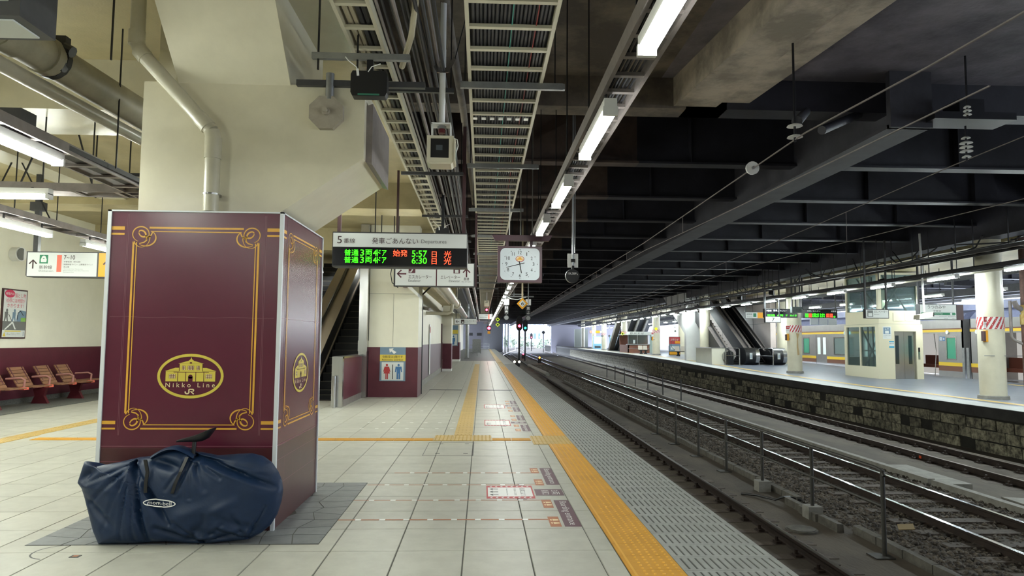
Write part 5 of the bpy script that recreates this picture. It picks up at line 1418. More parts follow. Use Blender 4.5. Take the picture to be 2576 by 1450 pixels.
q = thing('wall_lamp_box', 'white slanted lamp box fixed under the direction sign', 'lamp', (-2.0, 15.5, 2.5)); part('body', MB().use(M_white).prism([(-2.0, 2.93), (-1.70, 2.67), (-1.70, 2.76), (-2.0, 3.05)], 'y', 18.3, 18.78), None, q); part('end', MB().use(M_maroon).box(-2.13, -2.0, 18.3, 18.78, 2.93, 3.05), None, q)
mb = MB().use(M_black); mb.tube([(-1.72, 20.0, 0), (-1.72, 20.0, 2.5), (-1.75, 20.0, 2.8), (-1.5, 20.0, 3.05)], .025, 8); solo('wall_cable', mb, None, 'black cable rising up the corner behind the toilet sign pillar', 'cable', smooth=True)
q = thing('stop_banner', 'white vertical banner with a red disc hanging by the corridor wall', 'banner', (-1.92, 26, 0)); part('strip', MB().use(M_white).box(-1.955, -1.94, 25.9, 26.3, .25, 2.1), None, q); part('disc', MB().use(M_red).disc((-1.94, 26.1, 1.9), .12, 'x', 16, .01), None, q)
# equipment at the far end of the platform
for (x, y, w, h, lab) in ((-1.2, 56, .5, 2.6, 'tall grey pipe stand beyond the third pillar'), (-.9, 66, .9, 1.1, 'small steel frame with pipes on the far grey platform'), (-.6, 78, .9, 1.6, 'grey cabinet on the far grey platform'), (.2, 100, 1.6, 1.0, 'pale barrier boards at the very end of the platform')):
    q = thing('platform_equipment', lab, 'equipment', (x, y, 0)); m = M_galv if h > 1.05 else M_bldg
    if h > 2: part('pipe', MB().use(m).tube([(x, y, 0), (x, y, 4.4)], .14, 12), None, q); part('base', MB().use(m).box(x - .2, x + .2, y - .2, y + .2, 0, .1), None, q)
    else:
        for dx in (0, w): part('post', MB().use(m).bar((x - w / 2 + dx, y, 0), (x - w / 2 + dx, y, h), .06), None, q)
        for z in (.3, .6, .95): part('rail', MB().use(m).bar((x - w / 2, y, h * z), (x + w / 2, y, h * z), .06), None, q)
        if h > 1.2: part('cabinet', MB().use(m).box(x - w / 2, x + w / 2, y, y + .5, .1, h), None, q)
# ================================================================ TRACKS
def path(pts):
    ys_ = [p[0] for p in pts]; xs_ = [p[1] for p in pts]
    def g(y):
        x = float(np.interp(y, ys_, xs_))
        return x + (.0011 * (y - 140) ** 2 if y > 140 else 0)
    return g
T1 = path([(-12, 3.45), (15, 3.50), (34, 3.72), (60, 3.95), (100, 4.4), (140, 4.9), (300, 5)])
T2 = path([(-12, 6.95), (10, 7.15), (20, 7.32), (60, 7.42), (100, 7.7), (140, 8.2), (300, 9)])
T3 = path([(-12, 10.4), (14, 10.62), (22, 10.85), (30, 11.05), (45, 11.35), (62, 12.15), (86, 12.75), (120, 13.9), (185, 15.2), (300, 17)])
RZ = -.98
yy = [-12, -4, 2, 6, 9, 12, 15, 18, 22, 26, 30, 34, 38, 42, 46, 50, 55, 60, 65, 70, 76, 84, 92, 100, 110, 120, 130, 140, 150, 160, 170, 180, 190, 200, 210, 225]
PROF = [(-.0625, -.15), (.0625, -.15), (.0625, -.138), (.012, -.12), (.010, -.045), (.0325, -.035), (.0325, 0), (-.0325, 0), (-.0325, -.035), (-.010, -.045), (-.012, -.12), (-.0625, -.138)]
def rail_mb(g, off, topm):
    mb = MB(); n = len(PROF); vs = []
    for y in yy:
        vs += [(g(y) + off + a, y, RZ + b2) for a, b2 in PROF]
    body, top = [], []
    for i in range(len(yy) - 1):
        for k in range(n):
            f = (i * n + k, i * n + (k + 1) % n, (i + 1) * n + (k + 1) % n, (i + 1) * n + k)
            (top if k == 6 else body).append(f)
    mb.use(M_rail); mb.add(vs, body)
    mb.use(topm); b0 = len(mb.v) - len(vs)
    for f in top: mb.f.append(f); mb.m.append(mb.cur)
    return mb
fast = MB().use(M_rail); fast.box(-.17, .17, -.09, .09, -.155, -.125); fast.box(-.15, -.07, -.06, .06, -.125, -.10); fast.box(.07, .15, -.06, .06, -.125, -.10)
for s in (-1, 1):
    fast.tube([(s * .12, 0, -.11), (s * .12, 0, -.045)], .022, 6); fast.tube([(s * .095, .05, -.11), (s * .095, .05, -.06)], .016, 6)
fme = fast.mesh('rail_fastening')
def track(lab, g, topm, y1):
    q = thing('railway_track', lab, 'track', (g(0), 0, RZ - .15))
    for off in (-.5665, .5665):
        part('rail', rail_mb(g, off, topm), None, q, fix=False)
    return q
t1 = track('track nearest the tiled platform, its far rail standing on bolted plates', T1, M_railtop_dull, 60)
y = 6.4
while y < 46:
    piece('rail_fastening', fme, t1, (T1(y) + .5665, y, RZ)); y += .58
mb = MB().use(M_sleeper)
y = 6.4
slm = MB().use(M_sleeper).box(-.42, .42, -.10, .10, -.17, -.128).mesh('tie_plate')
while y < 40:
    piece('tie_plate', slm, t1, (T1(y) + .52, y, RZ)); y += .58
part('painted_mark', MB().use(mat('orange_paint', 'e0552a', .5)).box(T1(6.9) + .5465, T1(6.9) + .555, 6.85, 6.93, RZ - .11, RZ - .05), None, t1, label='small orange painted number mark')
t2 = track('middle track with shining rails on weathered sleepers in ballast', T2, M_railtop, 60)
slm2 = MB().use(M_sleeper).box(-1.05, 1.05, -.11, .11, -.28, -.108).mesh('sleeper')
y = 6.0
while y < 75:
    piece('sleeper', slm2, t2, (T2(y), y, RZ)); y += .62
t3 = track('track beside the stone wall of the far platform with thick dark rails', T3, M_railtop_dull, 60)
slm3 = MB().use(M_sleeper).box(-.95, .95, -.12, .12, -.20, -.133).mesh('sleeper')
y = 9.0
while y < 65:
    piece('sleeper', slm3, t3, (T3(y), y, RZ)); y += .60
y = 9.3
while y < 40:
    for off in (-.5665, .5665): piece('rail_fastening', fme, t3, (T3(y) + off, y, RZ))
    y += .60
part('painted_mark', MB().use(MATS['orange_paint']).box(T3(15.8) - .60, T3(15.8) - .59, 15.76, 15.84, RZ - .11, RZ - .05), None, t3, label='small orange painted mark')
# outdoor crossing rails at the tunnel mouth
q = thing('crossing_track', 'curving rails crossing over just outside the tunnel mouth', 'track', (3, 120, RZ))
part('rail', MB().use(M_railtop).tube([(2.6, 96, RZ - .02), (3.6, 118, RZ - .02), (6.0, 150, RZ - .02), (10, 190, RZ - .02)], .045, 6), None, q)
part('rail', MB().use(M_railtop).tube([(4.9, 116, RZ - .02), (4.3, 128, RZ - .02), (5.2, 140, RZ - .02), (8.2, 170, RZ - .02)], .045, 6), None, q)
# ballast, curb and trough
def stones(x0f, x1f, y0, y1, dens, s0, s1, zb):
    dirs = np.array([(1, 0, 0), (-1, 0, 0), (0, 1, 0), (0, -1, 0), (0, 0, 1), (.6, .6, .5), (-.6, .5, .55), (.1, -.7, .6)])
    tri = [(4, 5, 6), (4, 6, 7), (4, 7, 5), (0, 2, 5), (5, 2, 6), (2, 1, 6), (6, 1, 7), (1, 3, 7), (7, 3, 0), (7, 0, 5)]
    n = int((y1 - y0) * (x1f((y0 + y1) / 2) - x0f((y0 + y1) / 2)) * dens)
    Y = RNG.uniform(y0, y1, n); U = RNG.uniform(0, 1, n)
    X = np.array([x0f(a) + (x1f(a) - x0f(a)) * u for a, u in zip(Y, U)])
    S = RNG.uniform(s0, s1, n)
    V = (dirs[None] * RNG.uniform(.65, 1.15, (n, 8, 3))) * S[:, None, None]
    A = RNG.uniform(0, 2 * PI, n); c, s = np.cos(A), np.sin(A)
    V2 = np.stack([V[..., 0] * c[:, None] - V[..., 1] * s[:, None], V[..., 0] * s[:, None] + V[..., 1] * c[:, None], V[..., 2] * .8], -1)
    V2 += np.stack([X, Y, zb + RNG.uniform(-.015, .02, n)], -1)[:, None]
    F = (np.array(tri)[None] + (np.arange(n) * 8)[:, None, None]).reshape(-1, 3)
    return V2.reshape(-1, 3), F
def stuff(name, lab, cat, parts, m):
    vs, fs, o = [], [], 0
    for v, f in parts:
        vs.append(v); fs.append(f + o); o += len(v)
    v = np.concatenate(vs); f = np.concatenate(fs)
    me = bpy.data.meshes.new(name)
    me.vertices.add(len(v)); me.vertices.foreach_set('co', v.astype(np.float32).ravel())
    me.loops.add(len(f) * 3); me.loops.foreach_set('vertex_index', f.astype(np.int32).ravel())
    me.polygons.add(len(f)); me.polygons.foreach_set('loop_start', np.arange(0, len(f) * 3, 3, dtype=np.int32))
    me.update(); me.validate()
    me.materials.append(m)
    ob = bpy.data.objects.new(name, me); C.objects.link(ob)
    return tag(ob, lab, cat, None, 'stuff')
BZ = -1.115
parts_ = []
for y0, y1, d, s0, s1 in ((6, 13, 330, .025, .048), (13, 20, 260, .028, .05), (20, 30, 150, .03, .06), (30, 48, 70, .04, .07), (48, 75, 30, .05, .09)):
    parts_.append(stones(lambda y: 5.30, lambda y: T2(y) - .60, y0, y1, d, s0, s1, BZ))
    parts_.append(stones(lambda y: T2(y) - .5, lambda y: T2(y) + .5, y0, y1, d, s0, s1, BZ - .01))
    parts_.append(stones(lambda y: T2(y) + .62, lambda y: 8.45, y0, y1, d, s0, s1, BZ))
stuff('ballast', 'brownish grey crushed stone ballast around the middle track', 'ballast', parts_, M_ball)
mb = MB().use(M_ballbed); mb.box(5.30, 8.45, -12, 150, -1.3, BZ - .012); gb = struct('ground', mb); gb['label'] = 'dark gravel ground under the middle track'
q = thing('ballast_curb', 'broken concrete curb holding back the ballast of the middle track', 'curb', (5.28, 12, -1.12))
y = 6.3
while y < 44:
    l = .58
    dx = -.25 * max(0, min(1, (11 - abs(y - 10.3) * 3) / 11)) if 9.4 < y < 11.2 else 0
    b_ = MB().use(M_curb); b_.hexa([(5.22 + dx, y, -1.13), (5.32 + dx, y, -1.13), (5.32 + dx + .01, y + l - .02, -1.13), (5.22 + dx, y + l - .02, -1.13), (5.22 + dx, y, -1.0 + random.uniform(-.015, .01)), (5.31 + dx, y, -1.0), (5.31 + dx, y + l - .02, -1.0), (5.22 + dx, y + l - .02, -1.0 + random.uniform(-.015, .01))])
    part('curb_stone', b_, None, q); y += l
mb = MB().use(M_conc)
for a, b2 in ((6, 12.9), (13.0, 20), (20.1, 30), (30.1, 60)): mb.box(8.42, 8.56, a, b2, -1.12, -1.0)
solo('cable_trough', mb, None, 'long pale concrete cable trough beyond the shining middle track', 'trough')
mb = MB().use(M_conc); mb.box(8.56, 9.0, 12.6, 14.6, -1.12, -1.02); solo('trough_slab', mb, None, 'loose pale slab lying beside the long cable trough', 'slab')
mb = MB().use(M_conc); mb.hexa([(8.9, 10.8, -1.115), (9.5, 10.6, -1.115), (9.55, 11.7, -1.115), (9.0, 11.9, -1.115), (8.9, 10.8, -1.08), (9.5, 10.6, -1.08), (9.55, 11.7, -1.09), (9.0, 11.9, -1.09)]); solo('trough_slab', mb, None, 'flat square lid lying before the far dark rails', 'slab')
# track fence
q = thing('track_fence', 'grey tube fence with seven posts between the two closer tracks', 'fence', (5.05, 8.7, -1.12))
FY = [8.7, 10.6, 12.5, 14.35, 16.2, 18.1, 20.0]
M_fence = mat('fence_grey', '3a3833', .6, var=.2, vscale=8)
for i, y in enumerate(FY):
    zb = -1.12
    part('post', MB().use(M_fence).tube([(5.05, y, zb), (5.05, y, -.05)], .028, 10), None, q, smooth=True)
    if i in (1, 2): part('post_footing', MB().use(M_conc).box(4.94, 5.16, y - .11, y + .11, -1.13, -.93), None, q)
    else: part('post_base', MB().use(M_fence).box(4.88, 5.12, y - .12, y + .12, -1.12, -1.10), None, q)
part('top_rail', MB().use(M_fence).tube([(5.05, 8.66, -.12), (5.05, 8.72, -.06), (5.05, 8.85, -.045), (5.05, 17, -.04), (5.15, 20, -.02), (5.7, 24, -.1)], .024, 8), None, q, smooth=True)
part('mid_rail', MB().use(M_fence).tube([(5.05, 8.7, -.50), (5.05, 20, -.50)], .020, 8), None, q, smooth=True)
q = thing('track_fence', 'row of thin dark posts between the shining track and the far track', 'fence', (9.0, 36, -1.12))
for i in range(7): part('post', MB().use(M_dkgrey).bar((8.9 + .02 * i, 31 + 3.2 * i, -1.12), (8.9 + .02 * i, 31 + 3.2 * i, -.15), .05), None, q)
mb = MB().use(M_curb); mb.tube([(4.55, 9.9, -1.12), (4.55, 9.9, -1.09)], .22, 20); mb.tube([(4.55, 9.9, -1.09), (4.55, 9.9, -1.08)], .19, 20); solo('drain_cover', mb, None, 'round concrete drain cover beside the nearest rail', 'drain cover')
mb = MB().use(M_black); mb.tube([(4.55, 12.2, -1.1), (4.75, 12.0, -1.08), (4.9, 11.6, -1.07), (5.0, 11.5, -1.0), (5.15, 11.6, -1.02), (5.3, 11.5, -1.06)], .018, 7); solo('loose_cable', mb, None, 'loose black cable looping over the broken curb', 'cable', smooth=True)
mb = MB().use(M_rail); mb.tube([(5.55, 26.2, -1.12), (5.55, 26.2, -.88)], .05, 8); solo('short_post', mb, None, 'short rusty post in the ballast before the middle track', 'post')
mb = MB().use(M_conc); mb.tube([(4.9, 52, -1.0), (4.7, 70, -1.0)], .16, 10); solo('conduit_pipe', mb, None, 'grey concrete pipe lying beside the nearest track far off', 'pipe')
mb = MB().use(mat('dry_leaf', '8a7650', .8)); mb.hexa([(5.75, 9.55, -1.02), (5.95, 9.5, -1.0), (6.05, 9.7, -.98), (5.85, 9.75, -1.0), (5.75, 9.55, -1.01), (5.95, 9.5, -.99), (6.05, 9.7, -.97), (5.85, 9.75, -.99)]); solo('flat_rock', mb, None, 'flat pale rock lying on the ballast between two fence posts', 'rock')

# ---- overhead wires
def wire(lab, pts, r=.008, drops=()):
    q = thing('contact_wire', lab, 'wire', pts[0])
    part('wire', MB().use(M_grey).tube(pts, r, 5), None, q)
    for a, b2 in drops: part('dropper', MB().use(M_grey).bar(a, b2, .008), None, q)
    return q
wire('upper catenary wire over the nearest track', [(3.45, 2.0, 3.62), (3.45, 5.14, 3.70), (3.45, 7.2, 3.80), (3.45, 9.6, 3.755), (3.45, 14.7, 3.65), (3.48, 25, 3.65), (3.7, 34, 3.75), (3.9, 60, 3.7), (4.4, 110, 3.7)], .009, [((3.45, 11.8, 3.70), (3.45, 11.8, 3.43)), ((3.45, 16.5, 3.65), (3.45, 16.5, 3.47)), ((3.46, 21, 3.65), (3.46, 21, 3.46))])
wire('lower contact wire over the nearest track', [(3.45, 4.5, 3.31), (3.45, 10.1, 3.39), (3.45, 14.7, 3.48), (3.47, 25, 3.45), (3.7, 40, 3.45), (4.4, 110, 3.45)], .007)
wire('upper catenary wire over the middle track', [(7.1, 6, 4.35), (7.1, 10.1, 4.24), (7.1, 14.6, 4.04), (7.2, 30, 3.6), (7.4, 60, 3.7), (7.7, 110, 3.7)], .008, [((7.1, 13.2, 4.10), (7.1, 13.2, 3.52)), ((7.12, 20, 3.87), (7.12, 20, 3.53))])
wire('lower contact wire over the middle track', [(7.1, 6, 3.42), (7.1, 12.9, 3.51), (7.1, 17.6, 3.55), (7.3, 40, 3.4), (7.7, 110, 3.4)], .007)
wire('contact wire over the far track', [(10.5, 6, 3.5), (10.8, 22, 3.5), (11.3, 45, 3.45), (13.5, 110, 3.5)], .007)
def insul(lab, x, y, z, discs, rod):
    q = thing('insulator', lab, 'insulator', (x, y, z))
    for dz, r in discs:
        part('disc', MB().use(M_white).tube([(x, y, z + dz), (x, y, z + dz + .012), (x, y, z + dz + .03)], [r, r * .9, r * .35], 18), None, q, smooth=True)
    part('rod', MB().use(M_blackmetal).tube([(x, y, z - .05), (x, y, rod)], .014, 6), None, q)
insul('white two disc insulator holding the upper wire of the nearest track', 3.45, 7.45, 3.82, [(0, .085), (.125, .085)], 4.9)
q = thing('insulator', 'white round insulator bell strung along the upper wire', 'insulator', (3.45, 8.75, 3.78)); mb = MB().use(M_white); mb.tube([(3.45, 8.66, 3.78), (3.45, 8.70, 3.78), (3.45, 8.78, 3.78)], [.086, .082, .03], 18); part('bell', mb, None, q, smooth=True); part('cap', MB().use(M_galv).tube([(3.45, 8.62, 3.78), (3.45, 8.84, 3.78)], .018, 8), None, q)
insul('small white ceramic insulator on a bent rod under the roof', 6.35, 8.7, 4.55, [(0, .05), (.05, .05), (.1, .045)], 5.6)
insul('pale five disc insulator hanging under the black bracket', 6.75, 9.3, 4.15, [(0, .06), (.08, .085), (.14, .085), (.20, .085), (.27, .06)], 4.6)
q = thing('roof_bracket', 'black steel bracket at the end of the long girder', 'bracket', (6.3, 9.2, 4.5)); part('plate', MB().use(M_blackmetal).box(6.15, 7.3, 9.05, 9.5, 4.62, 4.72), None, q); part('block', MB().use(M_blackmetal).box(6.5, 6.85, 9.05, 9.4, 4.72, 4.9), None, q)
for a_, b_, lab in (((4.68, 9.72, 4.9), (3.5, 7.5, 4.02), 'dark tubular strut slanting down to the two disc insulator'), ((5.5, 9.8, 4.9), (4.54, 9.0, 4.40), 'short dark tubular strut slanting down beside the upper wire')):
    mb = MB().use(M_gird); mb.tube([a_, b_], .06, 10); solo('roof_strut', mb, None, lab, 'strut', smooth=True)

# ================================================================ FAR PLATFORM
def fcol(lab, x, y, r=.33, strip=True, blocks=True):
    z0 = zf(y)
    mb = MB().use(M_cream); mb.tube([(x, y, z0), (x, y, 4.95)], r, 28)
    q = part('column', mb, None, None, smooth=True); q['kind'] = 'structure'; q['label'] = lab
    WL[q.name] = Vector((0, 0, 0))
    part('column_base', MB().use(M_conc).tube([(x, y, z0), (x, y, z0 + .09), (x, y, z0 + .10)], [r * 1.18, r * 1.15, r * 1.08], 28), None, q, smooth=True)
    if strip:
        mb = MB()
        n = 24
        zA, zB = z0 + 1.96, z0 + 2.30
        mb.use(M_white); mb.tube([(x, y, zA), (x, y, zB)], r + .006, n, cap=False)
        mb.use(M_red)
        for k in range(16):
            a0 = 2 * PI * k / 16; vs = []
            for t in (0, .25, .5, .75, 1):
                for w in (0, .20):
                    a = a0 + t * .55 + w
                    vs.append((x + (r + .009) * math.cos(a), y + (r + .009) * math.sin(a), zA + (zB - zA) * t))
            mb.add(vs, [(2 * i, 2 * i + 1, 2 * i + 3, 2 * i + 2) for i in range(4)])
        part('striped_band', mb, None, q, label='red and white diagonal warning band', fix=False)
    return q
COLS = [(14.43, 19.2, .33), (15.12, 33.2, .335), (14.45, 44.7, .33), (15.6, 62.0, .34), (15.9, 77.5, .34), (16.7, 95, .34), (17.4, 108, .34), (18.0, 124, .34)]
names = ['big round cream column nearest on the far platform', 'round cream column left of the elevator tower', 'round cream column before the white wall by the escalators', 'round cream column before the benches and noodle stand', 'square topped cream column before the brown stall', 'cream column beside the blue vending machine', 'far small cream column', 'farthest small cream column']
names[1] = 'round cream column between the escalators and the elevator tower'
for (x, y, r), lab in zip(COLS, names):
    fcol(lab, x, y, r, strip=y < 100 and not (44 < y < 45))
mb = MB().use(mat('tan_stain', 'b59a6e', .7)); FPn = Plane((15.12, 32.86, 0), (1, 0, 0), (0, 0, 1)); FPn.poly(mb, [(-.07, 1.98), (.08, 1.95), (.02, 1.7), (.03, 1.3), (.08, .95), (-.02, .92), (-.05, 1.3), (-.03, 1.7)], MATS['tan_stain'], .006)
solo('peeled_patch', mb, None, 'long tan peeled patch down the column by the elevator tower', 'stain')
# signs and boxes fixed on the columns
def alarm(x, y, z, lab):
    q = thing('alarm_box', lab, 'alarm box', (x, y, z)); part('case', MB().use(M_orange).box(x - .05, x + .05, y, y + .12, z, z + .32), None, q); part('dark_side', MB().use(M_brownsteel).box(x - .10, x - .05, y, y + .12, z + .02, z + .30), None, q)
    part('plate', MB().use(M_white).box(x - .09, x + .09, y + .02, y + .03, z + .38, z + .72), None, q); part('red_panel', MB().use(M_red).box(x - .08, x + .08, y + .012, y + .02, z + .56, z + .70), None, q)
    mb = MB(); Pl = Plane((x, y + .01, z), (1, 0, 0), (0, 0, 1)); Pl.text(mb, '非常', -.05, .05, .60, .67, M_white); Pl.text(mb, '停止ボタン', -.07, .07, .48, .52, M_ink_b); part('lettering', mb, None, q, fix=False)
    part('bracket', MB().use(M_galv).box(x - .02, x + .3, y + .03, y + .05, z + .05, z + .09), None, q)
alarm(14.17, 18.98, 1.60, 'orange emergency button box on the big column nearest across the tracks'); alarm(14.72, 33.0, 1.62, 'orange emergency button box on the column by the elevator tower'); alarm(15.2, 61.7, 1.6, 'orange emergency button box on the column by the benches')
# rusty pipe and grey drain at the big column
q = thing('rusty_pipe', 'brown rusty standpipe with a yellow fitting beside the big column', 'pipe', (14.98, 18.6, 0))
rust = mat('rusty_brown', '5a4038', .7, var=.3, vscale=8)
part('riser', MB().use(rust).tube([(14.98, 18.6, 0), (14.98, 18.6, 2.1)], .105, 16), None, q, smooth=True); part('upper_riser', MB().use(rust).tube([(14.98, 18.6, 2.62), (14.98, 18.6, 4.9)], .095, 16), None, q, smooth=True)
yl = mat('yellowed_fitting', 'b7a468', .5, col2='9a7a3a', vscale=6)
mb = MB().use(yl); mb.tube([(14.98, 18.6, 2.08), (14.98, 18.6, 2.36)], .125, 16); mb.tube([(14.98, 18.6, 2.42), (14.98, 18.6, 2.62)], .12, 16); mb.tube([(14.98, 18.6, 2.36), (14.98, 18.6, 2.42)], .10, 16); part('fitting', mb, None, q, smooth=True)
for s in (-1, 1):
    mb = MB().use(M_grey); mb.tube([(14.98 + s * .09, 18.6, 2.5 if s < 0 else 2.2), (14.98 + s * .24, 18.6, 2.58 if s < 0 else 2.32), (14.98 + s * .30, 18.6, 2.72 if s < 0 else 2.5)], .07, 12); part('side_bend', mb, None, q, smooth=True)
mb = MB().use(M_grey); mb.tube([(14.68, 18.75, 2.75), (14.68, 18.75, 1.75), (14.72, 18.72, 1.66), (14.94, 18.6, 1.52)], .04, 10); part('grey_drain', mb, None, q, smooth=True)
mb = MB().use(mat('dark_blue_pipe', '2b2f52', .5)); mb.tube([(15.09, 18.65, 0), (15.09, 18.65, 1.5)], .045, 10); part('blue_conduit', mb, None, q, smooth=True)
part('strap', MB().use(M_galv).box(14.0, 15.1, 18.9, 18.92, 1.20, 1.22), None, q)

# elevator tower
M_elev = mat('elevator_cream', 'd3ccb0', .45)
q = thing('elevator_tower', 'cream glazed elevator tower with steel doors on the far platform', 'elevator', (17.7, 30.2, .03))
X0, X1, Y0, Y1 = 16.75, 18.66, 28.8, 31.6
mb = MB().use(M_elev)
mb.box(X0, X0 + .68, Y0, Y0 + .14, 0, 2.34); mb.box(X0 + .68, X1 - .29, Y0, Y0 + .14, 2.04, 2.34); mb.box(X1 - .29, X1, Y0, Y0 + .14, 0, 2.34)
for a, b2 in ((0, .53), (2.24, 2.34)): mb.box(X0, X0 + .12, Y0 + .14, Y1, a, b2)
for a, b2 in ((Y0 + .14, Y0 + .26), (Y0 + 1.43, Y0 + 1.52), (Y1 - .2, Y1)): mb.box(X0, X0 + .12, a, b2, .53, 2.24)
mb.box(X1 - .12, X1, Y0 + .14, Y1, 0, 2.34); mb.box(X0 + .12, X1 - .12, Y1 - .1, Y1, 0, .9)
mb.box(X0 + .05, X1 - .05, Y0 + .05, Y1 - .05, 2.34, 2.92)
for x, y in ((X0 + .05, Y0 + .05), (X1 - .19, Y0 + .05), (X0 + .05, Y1 - .2), (X1 - .19, Y1 - .2)): mb.box(x, x + .14, y, y + .14, 2.92, 4.45)
mb.box(X0 + .05, X1 - .05, Y0 + .05, Y1 - .06, 4.45, 4.55)
part('tower_body', mb, None, q)
part('joint', MB().use(M_ink_g).box(X0 + .04, X1 - .04, Y0 + .03, Y1 - .04, 2.335, 2.35), None, q)
for a, b2 in ((Y0 + .26, Y0 + 1.43), (Y0 + 1.52, Y1 - .2)):
    part('glass_pane', MB().use(M_glass).box(X0 + .05, X0 + .06, a, b2, .53, 2.24), None, q)
    part('glass_pane', MB().use(M_glass).box(X0 + .09, X0 + .10, a, b2, 2.92, 4.45), None, q)
part('glass_pane', MB().use(M_glass).box(X0 + .19, X1 - .19, Y0 + .09, Y0 + .10, 2.92, 4.45), None, q)
mb = MB().use(M_grey)
for a, b2 in (((X0 + .5, Y0 + .5, .1), (X0 + .5, Y1 - .5, 2.3)), ((X0 + .5, Y1 - .5, .1), (X0 + .5, Y0 + .5, 2.3)), ((X0 + .4, Y0 + .4, 2.9), (X1 - .4, Y0 + .4, 4.5)), ((X1 - .4, Y0 + .4, 2.9), (X0 + .4, Y0 + .4, 4.5)), ((X0 + .4, Y0 + .6, 2.9), (X0 + .4, Y1 - .4, 4.5)), ((X0 + .5, Y0 + 1.3, 0), (X0 + .5, Y0 + 1.3, 4.8)), ((X0 + .9, Y1 - .4, 0), (X0 + .9, Y1 - .4, 4.8)), ((X0 + .4, Y0 + .3, 1.2), (X0 + .4, Y1 - .3, 1.2))): mb.bar(a, b2, .05)
part('shaft_frame', mb, None, q)
for a, b2 in ((X0 + .68, X0 + 1.15), (X0 + 1.15, X1 - .30)):
    d = part('door', MB().use(M_stain).box(a + .004, b2 - .004, Y0 + .10, Y0 + .13, .03, 2.04), None, q)
    cx = a + .12 if a < X0 + 1 else b2 - .24
    part('door_glass', MB().use(M_glass_dk).box(cx - .03, cx + .12, Y0 + .094, Y0 + .10, .66, 1.86), None, d)
for a in (X0 + .68, X0 + 1.2): part('access_panel', MB().use(M_elev).box(a, a + .50, Y0 + .035, Y0 + .05, 2.48, 2.82), None, q)
part('button_panel', MB().use(M_stain).box(X1 - .22, X1 - .14, Y0 - .012, Y0, .86, 1.36), None, q); part('button_display', MB().use(M_black).box(X1 - .22, X1 - .14, Y0 - .016, Y0 - .011, 1.18, 1.36), None, q)
EP = Plane((X0, Y0, 0), (1, 0, 0), (0, 0, 1))
mb = MB(); EP.rect(mb, .18, .55, 1.71, 2.24, M_signw); EP.rect(mb, .21, .51, 1.92, 2.20, M_bluegrey, .004); EP.rect(mb, .28, .44, 1.94, 2.06, M_signw, .006); EP.arrow(mb, .31, 2.13, .08, M_signw, 'down', .006); EP.arrow(mb, .41, 2.13, .08, M_signw, 'up', .006); EP.text(mb, 'エレベーター', .21, .52, 1.83, 1.88, M_ink_b, .004); EP.text(mb, 'Elevator', .21, .36, 1.78, 1.80, M_ink_g, .004)
part('elevator_label', mb, None, q, fix=False)
mb = MB(); EP.rect(mb, .44, .66, 1.34, 1.62, M_signw); EP.rect(mb, .44, .66, 1.58, 1.62, mat('cyan_print', '3a9cc0', .5), .004); EP.rect(mb, .44, .66, 1.34, 1.41, MATS['cyan_print'], .004); EP.text(mb, '優先利用', .46, .64, 1.50, 1.54, M_ink_b, .004); part('notice', mb, None, q, fix=False)

# signs hanging over the far platform
def fsign(name, lab, x0, x1, y, z0, z1, ztop, face, fill, dep=.14, case=M_dkgrey, cat='sign'):
    q = thing(name, lab, cat, ((x0 + x1) / 2, y, z0)); part('case', MB().use(case).box(x0, x1, y, y + dep, z0, z1), None, q)
    pl = Plane((x0, y - .002, z0), (1, 0, 0), (0, 0, 1)); W, H = x1 - x0, z1 - z0
    if face: mb = MB(); pl.rect(mb, .02, W - .02, .02, H - .02, face, .001); part('face', mb, None, q)
    mb = MB(); fill(pl, mb, W, H); part('lettering', mb, None, q, fix=False)
    for x in (x0 + .04, x1 - .04): part('hanger_post', MB().use(M_dkgrey).bar((x, y + dep / 2, z1), (x, y + dep / 2, ztop), .05), None, q)
    return q
def f(pl, mb, W, H): pl.rect(mb, .06, .25, .05, H - .04, M_ink_g); pl.rect(mb, .09, .22, .07, .17, M_signw, .006); pl.text(mb, 'エレベーター', .28, W - .05, H * .6, H * .85, M_ink_b); pl.text(mb, 'Elevator', .28, .46, H * .38, H * .5, M_ink_g)
fsign('elevator_sign', 'white elevator sign hanging before the glazed tower', 12.38, 13.16, 22, 2.335, 2.635, 4.9, M_signw_lit, f)
def f(pl, mb, W, H):
    pl.text(mb, 'うつのみや', W * .22, W * .70, H * .70, H * .92, M_ink_b); pl.text(mb, '宇都宮', W * .37, W * .58, H * .52, H * .62, M_ink_b)
    pl.poly(mb, [(.03, H * .38), (.07, H * .46), (W - .07, H * .46), (W - .03, H * .38), (W - .07, H * .30), (.07, H * .30)], M_green); pl.ell(mb, .16, H * .38, .04, .04, M_signw, .006); pl.ell(mb, W - .2, H * .38, .04, .04, M_signw, .006); pl.text(mb, 'Utsunomiya', W * .36, W * .62, H * .33, H * .43, M_signw, .006)
    pl.text(mb, 'おかもと', .05, .24, H * .18, H * .25, M_ink_b); pl.text(mb, 'Okamoto', .05, .22, H * .08, H * .13, M_ink_g); pl.text(mb, 'すずめのみや', W - .32, W - .05, H * .18, H * .25, M_ink_b); pl.text(mb, 'Suzumenomiya', W - .62, W - .36, H * .18, H * .24, M_ink_g); pl.text(mb, 'つるた', W - .18, W - .05, H * .06, H * .12, M_ink_b); pl.text(mb, 'Tsuruta', W - .46, W - .32, H * .06, H * .12, M_ink_g)
q = fsign('station_name_sign', 'white station name sign with a green arrow band by the big column', 14.82, 16.12, 23, 2.34, 2.88, 4.9, M_signw_lit, f, .2)
part('end_cap', MB().use(M_brownsteel).box(16.12, 16.36, 23, 23.25, 2.34, 2.86), None, q)
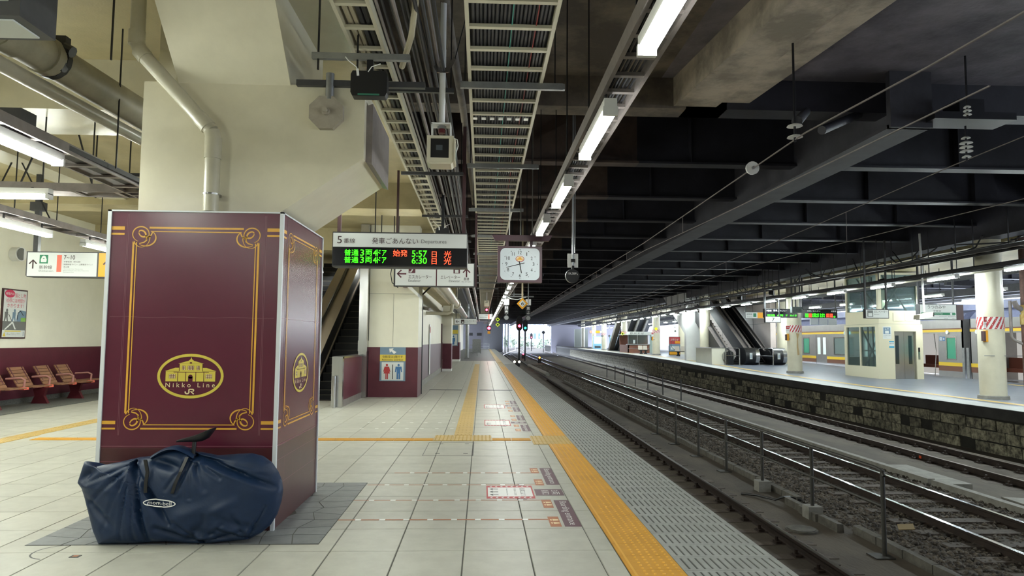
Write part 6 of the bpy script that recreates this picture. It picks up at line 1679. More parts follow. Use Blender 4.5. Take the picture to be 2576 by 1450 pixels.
q = thing('platform_camera', 'cream camera housing hanging before the station name sign', 'camera', (13.6, 21, 2.2)); part('pole', MB().use(M_white).tube([(13.42, 20.6, 2.5), (13.36, 20.6, 4.9)], .03, 10), None, q); part('housing', MB().use(cw).hexa([(13.2, 20.5, 2.27), (13.62, 20.5, 2.34), (13.62, 20.8, 2.34), (13.2, 20.8, 2.27), (13.22, 20.5, 2.40), (13.64, 20.5, 2.50), (13.64, 20.8, 2.50), (13.22, 20.8, 2.40)]), None, q); part('lens_front', MB().use(M_black).box(13.62, 13.68, 20.52, 20.78, 2.36, 2.48), None, q)
def f(pl, mb, W, H):
    pl.text(mb, '7番線', .09, .33, H - .13, H - .05, M_signw); pl.text(mb, '発車ごあんない', .42, 1.06, H - .13, H - .04, M_signw); pl.text(mb, '普通  6両  7  6:15', .12, W - .05, .06, .15, M_led_g)
fsign('departure_board', 'dark departure board for track 7 half behind the cream column', 13.18, 14.75, 32, 2.69, 3.10, 4.9, M_screen, f, .2, cat='departure board')
def f(pl, mb, W, H): pl.text(mb, '7', W * .42, W * .60, .06, H - .06, M_ink_b)
fsign('track_number_sign', 'white box sign with a black 7 below the dark departure board', 13.08, 13.82, 31.7, 2.44, 2.73, 4.9, M_signw_lit, f)
def f(pl, mb, W, H):
    pl.text(mb, '発車ごあんない', .22, .85, H - .13, H - .04, M_signw); pl.text(mb, '8番線', W - .3, W - .06, H - .13, H - .05, M_signw)
    for z in (.03, .12):
        pl.text(mb, '快速', .12, .28, z, z + .085, M_led_g); pl.text(mb, '通勤', .29, .44, z, z + .085, M_led_r); pl.text(mb, '5両47 5:50' if z > .1 else '6両67 6:14', .46, 1.05, z, z + .085, M_led_g); pl.text(mb, '黒磯', 1.12, 1.45, z, z + .085, M_led_r)
    pl.ring(mb, 1.52, .06, .04, .04, .015, M_led_g)
q = fsign('departure_board', 'dark departure board for track 8 with green and red LED text', 14.99, 16.66, 32, 2.69, 3.10, 4.9, M_screen, f, .2, cat='departure board')
for i in range(3): part('blank_plate', MB().use(mat('blank_grey', 'b3b8bd', .5)).box(15.36 + .44 * i, 15.74 + .44 * i, 32, 32.08, 2.37, 2.67), None, q)
def f(pl, mb, W, H): pl.rect(mb, W * .60, W - .02, .03, H - .03, M_orange_lit); pl.text(mb, '新幹線', .08, .42, H * .5, H * .8, M_ink_b); pl.rect(mb, .48, .66, .1, H - .08, M_green); pl.text(mb, 'Shinkansen', .1, .42, .08, .14, M_ink_g)
fsign('direction_sign', 'white and orange direction sign in front of the far escalators', 15.52, 16.74, 40.5, 2.915, 3.31, 4.9, M_signw_lit, f)
def f(pl, mb, W, H): pl.text(mb, '水位標', .16, W - .06, .06, H - .08, M_ink_b)
fsign('dark_plate_sign', 'small dark grey hanging plate box before the cream column', 14.05, 14.50, 31, 2.88, 3.15, 4.9, None, f, .22, mat('slate_box', '46504e', .5))
q = thing('number_diamond', 'black diamond plate cut by the frame edge beside the rusty pipe', 'stop marker', (15.35, 18.0, 2.5)); part('plate', MB().use(M_blackmetal).prism([(15.0, 2.52), (15.28, 2.2), (15.56, 2.52), (15.28, 2.84)], 'y', 17.9, 17.92), None, q); part('post', MB().use(M_blackmetal).bar((15.28, 17.93, 2.5), (15.28, 17.93, 4.9), .05), None, q)

# lamps and cable racks of the far platform
base = None
for k in range(-4, 30):
    y = 18.88 + 3.08 * k
    lab = ['tube lamp above the station name sign on the far platform', 'tube lamp before the glazed elevator tower', 'tube lamp beside the elevator tower, toward the departure boards', 'tube lamp over the column between escalators and tower', 'tube lamp above the sign with the black 7', 'tube lamp above the white and orange direction sign'][k] if 0 <= k < 6 else f'tube lamp, {ordinal(k + 1)} of the long row above the far platform edge' if k > 0 else 'tube lamp above the far platform edge outside the view'
    g = 'tube lamps above the far platform edge'
    if base is None: base = lamp('tube_lamp', lab, edge_x(y) + .9, y, 3.38 + zf(y) * .5, 1.26, M_tube_f, group=g, w=.16, hang=3.58)
    else:
        c = copy_thing(base, (edge_x(y) + .9, y + .63, 3.38 + zf(y) * .5), lab)
        if g: c['group'] = g
        elif 'group' in c: del c['group']
for k in range(-3, 26):
    y = 20.5 + 3.4 * k
    lab = 'tube lamp in the inner row of the far platform, beyond the columns'
    if k == -3: base2 = lamp('tube_lamp', lab, 18.6, y, 3.45, 1.26, M_tube_f, group='inner tube lamps of the far platform', w=.16, hang=4.95)
    else: copy_thing(base2, (18.6 + (y > 50) * .6, y + .63, 3.45), lab)
for k in range(-2, 12):
    y = 18 + 5.5 * k
    lab = 'tube lamp of the next platform behind the train'
    if k == -2: base3 = lamp('tube_lamp', lab, 25.42, y, 3.75, 1.26, M_tube_f, group='tube lamps behind the train', w=.16, hang=3.92)
    else: copy_thing(base3, (25.42, y + .63, 3.75), lab)
def rack(lab, x, y0, y1, z, w=.3, cab=5):
    q = thing('cable_ladder', lab, 'cable ladder', (x, y0, z))
    f_ = lambda y: edge_x(y) - 12.4 + x
    ys_ = np.arange(y0, y1 + 1, 8)
    for o in (-w / 2, w / 2):
        mb = MB().use(M_dkgrey)
        for a, b2 in zip(ys_[:-1], ys_[1:]): mb.bar((f_(a) + o, a, z + zf(a) * .5), (f_(b2) + o, b2, z + zf(b2) * .5), .03, .09)
        part('side_rail', mb, None, q)
    for i in range(cab):
        mb = MB().use(M_cable); o = -w / 2 + w * (i + .5) / cab
        mb.tube([(f_(a) + o + random.uniform(-.02, .02), a, z + .05 + zf(a) * .5 + random.uniform(-.02, .05)) for a in ys_], .018, 5); part('cable', mb, None, q)
    for y in np.arange(y0 + .6, min(y1, 100), 1.9):
        part('hanger_rod', MB().use(M_black).bar((f_(y) - w / 2, y, z + .05 + zf(y) * .5), (f_(y) - w / 2, y, 4.9), .02), None, q)
    for y in np.arange(y0 + .3, min(y1, 60), .6):
        part('rung', MB().use(M_dkgrey).box(f_(y) - w / 2, f_(y) + w / 2, y - .02, y + .02, z - .01 + zf(y) * .5, z + .02 + zf(y) * .5), None, q)
    return q
rack('dark cable ladder carrying the lamp row of the far platform', 13.35, 8, 112, 3.56, .26)
rack('upper dark cable ladder loaded with cables over the far platform edge', 12.95, 8, 112, 3.92, .45, 8)
rack('inner dark cable ladder beyond the columns of the far platform', 16.9, 8, 100, 3.85, .4, 5)
def mess(lab, x0, n, z):
    mb = MB().use(M_cable)
    for i in range(n):
        y = 14 + i * 1.45 + random.uniform(0, 1); a = random.uniform(1.2, 3.2); x = edge_x(y) - 12.4 + x0
        mb.tube([(x, y, z + random.uniform(-.1, .25)), (x + .1, y + a * .3, z + random.uniform(-.3, .1)), (x - .05, y + a * .7, z + random.uniform(-.2, .3)), (x + .05, y + a, z + random.uniform(0, .4))], .022, 5)
    o = solo('loose_cables', mb, None, lab, 'cables'); o['kind'] = 'stuff'
mess('tangle of loose black cables over the far platform edge', 12.9, 46, 4.1)
mb = MB().use(M_pipe); mb.tube([(edge_x(y) + 1.25, y, 3.55 + zf(y) * .5) for y in (12, 20, 30, 40)], .07, 10); solo('long_pipe', mb, None, 'long cream pipe running just under the far platform lamps', 'pipe', smooth=True)
mb = MB().use(M_ceil_l); mb.box(15.6, 20.5, 17, 110, 4.6, 4.7); solo('inner_ceiling_panel', mb, None, 'pale ceiling strip above the inner lamps of the far platform', 'ceiling panel')
C.objects[-1]['kind'] = 'structure'
for i, (x, y, z) in enumerate(((14.3, 24.5, 3.75), (13.2, 31.5, 3.8), (13.4, 36, 3.85))):
    q = thing('loudspeaker', 'black loudspeaker among the cables ' + ['above the elevator sign', 'above the dark plate box', 'above the white and orange sign'][i], 'loudspeaker', (x, y, z)); part('horn', MB().use(M_black).tube([(x, y, z), (x + .18, y - .12, z)], [.08, .14], 10), None, q); part('bracket', MB().use(M_blackmetal).bar((x, y, z), (x, y, 4.9), .03), None, q)

# escalators, white pier and pink wall of the far platform
ZE = .17
escalator('escalator', 'dark escalator nearest the white wall on the far platform', 14.95, 15.62, 41.3, ZE, 22, left=True, right=False, deck=M_grey)
escalator('escalator', 'dark escalator beside the pale pink wall on the far platform', 16.5, 17.25, 41.6, ZE, 22, left=True, right=True, deck=M_grey)
for (x0, x1, lab, k) in ((15.62, 16.45, 'dark rounded escalator end with a white notice, middle one', 1), (17.3, 18.1, 'dark rounded escalator end beside the pink wall', 2)):
    q = thing('escalator_end', lab, 'escalator end', ((x0 + x1) / 2, 41, ZE))
    mb = MB().use(M_black); pr = [(40.75 + .45 - .45 * math.sin(a), ZE + .5 - .5 * math.cos(a) + .02) for a in np.linspace(0, PI, 14)]
    mb.prism([(42.4, ZE + .02)] + pr + [(42.4, ZE + 1.02)], 'x', x0, x1); part('body', mb, None, q, smooth=True)
    mb = MB().use(M_stain); mb.prism([(40.72 + .45 - .45 * math.sin(a), ZE + .52 - .47 * math.cos(a)) for a in np.linspace(.5, PI - .2, 12)], 'x', x1 - .22, x1 + .01); part('polished_nose', mb, None, q, smooth=True)
    mb = MB().use(M_signw); mb.box(x0 + .22, x0 + .38, 40.73, 40.75, ZE + .35, ZE + .72); part('notice', mb, None, q)
    mb = MB(); Plane((x0 + .3, 40.728, ZE + .53), (1, 0, 0), (0, 0, 1)).text(mb, '注意', -.06, .06, -.1, .1, M_blue); part('notice_print', mb, None, q, fix=False)
q = thing('escalator_parapet', 'pale steel parapet box with a handrail end at the far escalators', 'parapet', (14.2, 41.5, ZE)); part('box', MB().use(M_cream2).box(13.75, 14.55, 41.3, 44.4, ZE, ZE + .98), None, q); part('cap', MB().use(M_stain).box(13.73, 14.57, 41.28, 44.4, ZE + .97, ZE + 1.02), None, q); part('rounded_end', MB().use(M_stain).tube([(14.72, 41.1, ZE + .5), (14.72, 41.5, ZE + .5)], .36, 20), None, q, smooth=True)
for (xa, xb, lab) in ((14.5, 15.1, 'steel hoop barrier before the pale parapet box'), (16.5, 17.1, 'steel hoop barrier between the two far escalators')):
    q = thing('hoop_barrier', lab, 'barrier', ((xa + xb) / 2, 40.4, ZE)); mb = MB().use(M_stain); mb.tube([(xa, 41.0, ZE), (xa, 41.0, ZE + .95), (xa + .05, 40.9, ZE + 1.0), (xb - .05, 40.45, ZE + 1.0), (xb, 40.4, ZE + .95), (xb, 40.4, ZE)], .03, 8); part('hoop', mb, None, q, smooth=True); part('mid_bar', MB().use(M_stain).tube([(xa, 41.0, ZE + .55), (xb, 40.4, ZE + .55)], .022, 8), None, q)
mb = MB().use(M_white); mb.box(13.95, 14.95, 47.2, 47.6, .2, 4.9); mb.prism([(47.6, 4.9), (47.6, 2.0), (53.2, 4.9)], 'x', 13.98, 14.9)
q = struct('wall_escalator', mb); q['label'] = 'white wall block carrying the far escalators'
mb = MB().use(M_pinkwall); mb.box(18.15, 18.5, 43.2, 56, 0.2, 4.8); q = struct('wall_escalator', mb); q['label'] = 'pale pink panelled wall beside the far escalators'
for y in (46, 49, 52): part('panel_joint', MB().use(M_ink_g).box(18.14, 18.15, y - .01, y + .01, .3, 4.8), None, q)
part('panel_joint', MB().use(M_ink_g).box(18.14, 18.15, 43.2, 56, 2.7, 2.715), None, q)
mb = MB().use(M_cream); mb.tube([(19.0, 43.0, .2), (19.0, 43.0, 4.9)], .5, 24); o = part('column', mb, None, None, smooth=True); o['kind'] = 'structure'; o['label'] = 'wide white round column between the pink wall and the train'
mb = MB().use(M_cream); mb.tube([(19.2, 66.0, .3), (19.2, 66.0, 4.9)], .45, 24); o = part('column', mb, None, None, smooth=True); o['kind'] = 'structure'; o['label'] = 'round white column behind the poster stand'
mb = MB().use(mat('stair_underside', '5a5348', .6)); 
for i, x in enumerate((14.8, 16.0, 17.2)): pass
mb.prism([(88, .3), (87, .3), (80.2, 4.56), (81.5, 4.56)], 'x', 15.9, 16.5); mb.use(M_dkgrey); mb.prism([(87, .3), (80, 4.2), (72.5, 4.2), (72.5, 4.56), (80, 4.56)], 'x', 16.5, 19.8)
q = thing('staircase_soffit', 'dark sloping underside of a staircase behind the noodle stall', 'staircase', (17.5, 80, .3)); part('flight', mb, None, q)
for x in (17.0, 18.0, 19.0): part('soffit_rib', MB().use(M_conc).prism([(87, .35), (79.9, 4.15), (79.9, 3.9), (86, .35)], 'x', x, x + .22), None, q)
# noodle stall
q = thing('noodle_stall', 'noodle stall with brown counter panels and a white name fascia', 'stall', (16.3, 72, .3))
z = .3; xa, xb, ya, yb = 15.15, 18.3, 72, 76.5
part('counter_front', MB().use(M_brownpanel).box(xa, xb - .9, ya, ya + .1, z, z + .82), None, q); part('counter_side', MB().use(M_brownpanel).box(xa, xa + .1, ya, yb, z, z + .82), None, q)
part('counter_top', MB().use(M_stain).box(xa - .1, xb - .85, ya - .15, ya + .5, z + .82, z + .92), None, q); part('counter_band', MB().use(M_stain).box(xa, xb - .9, ya - .012, ya, z + .42, z + .46), None, q)
part('fascia', MB().use(M_signw_lit).box(xa - .15, xb, ya - .1, ya + .1, z + 1.88, z + 2.2), None, q)
mb = MB(); Plane((xa, ya - .102, z), (1, 0, 0), (0, 0, 1)).text(mb, '野 州 そ ば', .2, 1.65, 1.92, 2.13, M_ink_b); part('lettering', mb, None, q, fix=False)
part('back_wall', MB().use(M_brownpanel).box(xa, xb, yb - .1, yb, z, z + 1.9), None, q); part('roof_slab', MB().use(M_white).box(xa - .1, xb, ya - .05, yb, z + 1.86, z + 1.94), None, q)
for a, b2 in ((xa + .05, xa + .95), (xa + 1.0, xa + 2.1)): part('window_pane', MB().use(M_glass).box(a, b2, ya + .02, ya + .03, z + .95, z + 1.85), None, q)
for x in (xa, xa + .97, xa + 2.15): part('window_post', MB().use(M_stain).box(x, x + .05, ya, ya + .06, z + .92, z + 1.88), None, q)
part('notice', MB().use(M_signw).box(xa + .55, xa + .75, ya + .0, ya + .015, z + .98, z + 1.35), None, q)
part('ticket_corner', MB().use(mat('pale_green_panel', 'a9bcb4', .4)).box(xb - .85, xb, ya + .1, ya + .2, z, z + 1.9), None, q)
mb = MB().use(M_brownpanel); mb.box(15.72, 16.02, 76.9, 76.98, 1.0, 1.95); solo('wall_cabinet', mb, None, 'brown upright cabinet hung on the column by the noodle stall', 'cabinet')
# benches, poster stand, seated person
def fbench(lab, x, y, n, dx=.46):
    q = thing('bench', lab, 'bench', (x + n * dx / 2, y, .29)); z = .29
    part('beam', MB().use(M_black).box(x, x + n * dx, y - .03, y + .03, z + .34, z + .40), None, q)
    for i in range(n):
        xx = x + dx * i
        s = MB().use(mat('pale_seat', 'b9b1a4', .5)); s.hexa([(xx + .02, y - .22, z + .42), (xx + dx - .04, y - .22, z + .42), (xx + dx - .04, y + .2, z + .40), (xx + .02, y + .2, z + .40), (xx + .02, y - .22, z + .45), (xx + dx - .04, y - .22, z + .45), (xx + dx - .04, y + .2, z + .43), (xx + .02, y + .2, z + .43)])
        s.hexa([(xx + .02, y + .17, z + .42), (xx + dx - .04, y + .17, z + .42), (xx + dx - .04, y + .21, z + .42), (xx + .02, y + .21, z + .42), (xx + .02, y + .27, z + .82), (xx + dx - .04, y + .27, z + .82), (xx + dx - .04, y + .31, z + .82), (xx + .02, y + .31, z + .82)]); part('seat', s, None, q)
    for xx in (x + .25, x + n * dx - .25): part('leg', MB().use(M_black).prism([(xx - .18, z), (xx + .18, z), (xx + .06, z + .2), (xx + .12, z + .36), (xx - .12, z + .36), (xx - .06, z + .2)], 'y', y - .05, y + .05), None, q)
fbench('row of pale seats with black legs before the lit poster stand', 16.35, 58.5, 4)
fbench('short bench of pale seats hidden behind the cream column, noodle stall side', 14.9, 66.0, 2)
fbench('short bench of pale seats just beyond the column by the poster stand', 16.3, 66.0, 1)
q = thing('poster_stand', 'lit advertising stand with a red and blue poster behind the seats', 'poster stand', (17.2, 62, .3)); part('frame', MB().use(M_dkgrey).box(16.75, 17.75, 61.9, 62.05, .3, 1.95), None, q)
PS = Plane((16.78, 61.895, .3), (1, 0, 0), (0, 0, 1)); mb = MB(); PS.rect(mb, 0, .94, .35, 1.6, M_bluegrey); PS.rect(mb, 0, .94, 1.0, 1.6, M_red, .004); PS.text(mb, 'お知らせ', .1, .8, 1.25, 1.5, M_signw, .006); PS.rect(mb, .5, .94, 1.05, 1.25, M_orange, .005); PS.rect(mb, .1, .86, .5, .8, M_signw, .004); PS.rect(mb, 0, .94, .05, .3, M_orange, .004); part('poster_print', mb, None, q, fix=False)
q = thing('hoop_barrier', 'thin grey bent barrier rail beside the poster stand', 'barrier', (16.4, 60, .3)); part('hoop', MB().use(M_dkgrey).tube([(16.75, 60.0, .8), (16.5, 60.0, .95), (16.4, 60.0, 1.2), (16.4, 60.0, 1.5), (16.5, 60.0, 1.6), (16.75, 60.0, 1.6)], .02, 6), None, q); part('post', MB().use(M_dkgrey).bar((17.75, 57.5, .29), (17.75, 57.5, 1.75), .08), None, q)
def skinfig(name, verts, edges, radii, m, parent):
    me = bpy.data.meshes.new(name); me.from_pydata(verts, edges, []); o = bpy.data.objects.new(name, me); C.objects.link(o)
    md = o.modifiers.new('skin', 'SKIN'); md.use_smooth_shade = True
    for i, r in enumerate(radii): me.skin_vertices[0].data[i].radius = (r, r)
    me.skin_vertices[0].data[0].use_root = True
    o.modifiers.new('sub', 'SUBSURF').levels = 1; o.modifiers['sub'].render_levels = 1
    me.materials.append(m); o.parent = parent; WL[o.name] = WL[parent.name]
    return o
PX, PY, PZ = 18.02, 58.6, .29
q = thing('person', 'person in grey blue clothes with dark hair sitting on the bench by the white wall', 'person', (PX, PY, PZ))
skinfig('body', [(0, 0, .50), (0, .03, .70), (0, .02, .90), (0, 0, .98), (0, -.02, 1.06), (0, -.03, 1.14), (-.19, 0, .92), (-.22, -.08, .68), (-.14, -.28, .56), (.19, 0, .92), (.22, -.08, .68), (.14, -.28, .56), (-.10, -.06, .47), (-.11, -.42, .48), (-.11, -.44, .08), (-.11, -.56, .03), (.10, -.06, .47), (.11, -.42, .48), (.11, -.44, .08), (.11, -.56, .03)],
        [(0, 1), (1, 2), (2, 3), (3, 4), (4, 5), (2, 6), (6, 7), (7, 8), (2, 9), (9, 10), (10, 11), (0, 12), (12, 13), (13, 14), (14, 15), (0, 16), (16, 17), (17, 18), (18, 19)],
        [.14, .14, .13, .05, .055, .08, .06, .048, .035, .06, .048, .035, .09, .07, .045, .04, .09, .07, .045, .04], M_cloth, q)
part('head', MB().use(M_skin).tube([(PX, PY - .02, PZ + 1.0), (PX, PY - .03, PZ + 1.06), (PX, PY - .035, PZ + 1.14), (PX, PY - .03, PZ + 1.22)], [.05, .085, .09, .06], 14), None, q, smooth=True)
part('hair', MB().use(M_hair).tube([(PX, PY + .02, PZ + 1.06), (PX, PY + .0, PZ + 1.16), (PX, PY - .01, PZ + 1.25), (PX, PY - .02, PZ + 1.28)], [.085, .115, .09, .03], 14), None, q, smooth=True)
# vending machines, clutter, marker plates on the far platform
for i, (x, y, lab) in enumerate(((17.6, 92, 'blue lit vending machine beyond the brown staircase underside'), (17.3, 104, 'smaller blue lit vending machine farther along'))):
    q = thing('vending_machine', lab, 'vending machine', (x, y, .3)); part('cabinet', MB().use(mat('vend_blue', '7fb6cf', .4)).box(x - .6, x + .6, y, y + .7, .3, 2.2), None, q)
    part('lit_display', MB().use(mat('vend_light', 'dff4ff', .4, emit=1.5)).box(x - .52, x + .52, y - .02, y, 1.1, 2.1), None, q)
    for zz in (1.25, 1.55, 1.85): part('bottle_row', MB().use(M_blue).box(x - .5, x + .5, y - .05, y - .02, zz - .02, zz + .04), None, q)
    part('slot', MB().use(M_dkgrey).box(x - .45, x + .45, y - .02, y, .45, .75), None, q)
def plate(lab, x, y, z, r, m1, m2, shape, top=4.9):
    q = thing('marker_plate', lab, 'stop marker', (x, y, z)); P_ = [(x + a * r, z + b2 * r) for a, b2 in (((-1, 0), (0, -1), (1, 0), (0, 1)) if shape == 'd' else [(math.cos(k * PI / 8), math.sin(k * PI / 8)) for k in range(16)])]
    part('plate', MB().use(m1).prism(P_, 'y', y, y + .02), None, q)
    mb = MB(); Plane((x, y - .002, z), (1, 0, 0), (0, 0, 1)).poly(mb, [((a - x) * .55, (b2 - z) * .55) for a, b2 in P_], m2); part('centre', mb, None, q, fix=False)
    part('rod', MB().use(M_galv).tube([(x, y + .04, z), (x, y + .04, top)], .02, 6), None, q)
plate('yellow diamond plate before the column by the noodle stall', 15.0, 74, 2.30, .20, M_yell, M_blackmetal, 'd')
plate('round yellow plate on a rod before the striped column', 15.1, 60, 2.60, .13, M_yell, M_yell, 'c')
plate('white diamond plate beyond the benches', 17.9, 64, 2.48, .16, M_signw, M_ink_g, 'd'); plate('small teal diamond plate above the white diamond', 17.9, 64.1, 2.85, .09, M_green, M_signw, 'd')
for (x, y, lab) in ((15.6, 90, 'first'), (16.5, 90, 'second')):
    q = thing('route_light', f'small black hanging route light far down the platform, {lab} of a pair', 'signal', (x, y, 2.1)); part('body', MB().use(M_black).disc((x, y, 2.15), .13, 'y', 14, .1), None, q); part('eye', MB().use(M_signw).disc((x, y - .01, 2.15), .05, 'y', 10, .01), None, q); part('rod', MB().use(M_galv).tube([(x, y + .05, 2.15), (x, y + .05, 4.9)], .02, 6), None, q)
def f(pl, mb, W, H): pl.rect(mb, W * .4, W * .7, .02, H - .02, M_orange_lit); pl.rect(mb, .02, W * .15, .02, H - .02, M_salmon)
fsign('direction_sign', 'tiny white and orange sign far down the far platform', 15.5, 17.6, 100, 2.6, 3.0, 4.9, M_signw_lit, f)
mb = MB().use(mat('tan_board', 'c2a878', .6)); mb.box(16.6, 17.2, 150, 150.3, .3, 4.2); solo('tan_board', mb, None, 'tan and cream upright board at the far platform end', 'board')
mb = MB().use(mat('shutter_grey', 'aab0a6', .5)); mb.box(17.0, 19.5, 128, 128.3, .3, 3.6); solo('shutter_booth', mb, None, 'pale shuttered booth near the far platform end', 'booth')

# ---- signals in the tunnel mouth
def mast(lab, x, y, zt, lightm, h=.9):
    q = thing('signal_mast', lab, 'signal', (x, y, -1.1)); part('mast', MB().use(M_blackmetal).tube([(x, y, -1.12), (x, y, zt)], .10, 10), None, q)
    part('head', MB().use(M_black).prism([(x - .32, zt), (x - .16, zt - .25), (x + .16, zt - .25), (x + .32, zt), (x + .32, zt + h), (x + .12, zt + h + .3), (x - .12, zt + h + .3), (x - .32, zt + h)], 'y', y - .15, y + .05), None, q)
    part('lens', MB().use(lightm).disc((x, y - .2, zt + .2), .13, 'y', 14, .05), None, q)
mast('black signal mast with a red light before the bright tunnel mouth', 3.72, 70, 2.75, M_redl)
mast('thinner black signal mast with a green light before the tunnel mouth', 5.55, 90, 2.9, M_grnl)
mast('small distant signal with a red light outside the tunnel', 12.0, 170, 2.0, M_redl)
for (x, y, m, lab) in ((3.2, 64, mat('white_marker_light', 'fff0d0', .4, emit=12), 'pair of warm white marker lights at the signal foot'), (6.6, 80, M_orl, 'orange ground marker light between the tracks'), (5.9, 100, M_redl, 'tiny red ground marker light far between the tracks')):
    q = thing('ground_light', lab, 'marker light', (x, y, -1.1)); part('stand', MB().use(M_blackmetal).box(x - .2, x + .2, y, y + .2, -1.12, -.5), None, q)
    for dx in ((-.22, .22) if y == 64 else (0,)): part('lens', MB().use(m).disc((x + dx, y - .05, -.45), .10, 'y', 12, .04), None, q)
mb = MB().use(M_black); mb.disc((13.2, 150, 3.2), .35, 'y', 16, .1); mb.bar((13.2, 150.1, 3.2), (13.2, 150.1, -1.1), .15); solo('round_plate_mast', mb, None, 'black round plate on a mast at the tunnel mouth', 'signal')
# ---- tunnel mouth frame and world outside
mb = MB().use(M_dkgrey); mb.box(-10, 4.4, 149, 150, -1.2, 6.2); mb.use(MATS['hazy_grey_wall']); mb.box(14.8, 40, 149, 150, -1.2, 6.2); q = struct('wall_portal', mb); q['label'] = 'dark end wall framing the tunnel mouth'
mb = MB().use(M_galv)
for x in (4.6, 5.2): mb.bar((x, 140, -1.1), (x, 140, 4.9), .25)
solo('portal_poles', mb, None, 'pale steel poles at the tunnel mouth beside the end wall', 'poles')
for i, (x, y, w, h) in enumerate(((8, 330, 14, 16), (26, 360, 10, 22), (44, 350, 16, 13), (-12, 340, 12, 12))):
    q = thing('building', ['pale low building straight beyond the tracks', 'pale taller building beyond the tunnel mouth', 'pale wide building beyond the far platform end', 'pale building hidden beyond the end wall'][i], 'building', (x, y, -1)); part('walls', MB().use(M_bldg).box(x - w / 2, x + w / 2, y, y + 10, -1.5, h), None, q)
    for a in range(4):
        for b2 in range(3): part('window', MB().use(M_bluegrey).box(x - w / 2 + w * (a + .2) / 4, x - w / 2 + w * (a + .7) / 4, y - .1, y, h * (b2 + .3) / 3, h * (b2 + .75) / 3), None, q)
def bush(lab, x, y, r):
    n = 700; V = RNG.normal(0, 1, (n, 3)); V /= np.linalg.norm(V, axis=1)[:, None]; V *= r * RNG.uniform(.6, 1, n)[:, None]; V[:, 2] = np.abs(V[:, 2]) * .8
    T = RNG.normal(0, .18 * r, (n, 3, 3)) + V[:, None] + np.array([x, y, -1.1])
    o = stuff('bush', lab, 'bush', [(T.reshape(-1, 3), np.arange(n * 3).reshape(-1, 3))], M_leaf); o['kind'] = 'thing'
bush('green bush beyond the tracks outside the tunnel', 10, 260, 4.5); bush('small pale green bush beside the outdoor rails', 2, 175, 2.2); bush('round green bush near the far signal', 22, 230, 4.0); bush('long green shrub below the pale building', 16, 290, 5)
M_haze = mat('haze_tinted_steel', 'a9aecb', .6)  # steel tinted lavender, outdoor haze put into its colour
for i, (x, y) in enumerate(((4.5, 172), (2, 186), (6, 200), (3, 215), (9, 232), (5, 250), (8, 275))):
    q = thing('catenary_mast', 'pale lattice mast and crossbeam outside the tunnel, ' + ['first', 'second', 'third', 'fourth', 'fifth', 'sixth', 'seventh'][i] + ' along the tracks', 'mast', (x, y, -1.1))
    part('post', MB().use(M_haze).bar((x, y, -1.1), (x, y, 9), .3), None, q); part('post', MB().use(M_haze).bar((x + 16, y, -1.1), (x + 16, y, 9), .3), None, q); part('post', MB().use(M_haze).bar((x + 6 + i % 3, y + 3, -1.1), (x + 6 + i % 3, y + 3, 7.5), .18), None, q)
    b_ = MB().use(M_haze)
    b_.bar((x, y, 4.2), (x + 16, y, 4.2), .12); b_.bar((x, y, 7), (x + 16, y, 7), .2); b_.bar((x, y, 8), (x + 16, y, 8), .2)
    for k in range(16): b_.bar((x + k, y, 7), (x + k + 1, y, 8), .1)
    part('crossbeam', b_, None, q)

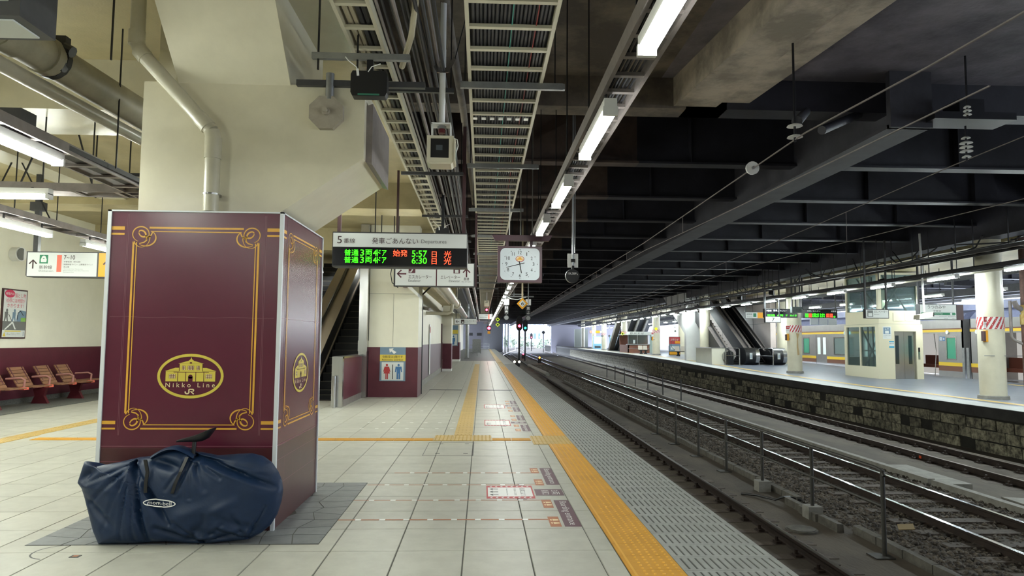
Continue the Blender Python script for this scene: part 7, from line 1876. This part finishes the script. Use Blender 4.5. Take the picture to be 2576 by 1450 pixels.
# ================================================================ TRAIN AT THE FAR SIDE
TX = 21.2
def coach(lab, y0, y1, doors, windows, cab=()):
    q = thing('train_coach', lab, 'train', (TX + 1.4, (y0 + y1) / 2, -.1))
    zb, zt = -.05, 2.62
    spans = sorted(doors); ys2 = [y0] + [v for d in spans for v in d] + [y1]
    holes = sorted([(a, b2, 'w') for a, b2 in windows] + [(a, b2, 'd') for a, b2 in doors])
    mb = MB().use(M_trainsteel); prev = y0
    for a, b2, k in holes:
        mb.box(TX, TX + .05, prev, a, zb, zt)
        if k == 'w': mb.box(TX, TX + .05, a, b2, zb, .86); mb.box(TX, TX + .05, a, b2, 1.80, zt)
        else: mb.box(TX, TX + .05, a, b2, 2.0, zt)
        prev = b2
    mb.box(TX, TX + .05, prev, y1, zb, zt); mb.box(TX, TX + 2.8, y0, y0 + .05, zb, zt); mb.box(TX, TX + 2.8, y1 - .05, y1, zb, zt); mb.box(TX, TX + 2.8, y0, y1, zb - .05, zb)
    part('side_shell', mb, None, q)
    part('interior', MB().use(M_int).box(TX + 2.0, TX + 2.75, y0 + .1, y1 - .1, .0, 2.5), None, q)
    mb = MB().use(M_trainroof); mb.prism([(TX - .0, zt), (TX + .25, 2.9), (TX + .8, 3.05), (TX + 2.0, 3.05), (TX + 2.55, 2.9), (TX + 2.8, zt)], 'y', y0, y1); part('roof', mb, None, q)
    mb = MB().use(M_trainroof)
    for a in np.arange(y0 + 2, y1 - 2, 4.5): mb.box(TX + .6, TX + 2.2, a, a + 3.2, 3.05, 3.4)
    part('roof_units', mb, None, q)
    edges = [y0] + [v for d in spans for v in d] + [y1]
    mY, mB_, = MB().use(M_trainyel), MB().use(M_trainbrown)
    for i in range(0, len(edges), 2):
        mY.box(TX - .006, TX, edges[i], edges[i + 1], .53, .69); mB_.box(TX - .006, TX, edges[i], edges[i + 1], .30, .53)
    mY.box(TX - .006, TX, y0, y1, 2.06, 2.17); mB_.box(TX - .006, TX, y0, y1, 2.17, 2.23)
    part('yellow_band', mY, None, q); part('brown_band', mB_, None, q)
    for a, b2 in windows:
        w = part('window_frame', MB().use(M_stain).box(TX - .01, TX + .01, a - .05, b2 + .05, .80, .86).box(TX - .01, TX + .01, a - .05, b2 + .05, 1.80, 1.86).box(TX - .01, TX + .01, a - .05, a, .86, 1.80).box(TX - .01, TX + .01, b2, b2 + .05, .86, 1.80), None, q)
        part('window_pane', MB().use(M_winlit_g if (b2 - a) < 1.6 else M_glass).box(TX + .02, TX + .03, a, b2, .86, 1.80), None, w)
    return q
def leaf(q, a, b2):
    d = part('door', MB().use(M_trainsteel).box(TX + .02, TX + .045, a, b2, .0, .80).box(TX + .02, TX + .045, a, b2, 1.85, 2.0).box(TX + .02, TX + .045, a, a + .16, .8, 1.85).box(TX + .02, TX + .045, b2 - .16, b2, .8, 1.85), None, q)
    part('door_pane', MB().use(M_winlit).box(TX + .025, TX + .035, a + .16, b2 - .16, .8, 1.85), None, d)
q1 = coach('stainless train coach with yellow and brown bands beyond the elevator tower', 29.95, 49.6, [(31.6, 33.0), (36.6, 38.0), (42.1, 43.5), (46.6, 48.0)], [(30.4, 31.0), (33.8, 35.8), (39.0, 41.2), (44.4, 45.2)])
for a, b2 in ((36.6, 37.3), (37.3, 38.0), (42.1, 42.8), (42.8, 43.5), (46.6, 47.3), (47.3, 48.0)): leaf(q1, a, b2)
q2 = coach('stainless train coach beside the big column, its doors open', 9.8, 29.45, [(26.2, 27.6), (21.0, 22.4), (15.5, 16.9)], [(28.2, 29.0), (23.6, 25.2), (18, 20)])
q3 = coach('stainless train coach behind the escalators', 50.1, 69.7, [(52, 53.4), (57, 58.4), (63, 64.4)], [(54.4, 56), (59.5, 61.8), (65.5, 67.8)])
for a in (52, 52.7, 57, 57.7, 63, 63.7): leaf(q3, a, a + .7)
for qq, a in ((q1, 31.0), (q1, 33.1), (q2, 23), (q2, 27.7)):
    s = part('seat_bench', MB().use(M_seat).box(TX + 1.2, TX + 1.7, a - .2, a + 2.0, .35, .5).box(TX + 1.65, TX + 1.8, a - .2, a + 2.0, .5, .95), None, qq)
part('step_edge', MB().use(M_trainyel).box(TX - .04, TX, 31.6, 33.0, -.03, .0), None, q1)
for y in (31.9, 32.5): part('grab_pole', MB().use(M_stain).tube([(TX + .4, y, .0), (TX + .5, y, 1.2), (TX + .4, y, 2.2)], .02, 6), None, q1)
mb = MB(); AP = Plane((TX, 31.55, 1.65), (0, -1, 0), (0, 0, 1)); AP.rect(mb, .05, .28, 0, .20, M_blue, .004); AP.rect(mb, .30, .45, 0, .20, M_blue, .004); AP.text(mb, '♿', .08, .25, .03, .17, M_signw, .006); AP.ell(mb, .37, .1, .04, .06, M_signw, .006, 10); part('access_marks', mb, None, q1, label='blue accessibility marks', fix=False)
part('gangway', MB().use(M_black).box(TX + .5, TX + 2.3, 29.45, 29.95, -.05, 2.4), None, q1)
for y in (29.5, 29.78): part('gap_guard', MB().use(M_galv).box(TX - .05, TX + .02, y, y + .16, .02, 1.36), None, q2)
for y in (30.9, 29.0): part('side_light', MB().use(M_white).disc((TX - .05, y, 2.05), .09, 'x', 12, .06), None, q1 if y > 30 else q2)
part('door_display', MB().use(mat('cyan_lit', '9fe4f0', .4, emit=.8)).box(TX - .02, TX, 39.3, 40.0, 2.02, 2.2), None, q1)
# beams and pipes of the bay beyond the train
q = thing('next_platform_canopy', 'dark canopy beams of the bay behind the train', 'canopy', (25, 40, 3.8))
for x in (23.8, 25.3, 27): part('beam', MB().use(M_dkgrey).box(x, x + .25, 5, 120, 3.9, 4.25), None, q)
for y in np.arange(8, 110, 6): part('cross_beam', MB().use(M_dkgrey).box(22, 30, y, y + .2, 4.3, 4.55), None, q)
mb = MB().use(M_conc); mb.box(26, 33, -10, 140, -1.2, .0); o = struct('floor', mb); o['label'] = 'next platform beyond the train'
